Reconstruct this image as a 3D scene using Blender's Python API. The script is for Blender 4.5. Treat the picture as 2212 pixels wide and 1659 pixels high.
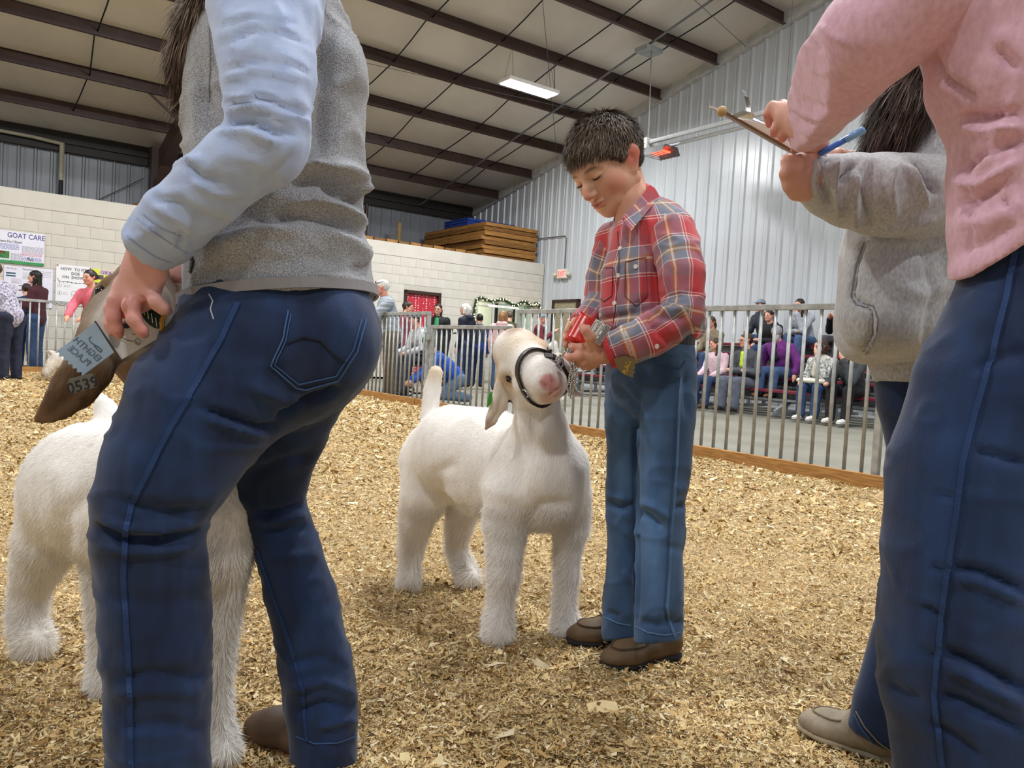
import bpy, bmesh, math, random
import numpy as np
from mathutils import Matrix, Vector
from mathutils.bvhtree import BVHTree
random.seed(7); RNG = np.random.default_rng(11)
for o in list(bpy.data.objects): bpy.data.objects.remove(o)
SC = bpy.context.scene; COL = SC.collection
# ---------------------------------------------------------------- camera
EYE = .72; FPX = 1661.0; PITCH = -2.33; ROLL = 3.2
CM = Matrix.Translation((0, 0, EYE)) @ Matrix.Rotation(math.radians(90+PITCH), 4, 'X') @ Matrix.Rotation(math.radians(ROLL), 4, 'Z')
cd = bpy.data.cameras.new('camera'); cam = bpy.data.objects.new('camera', cd); COL.objects.link(cam)
cam.matrix_world = CM; cd.sensor_width = 36; cd.lens = FPX/2212*36; cd.clip_start = .05; cd.clip_end = 200
SC.camera = cam
# ---------------------------------------------------------------- world, exposure, hall lights
w = bpy.data.worlds.new('world'); SC.world = w; w.use_nodes = True
w.node_tree.nodes['Background'].inputs[0].default_value = (.93, .96, 1, 1)
w.node_tree.nodes['Background'].inputs[1].default_value = .30
SC.view_settings.view_transform = 'Standard'; SC.view_settings.look = 'None'
SC.view_settings.gamma = 1; SC.view_settings.use_curve_mapping = False
SC.view_settings.exposure = 0.0
YAW = math.radians(35.9)        # building axes: u = across (right), v = along (away to the left)
cB, sB = math.cos(YAW), math.sin(YAW)
def W(u, v, z=0): return Vector((cB*u-sB*v, sB*u+cB*v, z))
LAMPS = [(8.85, 12.2), (8.0, 4.2), (8.85, -3.8), (2.8, 10.6), (3.4, 2.6), (2.5, -6.0), (-4.5, 12.6), (-4.5, 5.0), (-4.0, -3.0)]
def roof_z(v): return 5.0+(19.5-v)*.225
for (u, v) in LAMPS:
    l = bpy.data.lights.new('high_bay_light', 'AREA'); l.shape = 'RECTANGLE'; l.size = 1.1; l.size_y = .4
    l.energy = 360; l.color = (.98, .99, 1)
    o = bpy.data.objects.new('high_bay_light', l); COL.objects.link(o)
    o.location = W(u, v, roof_z(v)-.84); o.rotation_euler = (0, 0, YAW)
# ---------------------------------------------------------------- helpers
RC = np.array(CM.to_3x3()); CO = np.array([0, 0, EYE])
def P(px, py, Z):
    d = RC @ np.array([(px-1106)/FPX*Z, -(py-829.5)/FPX*Z, -Z]); return CO+d
def G(px, py, z=0.0):
    d = RC @ np.array([(px-1106)/FPX, -(py-829.5)/FPX, -1.0]); return CO+d*((z-EYE)/d[2])
def proj(p):
    q = (np.asarray(p)-CO) @ RC; Z = -q[..., 2]
    return q[..., 0]/Z*FPX+1106, -q[..., 1]/Z*FPX+829.5, Z
def lin(h):
    if isinstance(h, str):
        h = h.lstrip('#'); c = [int(h[i:i+2], 16)/255 for i in (0, 2, 4)]
    else: c = list(h)[:3]
    return tuple(x/12.92 if x <= .04045 else ((x+.055)/1.055)**2.4 for x in c)
def tag(o, label=None, cat=None, group=None, kind=None):
    if label: o['label'] = label
    if cat: o['category'] = cat
    if group: o['group'] = group
    if kind: o['kind'] = kind
    return o
def thing(name, loc, label=None, cat=None, group=None, kind=None, rz=0):
    o = bpy.data.objects.new(name, None); COL.objects.link(o); o.location = loc; o.rotation_euler = (0, 0, rz)
    o.empty_display_size = .05
    return tag(o, label, cat, group, kind)
def worldmat(o):
    m = o.matrix_basis.copy()
    while o.parent: o = o.parent; m = o.matrix_basis @ m
    return m
def raw_mesh(name, V, Fq, smooth=True):
    V = np.asarray(V, np.float32).reshape(-1, 3); me = bpy.data.meshes.new(name)
    if isinstance(Fq, np.ndarray):
        n, k = Fq.shape
        me.vertices.add(len(V)); me.vertices.foreach_set('co', V.ravel())
        me.loops.add(n*k); me.loops.foreach_set('vertex_index', Fq.astype(np.int32).ravel())
        me.polygons.add(n); me.polygons.foreach_set('loop_start', np.arange(0, n*k, k, dtype=np.int32))
        try: me.polygons.foreach_set('loop_total', np.full(n, k, np.int32))
        except Exception: pass
        me.update(calc_edges=True); me.validate()
    else:
        me.from_pydata([tuple(map(float, v)) for v in V], [], [list(f) for f in Fq])
    if smooth: me.polygons.foreach_set('use_smooth', [True]*len(me.polygons))
    me.update(); return me
def add_obj(name, me, mat, parent=None, loc=(0, 0, 0), rz=0):
    o = bpy.data.objects.new(name, me); COL.objects.link(o); o.parent = parent
    o.location = loc; o.rotation_euler = (0, 0, rz)
    if mat is not None and not me.materials:
        for m in (mat if isinstance(mat, (list, tuple)) else [mat]): me.materials.append(m)
    return o
def mesh_obj(name, V, Fq, mat, parent=None, smooth=False, col=None, puv=None, org=None):
    """V are world coordinates; the object is stored relative to its parent or its own base"""
    V = np.asarray(V, float).reshape(-1, 3)
    if parent is not None:
        Mi = np.array(worldmat(parent).inverted()); L = V @ Mi[:3, :3].T + Mi[:3, 3]; loc = (0, 0, 0)
        c = (L.min(0)+L.max(0))/2; L = L-c; loc = tuple(c)
    else:
        lo, hi = V.min(0), V.max(0); c = np.array([(lo[0]+hi[0])/2, (lo[1]+hi[1])/2, lo[2]]) if org is None else np.array(org)
        L = V-c; loc = tuple(c)
    me = raw_mesh(name, L, Fq, smooth)
    if col is not None:
        a = me.color_attributes.new('Col', 'FLOAT_COLOR', 'POINT')
        cc = np.ones((len(V), 4), np.float32); cc[:, :3] = col; a.data.foreach_set('color', cc.ravel())
    if puv is not None:
        a = me.attributes.new('puv', 'FLOAT_VECTOR', 'POINT'); a.data.foreach_set('vector', np.asarray(puv, np.float32).ravel())
    return add_obj(name, me, mat, parent, loc)
class MB:
    """collects simple solids in world coordinates"""
    def __init__(s): s.v = []; s.f = []
    def add(s, V, Fs):
        b = len(s.v); s.v += [tuple(map(float, x)) for x in V]; s.f += [[i+b for i in f] for f in Fs]; return s
    def box(s, c, size, R=None, bev=0):
        hx, hy, hz = [x/2 for x in size]; c = np.array(c, float)
        R = np.eye(3) if R is None else np.asarray(R)
        if bev <= 0:
            V = [c+R@np.array([x*hx, y*hy, z*hz]) for z in (-1, 1) for y in (-1, 1) for x in (-1, 1)]
            return s.add(V, [(0, 2, 3, 1), (4, 5, 7, 6), (0, 1, 5, 4), (2, 6, 7, 3), (0, 4, 6, 2), (1, 3, 7, 5)])
        bm = bmesh.new(); bmesh.ops.create_cube(bm, size=1)
        for v in bm.verts: v.co = Vector((v.co.x*2*hx, v.co.y*2*hy, v.co.z*2*hz))
        bmesh.ops.bevel(bm, geom=bm.edges[:], offset=bev, segments=1, affect='EDGES', profile=.5)
        bm.verts.index_update()
        s.add([c+R@np.array(v.co) for v in bm.verts], [[v.index for v in f.verts] for f in bm.faces]); bm.free(); return s
    def ubox(s, u0, u1, v0, v1, z0, z1, bev=0):
        c = W((u0+u1)/2, (v0+v1)/2, (z0+z1)/2)
        return s.box(c, (abs(u1-u0), abs(v1-v0), abs(z1-z0)), np.array([[cB, -sB, 0], [sB, cB, 0], [0, 0, 1]]), bev)
    def beam(s, a, b, w, h, up=(0, 0, 1)):
        a = np.array(a, float); b = np.array(b, float); d = b-a; L = np.linalg.norm(d); d /= L
        x = np.cross(d, up); n = np.linalg.norm(x)
        x = np.array([1., 0, 0]) if n < 1e-6 else x/n
        z = np.cross(x, d)
        return s.box((a+b)/2, (w, L, h), np.array([x, d, z]).T)
    def tube(s, pts, r, n=8, closed=False, caps=True):
        pts = [np.array(p, float) for p in pts]; m = len(pts); rr = r if isinstance(r, (list, tuple, np.ndarray)) else [r]*m
        ref = None; V = []
        for i, p in enumerate(pts):
            if closed: t = pts[(i+1) % m]-pts[i-1]
            else: t = pts[min(i+1, m-1)]-pts[max(i-1, 0)]
            t = t/(np.linalg.norm(t)+1e-12)
            if ref is None:
                ref = np.array([0, 0, 1.]) if abs(t[2]) < .9 else np.array([1., 0, 0])
            x = np.cross(t, ref); x /= np.linalg.norm(x)+1e-12; y = np.cross(x, t); ref = y
            for k in range(n):
                a = 2*math.pi*k/n; V.append(p+rr[i]*(math.cos(a)*x+math.sin(a)*y))
        Fs = []
        for i in range(m if closed else m-1):
            j = (i+1) % m
            for k in range(n): Fs.append((i*n+k, j*n+k, j*n+(k+1) % n, i*n+(k+1) % n))
        if not closed and caps: Fs += [tuple(range(n)), tuple(range((m-1)*n, m*n))[::-1]]
        return s.add(V, Fs)
    def strip(s, pts, wid, nrm, thick=.002):
        """flat band along pts; wid = width, nrm = surface normals"""
        pts = [np.array(p, float) for p in pts]; m = len(pts); V = []
        for i, p in enumerate(pts):
            t = pts[min(i+1, m-1)]-pts[max(i-1, 0)]; t /= np.linalg.norm(t)+1e-12
            n_ = np.array(nrm[i] if len(np.shape(nrm)) > 1 else nrm, float); x = np.cross(t, n_); x /= np.linalg.norm(x)+1e-12
            wd = wid[i] if isinstance(wid, (list, tuple)) else wid
            for sx, sz in ((-1, 0), (1, 0), (1, 1), (-1, 1)): V.append(p+x*sx*wd/2+n_*sz*thick)
        Fs = [(0, 1, 2, 3), tuple((m-1)*4+k for k in (3, 2, 1, 0))]
        for i in range(m-1):
            for k in range(4): Fs.append((i*4+k, (i+1)*4+k, (i+1)*4+(k+1) % 4, i*4+(k+1) % 4))
        return s.add(V, Fs)
    def ball(s, c, r, seg=8, rings=6, sc=(1, 1, 1), R=None):
        c = np.array(c, float); R = np.eye(3) if R is None else R; V = []; Fs = []
        for i in range(rings+1):
            th = math.pi*i/rings
            for k in range(seg):
                a = 2*math.pi*k/seg; V.append(c+R@(r*np.array([math.sin(th)*math.cos(a)*sc[0], math.sin(th)*math.sin(a)*sc[1], math.cos(th)*sc[2]])))
        for i in range(rings):
            for k in range(seg): Fs.append((i*seg+k, (i+1)*seg+k, (i+1)*seg+(k+1) % seg, i*seg+(k+1) % seg))
        return s.add(V, Fs)
    def prism(s, poly, off):
        poly = [np.array(p, float) for p in poly]; off = np.array(off, float); n = len(poly)
        Fs = [tuple(range(n))[::-1], tuple(range(n, 2*n))]+[(i, (i+1) % n, n+(i+1) % n, n+i) for i in range(n)]
        return s.add(poly+[p+off for p in poly], Fs)
    def build(s, name, mat, parent=None, smooth=False, org=None):
        o = mesh_obj(name, s.v, s.f, mat, parent, smooth, org=org)
        if smooth == 'auto':
            pass
        return o
# ---------------------------------------------------------------- materials
MATS = {}
def mat(name, col, rough=.6, var=.12, ns=6., bump=0., bs=80., metal=0., col2=None, attr=False, stretch=None, spec=.4, emit=0, trans=0, sheen=0, bdist=.004):
    if name in MATS: return MATS[name]
    m = bpy.data.materials.new(name); m.use_nodes = True; nt = m.node_tree; N = nt.nodes; L = nt.links
    b = N['Principled BSDF']; b.inputs['Roughness'].default_value = rough; b.inputs['Metallic'].default_value = metal
    b.inputs['Specular IOR Level'].default_value = spec
    if sheen: b.inputs['Sheen Weight'].default_value = sheen
    if trans: b.inputs['Transmission Weight'].default_value = trans
    c = lin(col); c2 = lin(col2) if col2 else tuple(x*(1-2.2*var) for x in c)
    tc = N.new('ShaderNodeTexCoord'); mp = N.new('ShaderNodeMapping'); L.new(tc.outputs['Object'], mp.inputs[0])
    if stretch: mp.inputs['Scale'].default_value = stretch
    nz = N.new('ShaderNodeTexNoise'); nz.inputs['Scale'].default_value = ns; nz.inputs['Detail'].default_value = 5
    L.new(mp.outputs[0], nz.inputs['Vector'])
    mx = N.new('ShaderNodeMix'); mx.data_type = 'RGBA'; mx.inputs[6].default_value = (*c, 1); mx.inputs[7].default_value = (*c2, 1)
    rp = N.new('ShaderNodeMapRange'); rp.inputs[1].default_value = .35; rp.inputs[2].default_value = .7
    L.new(nz.outputs[0], rp.inputs[0]); L.new(rp.outputs[0], mx.inputs[0]); out = mx.outputs[2]
    if attr:
        at = N.new('ShaderNodeAttribute'); at.attribute_name = 'Col'
        mm = N.new('ShaderNodeMix'); mm.data_type = 'RGBA'; mm.blend_type = 'MULTIPLY'; mm.inputs[0].default_value = 1
        L.new(out, mm.inputs[6]); L.new(at.outputs['Color'], mm.inputs[7]); out = mm.outputs[2]
    L.new(out, b.inputs['Base Color'])
    if emit:
        b.inputs['Emission Strength'].default_value = emit; b.inputs['Emission Color'].default_value = (*c, 1)
    if bump:
        n2 = N.new('ShaderNodeTexNoise'); n2.inputs['Scale'].default_value = bs; n2.inputs['Detail'].default_value = 3
        L.new(mp.outputs[0], n2.inputs['Vector'])
        bp = N.new('ShaderNodeBump'); bp.inputs['Strength'].default_value = bump; bp.inputs['Distance'].default_value = bdist
        L.new(n2.outputs[0], bp.inputs['Height']); L.new(bp.outputs[0], b.inputs['Normal'])
    m.diffuse_color = (*c, 1); MATS[name] = m; return m
def text_mesh(txt, size, ax, ay, org, mat_, parent, name='lettering', thick=.0008, align='CENTER', shear=0, sx=1.0, bold=0.0):
    cu = bpy.data.curves.new(name, 'FONT'); cu.body = txt; cu.size = size; cu.align_x = align; cu.extrude = thick; cu.shear = shear; cu.offset = bold
    cu.resolution_u = 2
    ob = bpy.data.objects.new(name, cu); COL.objects.link(ob); dg = bpy.context.evaluated_depsgraph_get()
    me = ob.evaluated_get(dg).to_mesh(); V = np.array([v.co[:] for v in me.vertices]); Fs = [list(p.vertices) for p in me.polygons]
    ob.evaluated_get(dg).to_mesh_clear(); bpy.data.objects.remove(ob); bpy.data.curves.remove(cu)
    ax = np.array(ax, float); ax /= np.linalg.norm(ax); ay = np.array(ay, float); ay /= np.linalg.norm(ay); n = np.cross(ax, ay)
    return mesh_obj(name, np.array(org)+V[:, :1]*ax*sx+V[:, 1:2]*ay+V[:, 2:]*n, Fs, mat_, parent)
# value noise
def vnoise(p, scale=1., seed=0):
    p = np.asarray(p)*scale+seed*17.37; i = np.floor(p).astype(np.int64); f = p-i; f = f*f*(3-2*f)
    def h(a, b, c):
        n = (a*73856093) ^ (b*19349663) ^ (c*83492791); n = (n ^ (n >> 13))*1274126177; n = n ^ (n >> 16)
        return (n & 0xffff)/65535.0
    r = 0
    for dx in (0, 1):
        for dy in (0, 1):
            for dz in (0, 1):
                wgt = (f[..., 0] if dx else 1-f[..., 0])*(f[..., 1] if dy else 1-f[..., 1])*(f[..., 2] if dz else 1-f[..., 2])
                r = r+wgt*h(i[..., 0]+dx, i[..., 1]+dy, i[..., 2]+dz)
    return r*2-1
# ================================================================ THE HALL
M_steel = mat('purlin_paint', '#4a362f', .45, .15, 3)
M_insul = mat('insulation_facing', '#d6d0c5', .55, .06, 1.2, bump=.35, bs=5, bdist=.03, stretch=(1, .6, 1))
M_white = mat('white_wall_sheet', '#c2c7cb', .3, .05, 2, stretch=(1, 1, .15), spec=.5)
M_galv = mat('grey_wall_sheet', '#8e9299', .35, .12, 2, stretch=(1, 1, .15), spec=.5)
M_cmu = mat('painted_block', '#cfcabf', .6, .04, 3, bump=.15, bs=60)
M_cmu2 = mat('painted_mortar', '#c3beb3', .7, .04, 3)
M_conc = mat('concrete_floor', '#8f8d80', .55, .12, 1.5, bump=.05, bs=30)
M_alu = mat('galvanised_tube', '#b4b6b5', .42, .18, 14, metal=.35, col2='#8d908f')
M_board = mat('curb_board', '#b98a50', .6, .2, 4, bump=.1, bs=40, stretch=(2, 2, 22), col2='#8d612f')
M_lum = mat('stack_lumber', '#a9793f', .6, .25, 3, stretch=(1, 1, 8), col2='#76501f')
M_lum2 = mat('stack_lumber_dark', '#8a5f2c', .6, .25, 3, stretch=(1, 1, 8), col2='#5b3b17')
M_blue = mat('blue_board_paint', '#27459b', .5, .2, 4, col2='#1a2f72')
M_dark = mat('dark_frame', '#3a2620', .5, .1)
M_black = mat('black_plastic', '#141416', .45, .1)
M_wire = mat('wire_grey', '#77787a', .4, .1, metal=.5)
M_whitep = mat('white_paint', '#eceae4', .45, .04)
UE, VB, VR = 12.45, 16.0, 19.75        # end wall, block room front, rear eave wall
# floor
fl = MB(); fl.ubox(-14, UE+.1, -9, VR+.2, -.25, -.045)
floor = fl.build('floor', M_conc); tag(floor, 'pale grey concrete hall floor', kind='structure')
# ceiling with billowing insulation
PV = [18.2-1.52*i for i in range(15)]
nu, nv = 60, 240; us = np.linspace(-14, UE+.05, nu); vs = np.linspace(VR, -5.0, nv)
UU, VV = np.meshgrid(us, vs, indexing='ij')
ph = ((VV-18.2)/1.52) % 1.0
sag = .05*np.sin(np.pi*ph)**.6+.012*np.sin(UU*8.6+2*np.sin(VV*3))*np.sin(np.pi*ph)
ZZ = 5.0+(19.5-VV)*.225-sag
Vx = np.stack([cB*UU-sB*VV, sB*UU+cB*VV, ZZ], -1).reshape(-1, 3)
ii = np.arange(nu*nv).reshape(nu, nv)
Fq = np.stack([ii[:-1, :-1], ii[1:, :-1], ii[1:, 1:], ii[:-1, 1:]], -1).reshape(-1, 4)
ceiling = mesh_obj('ceiling', Vx, Fq, M_insul, None, True); tag(ceiling, 'white insulated sloping ceiling', kind='structure')
for v in PV:
    b = MB(); zt = roof_z(v)-.03
    b.ubox(-14, UE-.12, v-.006, v+.006, zt-.22, zt); b.ubox(-14, UE-.12, v-.07, v+.006, zt-.226, zt-.214); b.ubox(-14, UE-.12, v-.006, v+.07, zt-.012, zt)
    b.build('purlin', M_steel, ceiling)
for u in (-5.8, -1.0, 1.85, 6.6, 8.05, 9.5, 11.0):
    for k in range(len(PV)-1):
        if PV[k] < 1: break
        b = MB(); j = .12*math.sin(u*3+k*2.1)
        a = np.array(W(u+j*.5, PV[k], roof_z(PV[k])-.17)); e = np.array(W(u-j*.5, PV[k+1], roof_z(PV[k+1])-.17))
        b.tube([a, (a+e)/2+np.array([0, 0, -.02]), e], .013, 6); b.build('sag_rod', M_black, ceiling)
for pa, pb in (((8.0, 8.9), (UE-.1, 9.9)), ((6.4, 9.0), (UE-.2, 15.5)), ((4.2, 14.0), (UE-.2, 13.2))):
    b = MB(); b.tube([W(*pa, roof_z(pa[1])-.24), W(*pb, roof_z(pb[1])-.24)], .006, 5); b.build('bracing_cable', M_wire, ceiling)
# eave strut and dark gutter under the ceiling edge
es = MB(); es.ubox(-14, UE-.05, VR-.22, VR-.02, 4.72, 4.95); es.ubox(-14, UE-.05, VR-.16, VR-.02, 4.55, 4.73)
es.build('eave_strut', mat('eave_dark', '#2b2724', .5), ceiling)
# main frame: column, tapered rafter, flange braces
fr = thing('steel_frame', W(3.6, 19.2), 'dark brown tapered steel column and rafter under the eave', 'steel frame', kind='structure')
b = MB(); b.ubox(3.45, 3.75, 19.0, 19.3, 0, 4.9); b.build('column', M_steel, fr)
b = MB()
pr = [W(3.59, 19.4, roof_z(19.4)-.26), W(3.59, 2.0, roof_z(2)-.26), W(3.59, 2.0, roof_z(2)-.7), W(3.59, 18.2, 4.35), W(3.59, 18.95, 3.75), W(3.59, 19.4, 3.75)]
b.prism([np.array(p) for p in pr], np.array(W(.02, 0)))
for s_ in (-.1, .1): pass
for (p, q) in ((pr[2], pr[3]), (pr[3], pr[4])): b.beam(np.array(p), np.array(q), .24, .02)
b.build('rafter', M_steel, fr)
for v in (16.7, 13.66):
    b = MB(); b.beam(np.array(W(2.9, v, roof_z(v)-.2)), np.array(W(3.6, v, roof_z(v)-.72)), .04, .04); b.build('flange_brace', M_steel, fr)
# metal sheet walls
def rib_panel(name, u0, u1, at_v, along, zf0, zf1, m, parent):
    prof = []; L = u1-u0
    n = 3; s = L/n
    for k in range(n):
        x = u0+k*s
        prof += [(x, 0), (x+.07, 0), (x+.09, .035), (x+.125, .035), (x+.145, 0), (x+.20, 0), (x+.207, .008), (x+.222, .008), (x+.229, 0)]
    prof.append((u1, 0)); V = []; Fs = []
    for i, (x, d) in enumerate(prof):
        if along == 'u': V += [W(x, at_v-d, zf0(x)), W(x, at_v-d, zf1(x))]
        else: V += [W(at_v-d, x, zf0(x)), W(at_v-d, x, zf1(x))]
        if i: Fs.append((2*i-2, 2*i, 2*i+1, 2*i-1))
    # thickness
    nb = len(V)
    for i, (x, d) in enumerate(prof):
        q = .02
        if along == 'u': V += [W(x, at_v+q, zf0(x)), W(x, at_v+q, zf1(x))]
        else: V += [W(at_v+q, x, zf0(x)), W(at_v+q, x, zf1(x))]
    Fs += [(0, 1, nb+1, nb), (nb-2, 2*nb-2, 2*nb-1, nb-1)]
    return mesh_obj(name, V, Fs, m, parent)
b = MB(); b.ubox(UE+.02, UE+.12, -5, VR+.1, 0, .4); wall_end = b.build('wall_right', M_white); tag(wall_end, 'tall white ribbed metal end wall', kind='structure')
v = VR
while v > -4.5:
    rib_panel('wall_panel', v-.914, v, UE, 'v', lambda x: 0, lambda x: roof_z(x)-.02, M_white, wall_end); v -= .914
b = MB(); b.ubox(-14, UE, VR+.02, VR+.12, 0, .4); wall_rear = b.build('wall_back', M_galv); tag(wall_rear, 'grey ribbed metal eave wall above the block room', kind='structure')
u = UE
while u > -6:
    rib_panel('wall_panel', u-.914, u, VR, 'u', lambda x: 0, lambda x: 4.9, M_galv, wall_rear); u -= .914
# rake trim along the top of the end wall
b = MB(); a = np.array(W(UE-.06, VR, roof_z(VR)-.14)); e = np.array(W(UE-.06, -4.5, roof_z(-4.5)-.14)); b.beam(a, e, .1, .26)
t_ = b.build('trim_1', mat('rake_trim', '#c3c5c4', .4)); tag(t_, 'pale grey rake trim along the sloping wall top', kind='structure')
# block room -----------------------------------------------------
holes = [(8.40, 9.30, -.1, 2.0), (10.38, 12.05, .95, 1.95)]
b = MB(); T = .19
b.ubox(-9, 8.40, VB+.003, VB+T, 0, 2.775); b.ubox(8.40, 9.30, VB+.003, VB+T, 2.0, 2.775); b.ubox(9.30, 10.38, VB+.003, VB+T, 0, 2.775)
b.ubox(10.38, 12.05, VB+.003, VB+T, 0, .95); b.ubox(10.38, 12.05, VB+.003, VB+T, 1.95, 2.775); b.ubox(12.05, UE-.04, VB+.003, VB+T, 0, 2.775)
wall_block = b.build('wall_left', M_cmu2); tag(wall_block, 'cream painted concrete block wall of the inner room', kind='structure')
b = MB(); b.ubox(-9, UE-.04, VB-.012, VB+.25, 2.775, 3.08, .012); b.build('bond_beam', M_cmu, wall_block)
b = MB(); b.ubox(-9, UE-.04, VB+.2, VR, 2.6, 2.75); b.build('room_roof', M_cmu2, wall_block)
cells = []
CH, CW = .2055, .4064; z = 2.775; row = 0
while z > 0.02:
    off = (row % 2)*CW/2; k = -2
    while True:
        u0 = k*CW+off-.31; u1 = u0+CW; k += 1
        if u0 > UE: break
        if u1 < -1: continue
        z1 = z; z0 = max(0, z-CH); a0, a1 = u0, min(u1, UE-.06); ok = True
        for (h0, h1, y0, y1) in holes:
            if z1 > y0+.02 and z0 < y1-.02 and a1 > h0 and a0 < h1:
                if a0 < h0-.06: a1 = h0-.05
                elif a1 > h1+.06: a0 = h1+.05
                else: ok = False
        if ok and a1-a0 > .05: cells.append((a0, a1, z0, z1))
    z -= CH; row += 1
def cellrank(c):
    x, y, Z = proj(np.array(W((c[0]+c[1])/2, VB, (c[2]+c[3])/2)))
    vis = (-20 < x < 285 or 815 < x < 1170) and y < (650 if x > 500 else 800)
    return (0 if vis else 1, Z)
cells.sort(key=cellrank)
def block_box(b, c): b.ubox(c[0]+.0012, c[1]-.0012, VB-.004, VB+.05, c[2]+.003, c[3]-.003, .003)
for c in cells[:300]:
    b = MB(); block_box(b, c); b.build('block', M_cmu, wall_block)
b = MB()
for c in cells[300:]: b.ubox(c[0]+.0012, c[1]-.0012, VB-.004, VB+.05, c[2]+.003, c[3]-.003)
tag(b.build('block_courses', M_cmu, wall_block), kind='stuff')
# inner room seen through the serving window
b = MB(); b.ubox(9.6, UE-.06, 18.3, 18.35, 0, 2.6); b.ubox(9.6, 9.65, VB+.2, 18.3, 0, 2.6); b.build('room_partition', mat('room_green', '#cfd6c4', .6, .03), wall_block)
wn = thing('window_1', W(11.2, VB, .95), 'wide serving window with open shutter and glass', kind='structure')
b = MB()
for (a0, a1, z0, z1) in ((10.33, 10.40, .9, 2.0), (12.03, 12.1, .9, 2.0), (10.33, 12.1, 1.94, 2.0), (10.33, 12.1, .9, .96)): b.ubox(a0, a1, VB-.03, VB+.2, z0, z1)
b.build('window_frame', mat('pale_frame', '#d5d8c8', .5), wn)
b = MB(); b.ubox(10.42, 11.35, VB-.45, VB-.42, 1.80, 1.83); b.ubox(10.42, 11.35, VB-.42, VB+.1, 1.83, 1.86); b.build('shutter', M_whitep, wn)
b = MB(); b.ubox(11.0, 11.06, VB+.06, VB+.12, .96, 1.94); b.ubox(11.55, 11.6, VB+.06, VB+.12, .96, 1.94); b.build('mullion', M_dark, wn)
gl = mat('window_glass', '#cfe0d4', .05, .02, trans=.8, spec=.5)
for (a0, a1) in ((11.06, 11.55), (11.6, 12.03)):
    b = MB(); b.ubox(a0, a1, VB+.085, VB+.092, .96, 1.94); b.build('pane', gl, wn)
b = MB(); b.ubox(10.55, 10.95, 18.2, 18.29, 0, 2.0); b.build('inner_door', mat('inner_door_dark', '#5a4636', .5), wall_block)
b = MB(); b.ubox(10.9, 11.5, 17.2, 17.6, 2.56, 2.6); b.build('room_light_panel', mat('room_panel', '#fff4dc', .5, 0, emit=2), wall_block)
rl = bpy.data.lights.new('room_lamp', 'AREA'); rl.size = .6; rl.energy = 60; rl.color = (1, .96, .85)
ro = bpy.data.objects.new('room_lamp', rl); COL.objects.link(ro); ro.location = W(11.2, 17.4, 2.55)
# garland with fairy lights
gt = thing('garland', W(11.2, VB-.06, 1.9), 'green tinsel garland with lit fairy bulbs over the serving window', 'garland')
gp = [(10.30, 1.38), (10.25, 1.55), (10.27, 1.75), (10.30, 1.95), (10.42, 2.03), (10.62, 1.99), (10.80, 1.96), (10.98, 2.02), (11.10, 2.05), (11.25, 2.0), (11.42, 1.93), (11.55, 1.93), (11.68, 2.02), (11.82, 2.05), (11.95, 1.99), (12.05, 1.96), (12.16, 2.04), (12.26, 2.0), (12.33, 1.86), (12.32, 1.76)]
cp = []
for i in range(len(gp)-1):
    for t in (0, .25, .5, .75): cp.append(np.array([gp[i][0]*(1-t)+gp[i+1][0]*t, gp[i][1]*(1-t)+gp[i+1][1]*t]))
b = MB(); b.tube([np.array(W(p[0], VB-.07, p[1])) for p in cp], .028, 6); b.build('stem', mat('garland_green', '#1d3a24', .8), gt)
b = MB()
for p in cp:
    for k in range(14):
        a = np.array(W(p[0]+random.uniform(-.02, .02), VB-.07, p[1])); d = RNG.normal(size=3); d /= np.linalg.norm(d)
        e = a+d*.075; x = np.cross(d, RNG.normal(size=3)); x = x/np.linalg.norm(x)*.008; b.add([a-x, a+x, e], [(0, 1, 2)])
tag(b.build('needles', mat('garland_green2', '#2a4a2c', .8), gt), kind='stuff')
M_bulb = mat('fairy_bulb', '#ffe2a0', .3, 0, emit=9)
for i in range(44):
    p = cp[int(i*len(cp)/44)]; b = MB(); b.ball(W(p[0]+random.uniform(-.03, .03), VB-.12-random.uniform(0, .03), p[1]+random.uniform(-.05, .04)), .013, 6, 4); b.build('bulb', M_bulb, gt)
# gift-wrapped door
def wrap_mat():
    m = bpy.data.materials.new('gift_wrap_red'); m.use_nodes = True; nt = m.node_tree; N = nt.nodes; L = nt.links; bs_ = N['Principled BSDF']
    tc = N.new('ShaderNodeTexCoord'); vo = N.new('ShaderNodeTexVoronoi'); vo.inputs['Scale'].default_value = 17; vo.inputs['Randomness'].default_value = .25
    L.new(tc.outputs['Object'], vo.inputs['Vector']); lt = N.new('ShaderNodeMath'); lt.operation = 'LESS_THAN'; lt.inputs[1].default_value = .26
    L.new(vo.outputs['Distance'], lt.inputs[0]); mx = N.new('ShaderNodeMix'); mx.data_type = 'RGBA'
    mx.inputs[6].default_value = (*lin('#b8303c'), 1); mx.inputs[7].default_value = (*lin('#f0d8d8'), 1); L.new(lt.outputs[0], mx.inputs[0]); L.new(mx.outputs[2], bs_.inputs['Base Color'])
    bs_.inputs['Roughness'].default_value = .35; return m
dr = thing('door_1', W(8.85, VB, 0), 'door covered in red dotted gift wrap in a dark frame', kind='structure')
b = MB()
for (a0, a1, z0, z1) in ((8.36, 8.43, 0, 2.04), (9.27, 9.34, 0, 2.04), (8.36, 9.34, 1.97, 2.04)): b.ubox(a0, a1, VB-.03, VB+.2, z0, z1)
b.build('door_frame', M_dark, dr)
b = MB(); b.ubox(8.43, 9.27, VB+.05, VB+.09, .01, 1.97); b.build('door_leaf', wrap_mat(), dr)
b = MB(); b.ball(W(9.2, VB+.02, 1.0), .03); b.build('door_knob', M_alu, dr)
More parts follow.
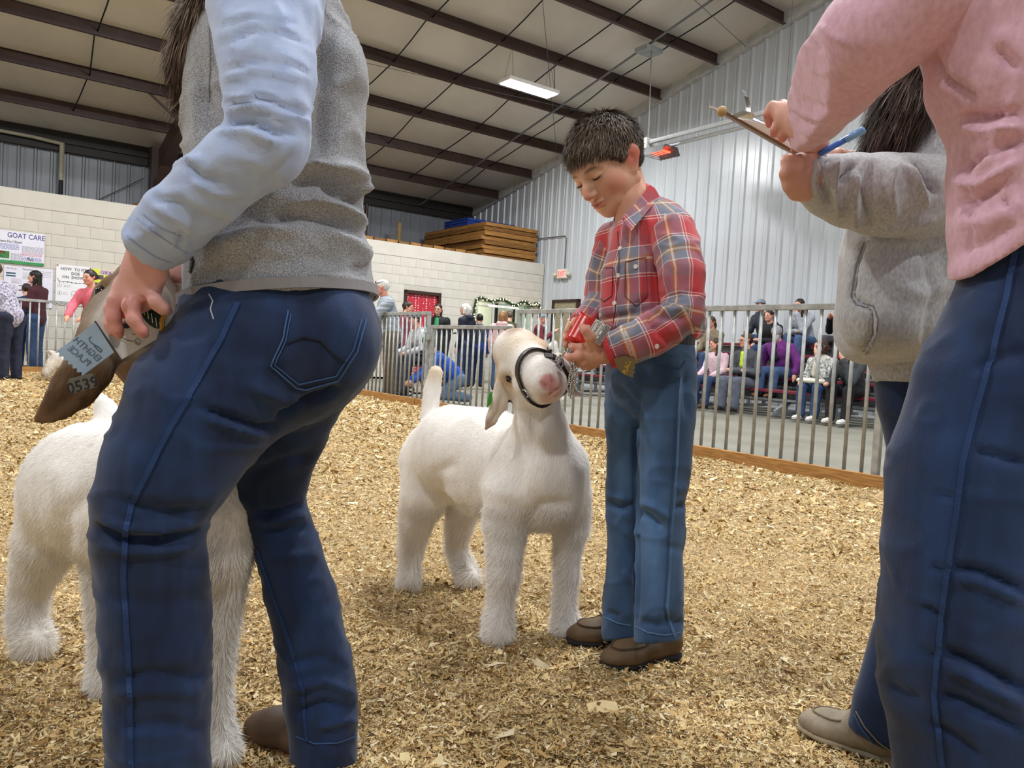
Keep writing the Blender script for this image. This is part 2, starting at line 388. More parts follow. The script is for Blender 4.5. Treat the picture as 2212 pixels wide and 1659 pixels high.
# doorway with patterned blind on the end wall
d2 = thing('door_2', W(UE, 15, 0), 'doorway with a tan patterned blind in a dark frame', kind='structure')
b = MB()
for (a0, a1, z0, z1) in ((14.50, 14.58, 0, 2.13), (15.45, 15.53, 0, 2.13), (14.5, 15.53, 2.06, 2.13)): b.ubox(UE-.09, UE-.0, a0, a1, z0, z1)
b.build('door_frame', M_dark, d2)
b = MB(); b.ubox(UE-.06, UE-.03, 14.58, 15.45, 0, 2.06); b.build('door_leaf', mat('tan_blind', '#b0a88c', .7, .3, 40, col2='#6d664c'), d2)
# exit sign
ex = thing('exit_sign', W(UE-.06, 15.15, 2.66), 'white emergency exit sign with twin lamps on the metal wall', 'exit sign')
b = MB(); b.ubox(UE-.12, UE-.03, 14.97, 15.36, 2.66, 2.9, .01); b.build('case', mat('exit_case', '#e9e2cf', .5), ex)
b = MB(); b.ubox(UE-.128, UE-.121, 15.03, 15.30, 2.69, 2.87); b.build('face', mat('exit_face', '#f2c9c4', .5, emit=.3), ex)
text_mesh('EXIT', .17, W(0, -1), (0, 0, 1), np.array(W(UE-.131, 15.165, 2.72)), mat('exit_red', '#ff4c4c', .5, 0, emit=1.6), ex, sx=.75, bold=.004)
for vv in (14.9, 15.43):
    b = MB(); b.ball(W(UE-.12, vv, 2.76), .06, 10, 6, (1, 1, 1)); b.tube([W(UE-.1, vv, 2.70), W(UE-.03, vv+(.07 if vv < 15 else -.07), 2.70)], .02); b.build('lamp_head', mat('exit_lamp', '#d8d2bd', .4), ex)
# conduit on the end wall
b = MB(); b.tube([W(UE-.05, 15.15, 2.9), W(UE-.05, 15.15, 3.68), W(UE-.05, 15.2, 3.74), W(UE-.05, 16.2, 3.76), W(UE-.05, 17.2, 3.78)], .014, 6)
tag(b.build('conduit', M_wire), 'thin grey conduit above the exit sign bending left', 'conduit')
# ceiling lights
M_led = mat('led_panel', '#f4f9ff', .4, 0, emit=14)
for i, (u, v) in enumerate(LAMPS):
    z = roof_z(v)-.80
    if i in (4, 5, 8): lab = None
    lab = ['glowing white linear high bay light hanging above the boy', 'high bay light nearer than the glowing one, over the ring rail', 'high bay light above the bleachers', 'high bay light over the left back of the ring',
           'high bay light above the ring centre', 'high bay light behind the photographer', 'high bay light over the far left corner', 'high bay light over the left side', 'high bay light over the near left corner'][i]
    r = thing('high_bay_light_fixture', W(u, v, z), lab, 'ceiling light', 'linear high bay lights')
    b = MB(); b.ubox(u-.6, u+.6, v-.2, v+.2, z-.02, z+.05, .01); b.build('housing', M_whitep, r)
    b = MB(); b.ubox(u-.57, u+.57, v-.17, v+.17, z-.034, z-.021); b.build('led_panel', M_led, r)
    for du in (-.5, .5):
        b = MB(); b.tube([W(u+du, v-.15, z+.05), W(u+du*.9, v, roof_z(v)-.1), W(u+du, v+.15, z+.05)], .004, 4); b.build('hanging_wire', M_wire, r)
    b = MB(); b.tube([W(u+.5, v, z+.05), W(u+.62, v, z+.12), W(u+.6, v, z+.35), W(u+.55, v, roof_z(v)-.1)], .007, 5); b.build('power_cord', M_black, r)
# junction box, conduit along the ceiling, heater
jb = thing('junction_box', W(10.6, 10.8, 6.6), 'grey steel junction plate fixed under the purlins above the heater', 'junction box')
b = MB(); b.ubox(10.38, 10.8, 10.62, 10.95, 6.58, 6.66); b.build('plate', mat('plate_grey', '#9aa0a0', .45), jb)
b = MB(); b.tube([W(10.5, v, roof_z(v)-.285) for v in (19.4, 15, 10.8, 6, 2)], .022, 6); b.build('conduit', M_wire, ceiling)
ht = thing('radiant_heater', W(10.6, 9.4, 4.7), 'hanging radiant tube heater with a glowing red mouth', 'heater')
def HU(px, py, U=10.6):
    d = RC @ np.array([(px-1106)/FPX, -(py-829.5)/FPX, -1.]); t = U/(cB*d[0]+sB*d[1]); q = CO+d*t; return (-sB*q[0]+cB*q[1], q[2])
va, za = HU(1400, 318); vb_, zb = HU(1455, 300)
b = MB(); b.ubox(10.45, 10.75, va-.1, va+.1, za-.05, za+.14); b.build('burner_box', M_whitep, ht)
b = MB(); b.tube([W(10.53, va-.1, za+.06), W(10.53, va-7, za+.06)], .045, 8); b.build('heat_tube', mat('heater_tube', '#c9ccce', .3, .05, metal=.4), ht)
b = MB(); b.tube([W(10.72, va-.1, za-.02), W(10.72, va-7, za-.02)], .04, 8); b.build('heat_tube', MATS['heater_tube'], ht)
b = MB(); b.prism([W(10.35, va-.1, za-.22), W(10.45, va-.1, za-.1), W(10.75, va-.1, za-.1), W(10.85, va-.1, za-.22), W(10.77, va-.1, za-.08), W(10.43, va-.1, za-.08)], np.array(W(0, -.5))); b.build('reflector', M_wire, ht)
b = MB(); b.ubox(10.46, 10.74, va-.45, va-.15, za-.16, za-.13); b.build('glowing_element', mat('heater_glow', '#ff4a30', .5, 0, emit=4), ht)
for k in range(6):
    b = MB(); q = va-.13-k*.085; b.tube([W(10.35, q, za-.225), W(10.85, q, za-.225)], .006, 4); b.build('guard_wire', M_wire, ht)
b = MB(); b.tube([W(10.6, va, za+.1), W(10.58, 10.7, 6.58)], .012, 5); b.build('hanger', M_wire, ht); b = MB(); b.tube([W(10.6, va-3, za+.05), W(10.6, va-3, roof_z(va-3)-.1)], .006, 4); b.build('hanger', M_wire, ht)
# pipes on the rear wall
b = MB(); b.tube([W(-3, VR-.28, 4.78), W(1.2, VR-.28, 4.72), W(1.75, VR-.28, 4.68)], .035, 8); b.tube([W(1.75, VR-.28, 4.7), W(1.75, VR-.28, 3.9)], .05, 8)
tag(b.build('downpipe', mat('pvc', '#b9b39a', .5)), 'cream plastic pipe with an elbow under the left eave', 'pipe')
b = MB(); b.tube([W(1.75, VR-.28, 3.9), W(1.75, VR-.28, 2.8)], .045, 8); tag(b.build('downpipe', M_black), 'black lower pipe below the cream elbow on the grey wall', 'pipe')
b = MB(); b.tube([W(8.9, VR-.3, 4.5), W(8.9, VR-.3, 2.8)], .05, 8); tag(b.build('wall_post', M_steel), 'dark brown steel wall post beside the tall pale post', 'post')
b = MB(); b.tube([W(9.6, VR-.9, 2.76), W(9.6, VR-.9, 4.02), W(9.6, VR-.9, 4.06)], [.07, .07, .045], 8); tag(b.build('wooden_post', mat('pale_wood', '#a08a63', .7)), 'upright pale wooden post standing on the block room', 'post')
b = MB(); b.tube([W(1.9, VR-.1, 3.2), W(3.4, VR-.15, 4.25)], .012, 5); tag(b.build('brace_rod', M_wire), 'thin diagonal brace rod on the grey wall', 'rod')
# lumber on the block room roof
labs = ['bottom wooden panel', 'second wooden panel from the bottom', 'third wooden panel from the bottom', 'fourth wooden panel from the bottom', 'fourth wooden panel from the top', 'third wooden panel from the top', 'second wooden panel from the top', 'topmost brown wooden panel']
z = 3.085
for k in range(8):
    j = (-.03, .02, -.02, .03, -.04, .02, .0, .03)[k]; hgt = (.10, .115, .105, .12, .11, .125, .11, .10)[k]
    r = thing('wooden_pallet', W(11.4, 17.3, z), labs[k]+' of the stack on the block room roof', 'pallet', 'wooden pallets stacked on the block room')
    m = M_lum if k % 3 else M_lum2; u0, u1, v0, v1 = 10.62+j, 12.28+j*.6, 16.22-j, 19.3
    tl = .025 if k in (3, 5) else 0
    for nm, q in (('front_rail', (u0, u1, v0, v0+.06)), ('side_rail', (u0, u0+.06, v0+.06, v1)), ('side_rail', (u1-.06, u1, v0+.06, v1)), ('deck', (u0+.06, u1-.06, v0+.06, v1))):
        b = MB(); b.ubox(*q, z, z+hgt-.012-(0 if nm != 'deck' else .02), .004); b.build(nm, m, r)
    z += hgt
zz = z+.003
for k in range(5):
    b = MB(); j_ = (.0, .015, -.01, .02, 0)[k]; b.ubox(10.67+j_, 12.2+j_, 17.1-j_, 18.3, zz, zz+.036, .003); zz += .038
    tag(b.build('blue_board', M_blue), ['lowest', 'second', 'middle', 'fourth', 'uppermost'][k]+' blue painted board on top of the brown pallet stack', 'board', 'blue boards on the pallet stack')
for k in range(11):
    b = MB(); u0 = 7.0+k*.31; b.ubox(u0, u0+.28, 16.15, 17.6, 3.085, 3.16+.01*(k % 2), .004)
    tag(b.build('plank_bundle', M_lum if k % 2 else M_lum2), ['eleventh', 'tenth', 'ninth', 'eighth', 'seventh', 'sixth', 'fifth', 'fourth', 'third', 'second', 'first'][k]+' short plank left of the pallet stack in the low row', 'plank', 'planks lying along the block room edge')
for k in range(4):
    b = MB(); b.ubox(2.62+.05*k, 3.2+.04*k, 16.3, 17.5, 3.085+.035*k, 3.115+.035*k, .003)
    tag(b.build('rough_plank', M_lum2), ['bottom', 'second', 'third', 'top'][k]+' rough plank of the small pile by the steel column', 'plank', 'small plank pile on the left')
# ================================================================ RING: fence, curb, bedding
UF, VF = 4.70, 14.1
bar_me = {}
def bar_mesh(h):
    if h not in bar_me:
        b = MB(); b.tube([(0, 0, 0), (0, 0, h)], .0125, 8); bar_me[h] = raw_mesh('bar', b.v, b.f, True); bar_me[h].materials.append(M_alu)
    return bar_me[h]
def panel(a, bpt, top, label, group='galvanised ring fence panels', low=.055, name='ring_fence', sp=.1175, posts=.026):
    a = np.array(a); e = np.array(bpt); d = e-a; L = np.linalg.norm(d); d = d/L; ang = math.atan2(d[1], d[0])
    r = thing(name, (a[0], a[1], 0), label, 'gate' if name == 'gate' else 'fence', group, rz=ang)
    Rz = np.array([[d[0], -d[1], 0], [d[1], d[0], 0], [0, 0, 1]])
    for nm, zz in (('top_rail', top), ('bottom_rail', low)):
        b = MB(); b.box(a+d*L/2+np.array([0, 0, zz-.02]), (L, .04, .042), Rz, .004); b.build(nm, M_alu, r)
    for p in (posts, L-posts):
        b = MB(); b.box(a+d*p+np.array([0, 0, (top-.042)/2]), (.044, .042, top-.043), Rz, .004); b.build('post', M_alu, r)
    n = int((L-.1)/sp)
    for k in range(1, n+1):
        add_obj('bar', bar_mesh(round(top-low-.02, 3)), None, r, (L*k/(n+1), 0, low))
    return r
def w2(u, v): return (*W(u, v)[:2], 0)
panel(w2(UF, 6.45), w2(UF, 2.52), 1.165, 'long tall galvanised fence panel between the boy and the grey hoodie')
panel(w2(UF+.04, 2.44), w2(UF+.04, -1.2), 1.165, 'fence panel behind the two women at right')
gate_ = panel(w2(UF, 8.22), w2(UF, 6.56), 1.0, 'low galvanised swing gate behind the central goat', name='gate')
b = MB()
for zz in (.3, .85): b.ubox(UF-.04, UF+.04, 8.20, 8.29, zz-.03, zz+.03)
b.build('hinge', M_alu, gate_); b = MB(); b.ubox(UF-.035, UF+.03, 6.50, 6.62, .84, .98); b.build('latch', mat('latch', '#8c8f8a', .5, metal=.6), gate_)
panel(w2(UF, 11.0), w2(UF, 8.28), 1.168, 'tall fence panel left of the low gate, by the man in the grey jacket')
panel(w2(UF, 14.05), w2(UF, 11.05), 1.168, 'far fence panel hidden mostly behind the woman in jeans')
panel(w2(.55, VF), w2(UF-.1, VF), 1.135, 'rear fence panel in front of the goat posters')
panel(w2(-2.2, VF), w2(.5, VF), 1.135, 'rear fence panel at the left picture edge')
b = MB(); b.ubox(UF+.07, UF+.14, 2.38, 2.44, 0, 1.0); tag(b.build('fence_post', mat('rusty', '#6d4a38', .7, .3)), 'rust brown angle post at the end of the tall panel', 'post')
# curb boards
def curb(u0, u1, v0, v1, lab):
    b = MB(); b.ubox(u0, u1, v0, v1, -.03, .088, .003); tag(b.build('curb_board', M_board), lab, 'board', 'wooden curb boards round the ring')
curb(UF-.09, UF-.05, 2.40, 5.6, 'brown curb board under the tall panel beside the boy')
curb(UF-.09, UF-.05, 5.62, 8.4, 'brown curb board below the low gate')
curb(UF-.09, UF-.05, 8.42, 11.4, 'brown curb board left of the gate')
curb(UF-.09, UF-.05, 11.42, 14.0, 'brown curb board near the far ring corner')
curb(UF-.06, UF-.02, -1.5, 2.38, 'brown curb board behind the women on the right')
for k, (a0, a1) in enumerate(((1.62, 4.6), (-1.4, 1.6), (-4.4, -1.42))): curb(a0, a1, VF-.1, VF-.06, ['brown curb board at the back behind the woman in jeans', 'brown curb board at the back below the posters', 'brown curb board at the back outside the left edge'][k])
# bedding --------------------------------------------------------
def bed_h(u, v):
    p = np.stack([u, v, np.zeros_like(u)], -1)
    return .012*vnoise(p, 2.2, 3)+.010*vnoise(p, 6, 4)+.007*vnoise(p, 16, 5)+.004*vnoise(p, 40, 6)+.004
M_bed = mat('wood_shavings_bed', '#c8b084', .85, .25, 45, bump=.9, bs=110, col2='#8b7048', bdist=.012)
def grid_bed(u0, u1, v0, v1, st):
    us = np.arange(u0, u1+1e-6, st); vs = np.arange(v0, v1+1e-6, st); UU, VV = np.meshgrid(us, vs, indexing='ij')
    ZZ = bed_h(UU, VV); n, m_ = UU.shape; ii = np.arange(n*m_).reshape(n, m_)
    return np.stack([cB*UU-sB*VV, sB*UU+cB*VV, ZZ], -1).reshape(-1, 3), np.stack([ii[:-1, :-1], ii[1:, :-1], ii[1:, 1:], ii[:-1, 1:]], -1).reshape(-1, 4)
Va, Fa = grid_bed(-7, UF-.05, -3, VF-.06, .06)
bed = mesh_obj('bedding', Va, Fa, M_bed, None, True); tag(bed, 'thick golden wood shaving bedding covering the ring floor', 'bedding', kind='stuff')
# loose shavings
def chips(nc, r0, r1, med, seg, name, lab):
    r_ = r0*np.exp(RNG.random(nc)*np.log(r1/r0)); th = RNG.uniform(-math.radians(48), math.radians(48), nc)
    X = r_*np.sin(th); Y = r_*np.cos(th); U_ = cB*X+sB*Y; V_ = -sB*X+cB*Y
    ok = (U_ < UF-.1) & (V_ < VF-.12); X, Y, U_, V_, r_ = X[ok], Y[ok], U_[ok], V_[ok], r_[ok]; n = len(X)
    gr = np.clip(r_/3.0, 1, 3.0); Ln = RNG.lognormal(math.log(med), .5, n)*gr; Wd = Ln*RNG.uniform(.13, .40, n)
    yaw = RNG.uniform(0, 6.283, n); til = RNG.normal(0, .36, n); rol = RNG.normal(0, .5, n); cur = RNG.normal(0, .4, n)*Ln
    base = bed_h(U_, V_)+.002+RNG.random(n)*.009
    dx = np.stack([np.cos(yaw)*np.cos(til), np.sin(yaw)*np.cos(til), np.sin(til)], -1); dy = np.stack([-np.sin(yaw)*np.cos(rol), np.cos(yaw)*np.cos(rol), np.sin(rol)], -1)
    nz_ = np.cross(dx, dy); c0 = np.stack([X, Y, base], -1); tap = RNG.uniform(.15, .9, n)
    ts = (-1, 0, 1) if seg == 2 else (-1, 1); k = 0; VV = np.empty((n, 2*len(ts), 3))
    for t in ts:
        for s in (-1, 1):
            wk = (Wd if t == 0 else Wd*tap)/2 if seg == 2 else Wd*(tap if t < 0 else 1)/2
            VV[:, k] = c0+dx*(t*Ln/2)[:, None]+dy*(s*wk)[:, None]+nz_*((1-t*t)*cur*.5 if seg == 2 else cur*.22*t*s)[:, None]; k += 1
    bI = np.arange(n)[:, None]*(2*len(ts)); F2 = [bI+np.array([0, 2, 3, 1])]
    if seg == 2: F2.append(bI+np.array([2, 4, 5, 3]))
    pal = np.array([lin(c) for c in ('#e7d19e', '#dbbf86', '#cdab70', '#f1e1bb', '#b89157', '#8c6b40', '#d9ba80', '#c49f66')])
    pc = pal[RNG.choice(8, n, p=[.2, .2, .17, .12, .1, .05, .1, .06])]*RNG.uniform(.85, 1.1, (n, 1))
    o = mesh_obj(name, VV.reshape(-1, 3), np.concatenate(F2), mat('wood_shaving', '#ffffff', .7, .08, 60, attr=True), None, False, col=np.repeat(pc, 2*len(ts), 0))
    tag(o, lab, 'shavings', kind='stuff')
chips(270000, 1.1, 3.4, .0078, 1, 'loose_shavings', 'loose curled golden wood shavings on the near bedding')
chips(7000, 1.1, 6, .016, 2, 'large_shavings', 'larger pale wood shavings and chips strewn over the near bedding')
chips(200000, 3.2, 15, .0105, 1, 'fine_shavings', 'fine golden wood shavings on the far bedding')
# ================================================================ SCULPTING TOOLS (signed-distance solids -> surface nets)
class SDF:
    def __init__(s, res): s.res = res; s.p = []
    def cone(s, a, ra, b, rb, k=.02, flat=None, sub=False):
        a = np.array(a, float); b = np.array(b, float); r = max(ra, rb); e = r*(max(1, flat[1]) if flat else 1)+k+3*s.res
        s.p.append(('c', a, ra, b, rb, k, flat, sub, np.minimum(a, b)-e, np.maximum(a, b)+e)); return s
    def ell(s, c, r, M=None, k=.02, sub=False):
        c = np.array(c, float); r = np.array(r, float); M = np.eye(3) if M is None else np.asarray(M); e = np.abs(M.T)@r if False else np.full(3, r.max())
        s.p.append(('e', c, r, M, None, k, None, sub, c-e-k-3*s.res, c+e+k+3*s.res)); return s
    def box(s, c, h, M=None, rad=.005, k=.01, sub=False):
        c = np.array(c, float); h = np.array(h, float); M = np.eye(3) if M is None else np.asarray(M); e = np.full(3, np.linalg.norm(h))
        s.p.append(('b', c, h, M, rad, k, None, sub, c-e-k-3*s.res, c+e+k+3*s.res)); return s
    def half(s, p, n, k=.0):     # cut everything on the +n side of p
        s.p.append(('h', np.array(p, float), np.array(n, float)/np.linalg.norm(n), None, None, k, None, True, None, None)); return s
    def chain(s, pts, k=.02, flat=None):
        """pts: (px, py, depth, radius in px)"""
        return s.wchain([P(x, y, Z) for x, y, Z, r in pts], [r*Z/FPX for x, y, Z, r in pts], k, flat)
    def wchain(s, pts, rad, k=.02, flat=None):
        n0 = len(s.p); s.gid = getattr(s, 'gid', 0)+1
        for i in range(len(pts)-1): s.cone(pts[i], rad[i], pts[i+1], rad[i+1], min(k, .006) if i else k, flat)
        g = s.p[n0:]; del s.p[n0:]
        s.p.append(('g', g, None, None, None, k, None, False, np.min([q[8] for q in g], 0)-k, np.max([q[9] for q in g], 0)+k)); return s
    def build(s):
        add = [p for p in s.p if not p[7]]
        lo = np.min([p[8] for p in add], 0)-s.res; hi = np.max([p[9] for p in add], 0)+s.res
        n = np.ceil((hi-lo)/s.res).astype(int)+1; D = np.ones(n, np.float32)
        for p in s.p:
            if p[8] is None: i0 = np.zeros(3, int); i1 = n
            else:
                i0 = np.maximum(np.floor((p[8]-lo)/s.res).astype(int), 0); i1 = np.minimum(np.ceil((p[9]-lo)/s.res).astype(int)+1, n)
            if np.any(i1 <= i0): continue
            sl = tuple(slice(a, b) for a, b in zip(i0, i1))
            X = (lo[0]+s.res*np.arange(i0[0], i1[0]))[:, None, None]; Y = (lo[1]+s.res*np.arange(i0[1], i1[1]))[None, :, None]; Z = (lo[2]+s.res*np.arange(i0[2], i1[2]))[None, None, :]
            kind = p[0]
            if kind == 'g':
                k = p[5]; sub = False; d = np.ones((i1-i0), np.float32)
                for q_ in p[1]:
                    j0 = np.maximum(np.floor((q_[8]-lo)/s.res).astype(int), i0); j1 = np.minimum(np.ceil((q_[9]-lo)/s.res).astype(int)+1, i1)
                    if np.any(j1 <= j0): continue
                    s2 = tuple(slice(a-c_, b-c_) for a, b, c_ in zip(j0, j1, i0))
                    _, a, ra, b, rb, kk, flat, _, _, _ = q_
                    q = [X[s2[0]]-a[0], Y[:, s2[1]]-a[1], Z[:, :, s2[2]]-a[2]]; ba = b-a
                    if flat:
                        nn = np.array(flat[0], float); nn /= np.linalg.norm(nn); g_ = 1/flat[1]-1; dn = (q[0]*nn[0]+q[1]*nn[1]+q[2]*nn[2])*g_
                        q = [q[i]+nn[i]*dn for i in range(3)]; ba = ba+nn*(ba@nn)*g_
                    L2 = ba@ba+1e-12; t = np.clip((q[0]*ba[0]+q[1]*ba[1]+q[2]*ba[2])/L2, 0, 1)
                    e = (np.sqrt((q[0]-t*ba[0])**2+(q[1]-t*ba[1])**2+(q[2]-t*ba[2])**2)-(ra+(rb-ra)*t)).astype(np.float32)
                    o_ = d[s2]; kk = min(kk, .006); h_ = np.maximum(kk-np.abs(o_-e), 0)/kk; d[s2] = np.minimum(o_, e)-h_*h_*kk*.25
            elif kind == 'c':
                _, a, ra, b, rb, k, flat, sub, _, _ = p; q = [X-a[0], Y-a[1], Z-a[2]]; ba = b-a
                if flat:
                    nn = np.array(flat[0], float); nn /= np.linalg.norm(nn); g = 1/flat[1]-1; dn = (q[0]*nn[0]+q[1]*nn[1]+q[2]*nn[2])*g
                    q = [q[i]+nn[i]*dn for i in range(3)]; ba = ba+nn*(ba@nn)*g
                L2 = ba@ba+1e-12; t = np.clip((q[0]*ba[0]+q[1]*ba[1]+q[2]*ba[2])/L2, 0, 1)
                d = np.sqrt((q[0]-t*ba[0])**2+(q[1]-t*ba[1])**2+(q[2]-t*ba[2])**2)-(ra+(rb-ra)*t)
            elif kind == 'e':
                _, c, r, M, _, k, _, sub, _, _ = p; q = [X-c[0], Y-c[1], Z-c[2]]
                l = [q[0]*M[0, i]+q[1]*M[1, i]+q[2]*M[2, i] for i in range(3)]
                k0 = np.sqrt(sum((l[i]/r[i])**2 for i in range(3))); k1 = np.sqrt(sum((l[i]/r[i]**2)**2 for i in range(3)))+1e-9
                d = k0*(k0-1)/k1
            elif kind == 'b':
                _, c, h, M, rad, k, _, sub, _, _ = p; q = [X-c[0], Y-c[1], Z-c[2]]
                l = [np.abs(q[0]*M[0, i]+q[1]*M[1, i]+q[2]*M[2, i])-h[i]+rad for i in range(3)]
                d = np.sqrt(sum(np.maximum(x, 0)**2 for x in l))+np.minimum(np.maximum(np.maximum(l[0], l[1]), l[2]), 0)-rad
            else:
                _, c, nn, _, _, k, _, sub, _, _ = p; d = -((X-c[0])*nn[0]+(Y-c[1])*nn[1]+(Z-c[2])*nn[2])
            o = D[sl]; d = d.astype(np.float32)
            if not sub:
                m = np.minimum(o, d)
                if k > 0: h_ = np.maximum(k-np.abs(o-d), 0)/k; m = m-h_*h_*k*.25
            else:
                d = -d; m = np.maximum(o, d)
                if k > 0: h_ = np.maximum(k-np.abs(o-d), 0)/k; m = m+h_*h_*k*.25
            D[sl] = m
        return snets(D, lo, s.res)
def snets(D, lo, res):
    D = np.pad(D, 1, constant_values=1.0); lo = lo-res
    ng = D < 0; c = np.zeros(np.array(D.shape)-1, np.int8)
    for dx in (0, 1):
        for dy in (0, 1):
            for dz in (0, 1): c += ng[dx:D.shape[0]-1+dx, dy:D.shape[1]-1+dy, dz:D.shape[2]-1+dz]
    act = (c > 0) & (c < 8); idx = np.argwhere(act); vid = np.full(act.shape, -1, np.int64); vid[act] = np.arange(len(idx))
    cor = {}
    for dx in (0, 1):
        for dy in (0, 1):
            for dz in (0, 1): cor[dx, dy, dz] = D[idx[:, 0]+dx, idx[:, 1]+dy, idx[:, 2]+dz]
    acc = np.zeros((len(idx), 3)); cnt = np.zeros(len(idx))
    for a in cor:
        for ax in range(3):
            if a[ax]: continue
            b = list(a); b[ax] = 1; b = tuple(b); va, vb = cor[a], cor[b]; x = (va < 0) != (vb < 0)
            t = np.where(x, va/np.where(x, va-vb, 1), 0); pt = np.tile(np.array(a, float), (len(idx), 1)); pt[:, ax] += t
            acc += pt*x[:, None]; cnt += x
    V = lo+(idx+acc/cnt[:, None])*res
    Q = []
    for ax in range(3):
        s0 = [slice(1, -1)]*3; s1 = [slice(1, -1)]*3; s0[ax] = slice(0, -1); s1[ax] = slice(1, None)
        a = ng[tuple(s0)]; b = ng[tuple(s1)]; e = np.argwhere(a != b); fl = a[tuple(e.T)]
        off = np.ones(3, int); off[ax] = 0; e = e+off; u, v = [(1, 2), (2, 0), (0, 1)][ax]
        def sh(du, dv): q = e.copy(); q[:, u] -= du; q[:, v] -= dv; return vid[q[:, 0], q[:, 1], q[:, 2]]
        q = np.stack([sh(1, 1), sh(0, 1), sh(0, 0), sh(1, 0)], -1); q[~fl] = q[~fl][:, ::-1]; Q.append(q)
    return V, np.concatenate(Q)
def vnormals(V, Q):
    n = np.cross(V[Q[:, 2]]-V[Q[:, 0]], V[Q[:, 3]]-V[Q[:, 1]]); N = np.zeros_like(V)
    for k in range(4): np.add.at(N, Q[:, k], n)
    return N/(np.linalg.norm(N, axis=1, keepdims=True)+1e-12)
def relax(V, Q, it=2, lam=.5):
    for _ in range(it):
        S = np.zeros_like(V); c = np.zeros(len(V))
        for k in range(4):
            np.add.at(S, Q[:, k], V[Q[:, (k+1) % 4]]+V[Q[:, k-1]]); np.add.at(c, Q[:, k], 2)
        V = V+(S/c[:, None]-V)*lam
    return V
def polydist(x, y, pts):
    """distance in px to polyline and parameter 0..1 along it"""
    best = np.full(x.shape, 1e9); par = np.zeros(x.shape); n = len(pts)-1
    for i in range(n):
        ax, ay = pts[i]; bx, by = pts[i+1]; dx, dy = bx-ax, by-ay; t = np.clip(((x-ax)*dx+(y-ay)*dy)/(dx*dx+dy*dy+1e-9), 0, 1)
        d = np.hypot(x-ax-t*dx, y-ay-t*dy); m = d < best; best[m] = d[m]; par[m] = (i+t[m])/n
    return best, par
def folds(V, Q, strokes):
    """carve creases (negative) and raise ridges (positive, metres) along lines given in picture pixels, near side only"""
    N = vnormals(V, Q); x, y, Z = proj(V); vd = CO-V; vd /= np.linalg.norm(vd, axis=1, keepdims=True)
    fc = np.clip(((N*vd).sum(1)+.15)/.35, 0, 1); disp = np.zeros(len(V))
    for pts, wd, amp in strokes:
        d, t = polydist(x, y, pts); fade = np.clip(np.minimum(t, 1-t)*5, 0, 1)**.5
        disp += 1.3*amp*np.exp(-(d/wd)**2)*(.25+.75*fade)
    return V+N*(disp*fc)[:, None]
def wrinkle(V, Q, amp, sc, seed=0, stretch=(1, 1, 1)):
    N = vnormals(V, Q); n_ = vnoise(V*np.array(stretch), sc, seed)
    if amp < 0:      # ridged creases
        n_ = -(1-np.clip(np.abs(n_+.5*vnoise(V*np.array(stretch), sc*2.1, seed+5))*3.2, 0, 1))**1.5; amp = -amp; n_ = -n_
    return V+N*(amp*n_)[:, None]
def bvh_of(V, Q): return BVHTree.FromPolygons([tuple(v) for v in V], [tuple(map(int, q)) for q in Q])
def cast(bv, px, py):
    d = P(px, py, 1.0)-CO; d /= np.linalg.norm(d); h = bv.ray_cast(Vector(CO), Vector(d))
    return (None, None) if h[0] is None else (np.array(h[0]), np.array(h[1]))
def dense(pts, step=6.):
    out = []
    for a, b in zip(pts[:-1], pts[1:]):
        n = max(1, int(math.hypot(b[0]-a[0], b[1]-a[1])/step))
        out += [(a[0]+(b[0]-a[0])*i/n, a[1]+(b[1]-a[1])*i/n) for i in range(n)]
    return out+[pts[-1]]
def seam(bv, pts, width, m, parent, name='seam', lift=.0006, thick=.0012, step=6., tube=False, dash=0):
    """a thin raised line laid on a surface, traced along pixel points"""
    runs = [[]]
    for p in dense(pts, step):
        h, n = cast(bv, *p)
        if h is None: runs.append([]); continue
        if runs[-1] and np.linalg.norm(h-runs[-1][-1][0]) > .03: runs.append([])
        runs[-1].append((h+n*lift, n))
    b = MB()
    for r in runs:
        if len(r) < 2: continue
        if dash:
            for i in range(0, len(r)-1, dash+1): b.tube([x[0] for x in r[i:i+dash]] if dash > 1 else [r[i][0], r[i+1][0]], width/2, 4)
        elif tube: b.tube([x[0] for x in r], width/2, 6)
        else: b.strip([x[0] for x in r], width, [x[1] for x in r], thick)
    return b.build(name, m, parent) if b.v else None
def ring_on(bv, c, axis, rmax=.3, n=36, lift=.001):
    c = np.array(c, float); a = np.array(axis, float); a /= np.linalg.norm(a)
    x = np.cross(a, (0.3, .2, 1)); x /= np.linalg.norm(x); y = np.cross(a, x); pts = []; nr = []
    for k in range(n):
        t = 2*math.pi*k/n; d = math.cos(t)*x+math.sin(t)*y; h = bv.ray_cast(Vector(c+d*rmax), Vector(-d))
        if h[0] is None: continue
        pts.append(np.array(h[0])+d*lift); nr.append(d)
    return pts, nr
def loop_band(bv, c, axis, width, m, parent, name, thick=.003, rmax=.3, n=36, lift=.0008):
    pts, nr = ring_on(bv, c, axis, rmax, n, lift)
    if len(pts) < 6: return None
    b = MB(); b.strip(pts+[pts[0]], width, np.array(nr+[nr[0]]), thick); return b.build(name, m, parent)
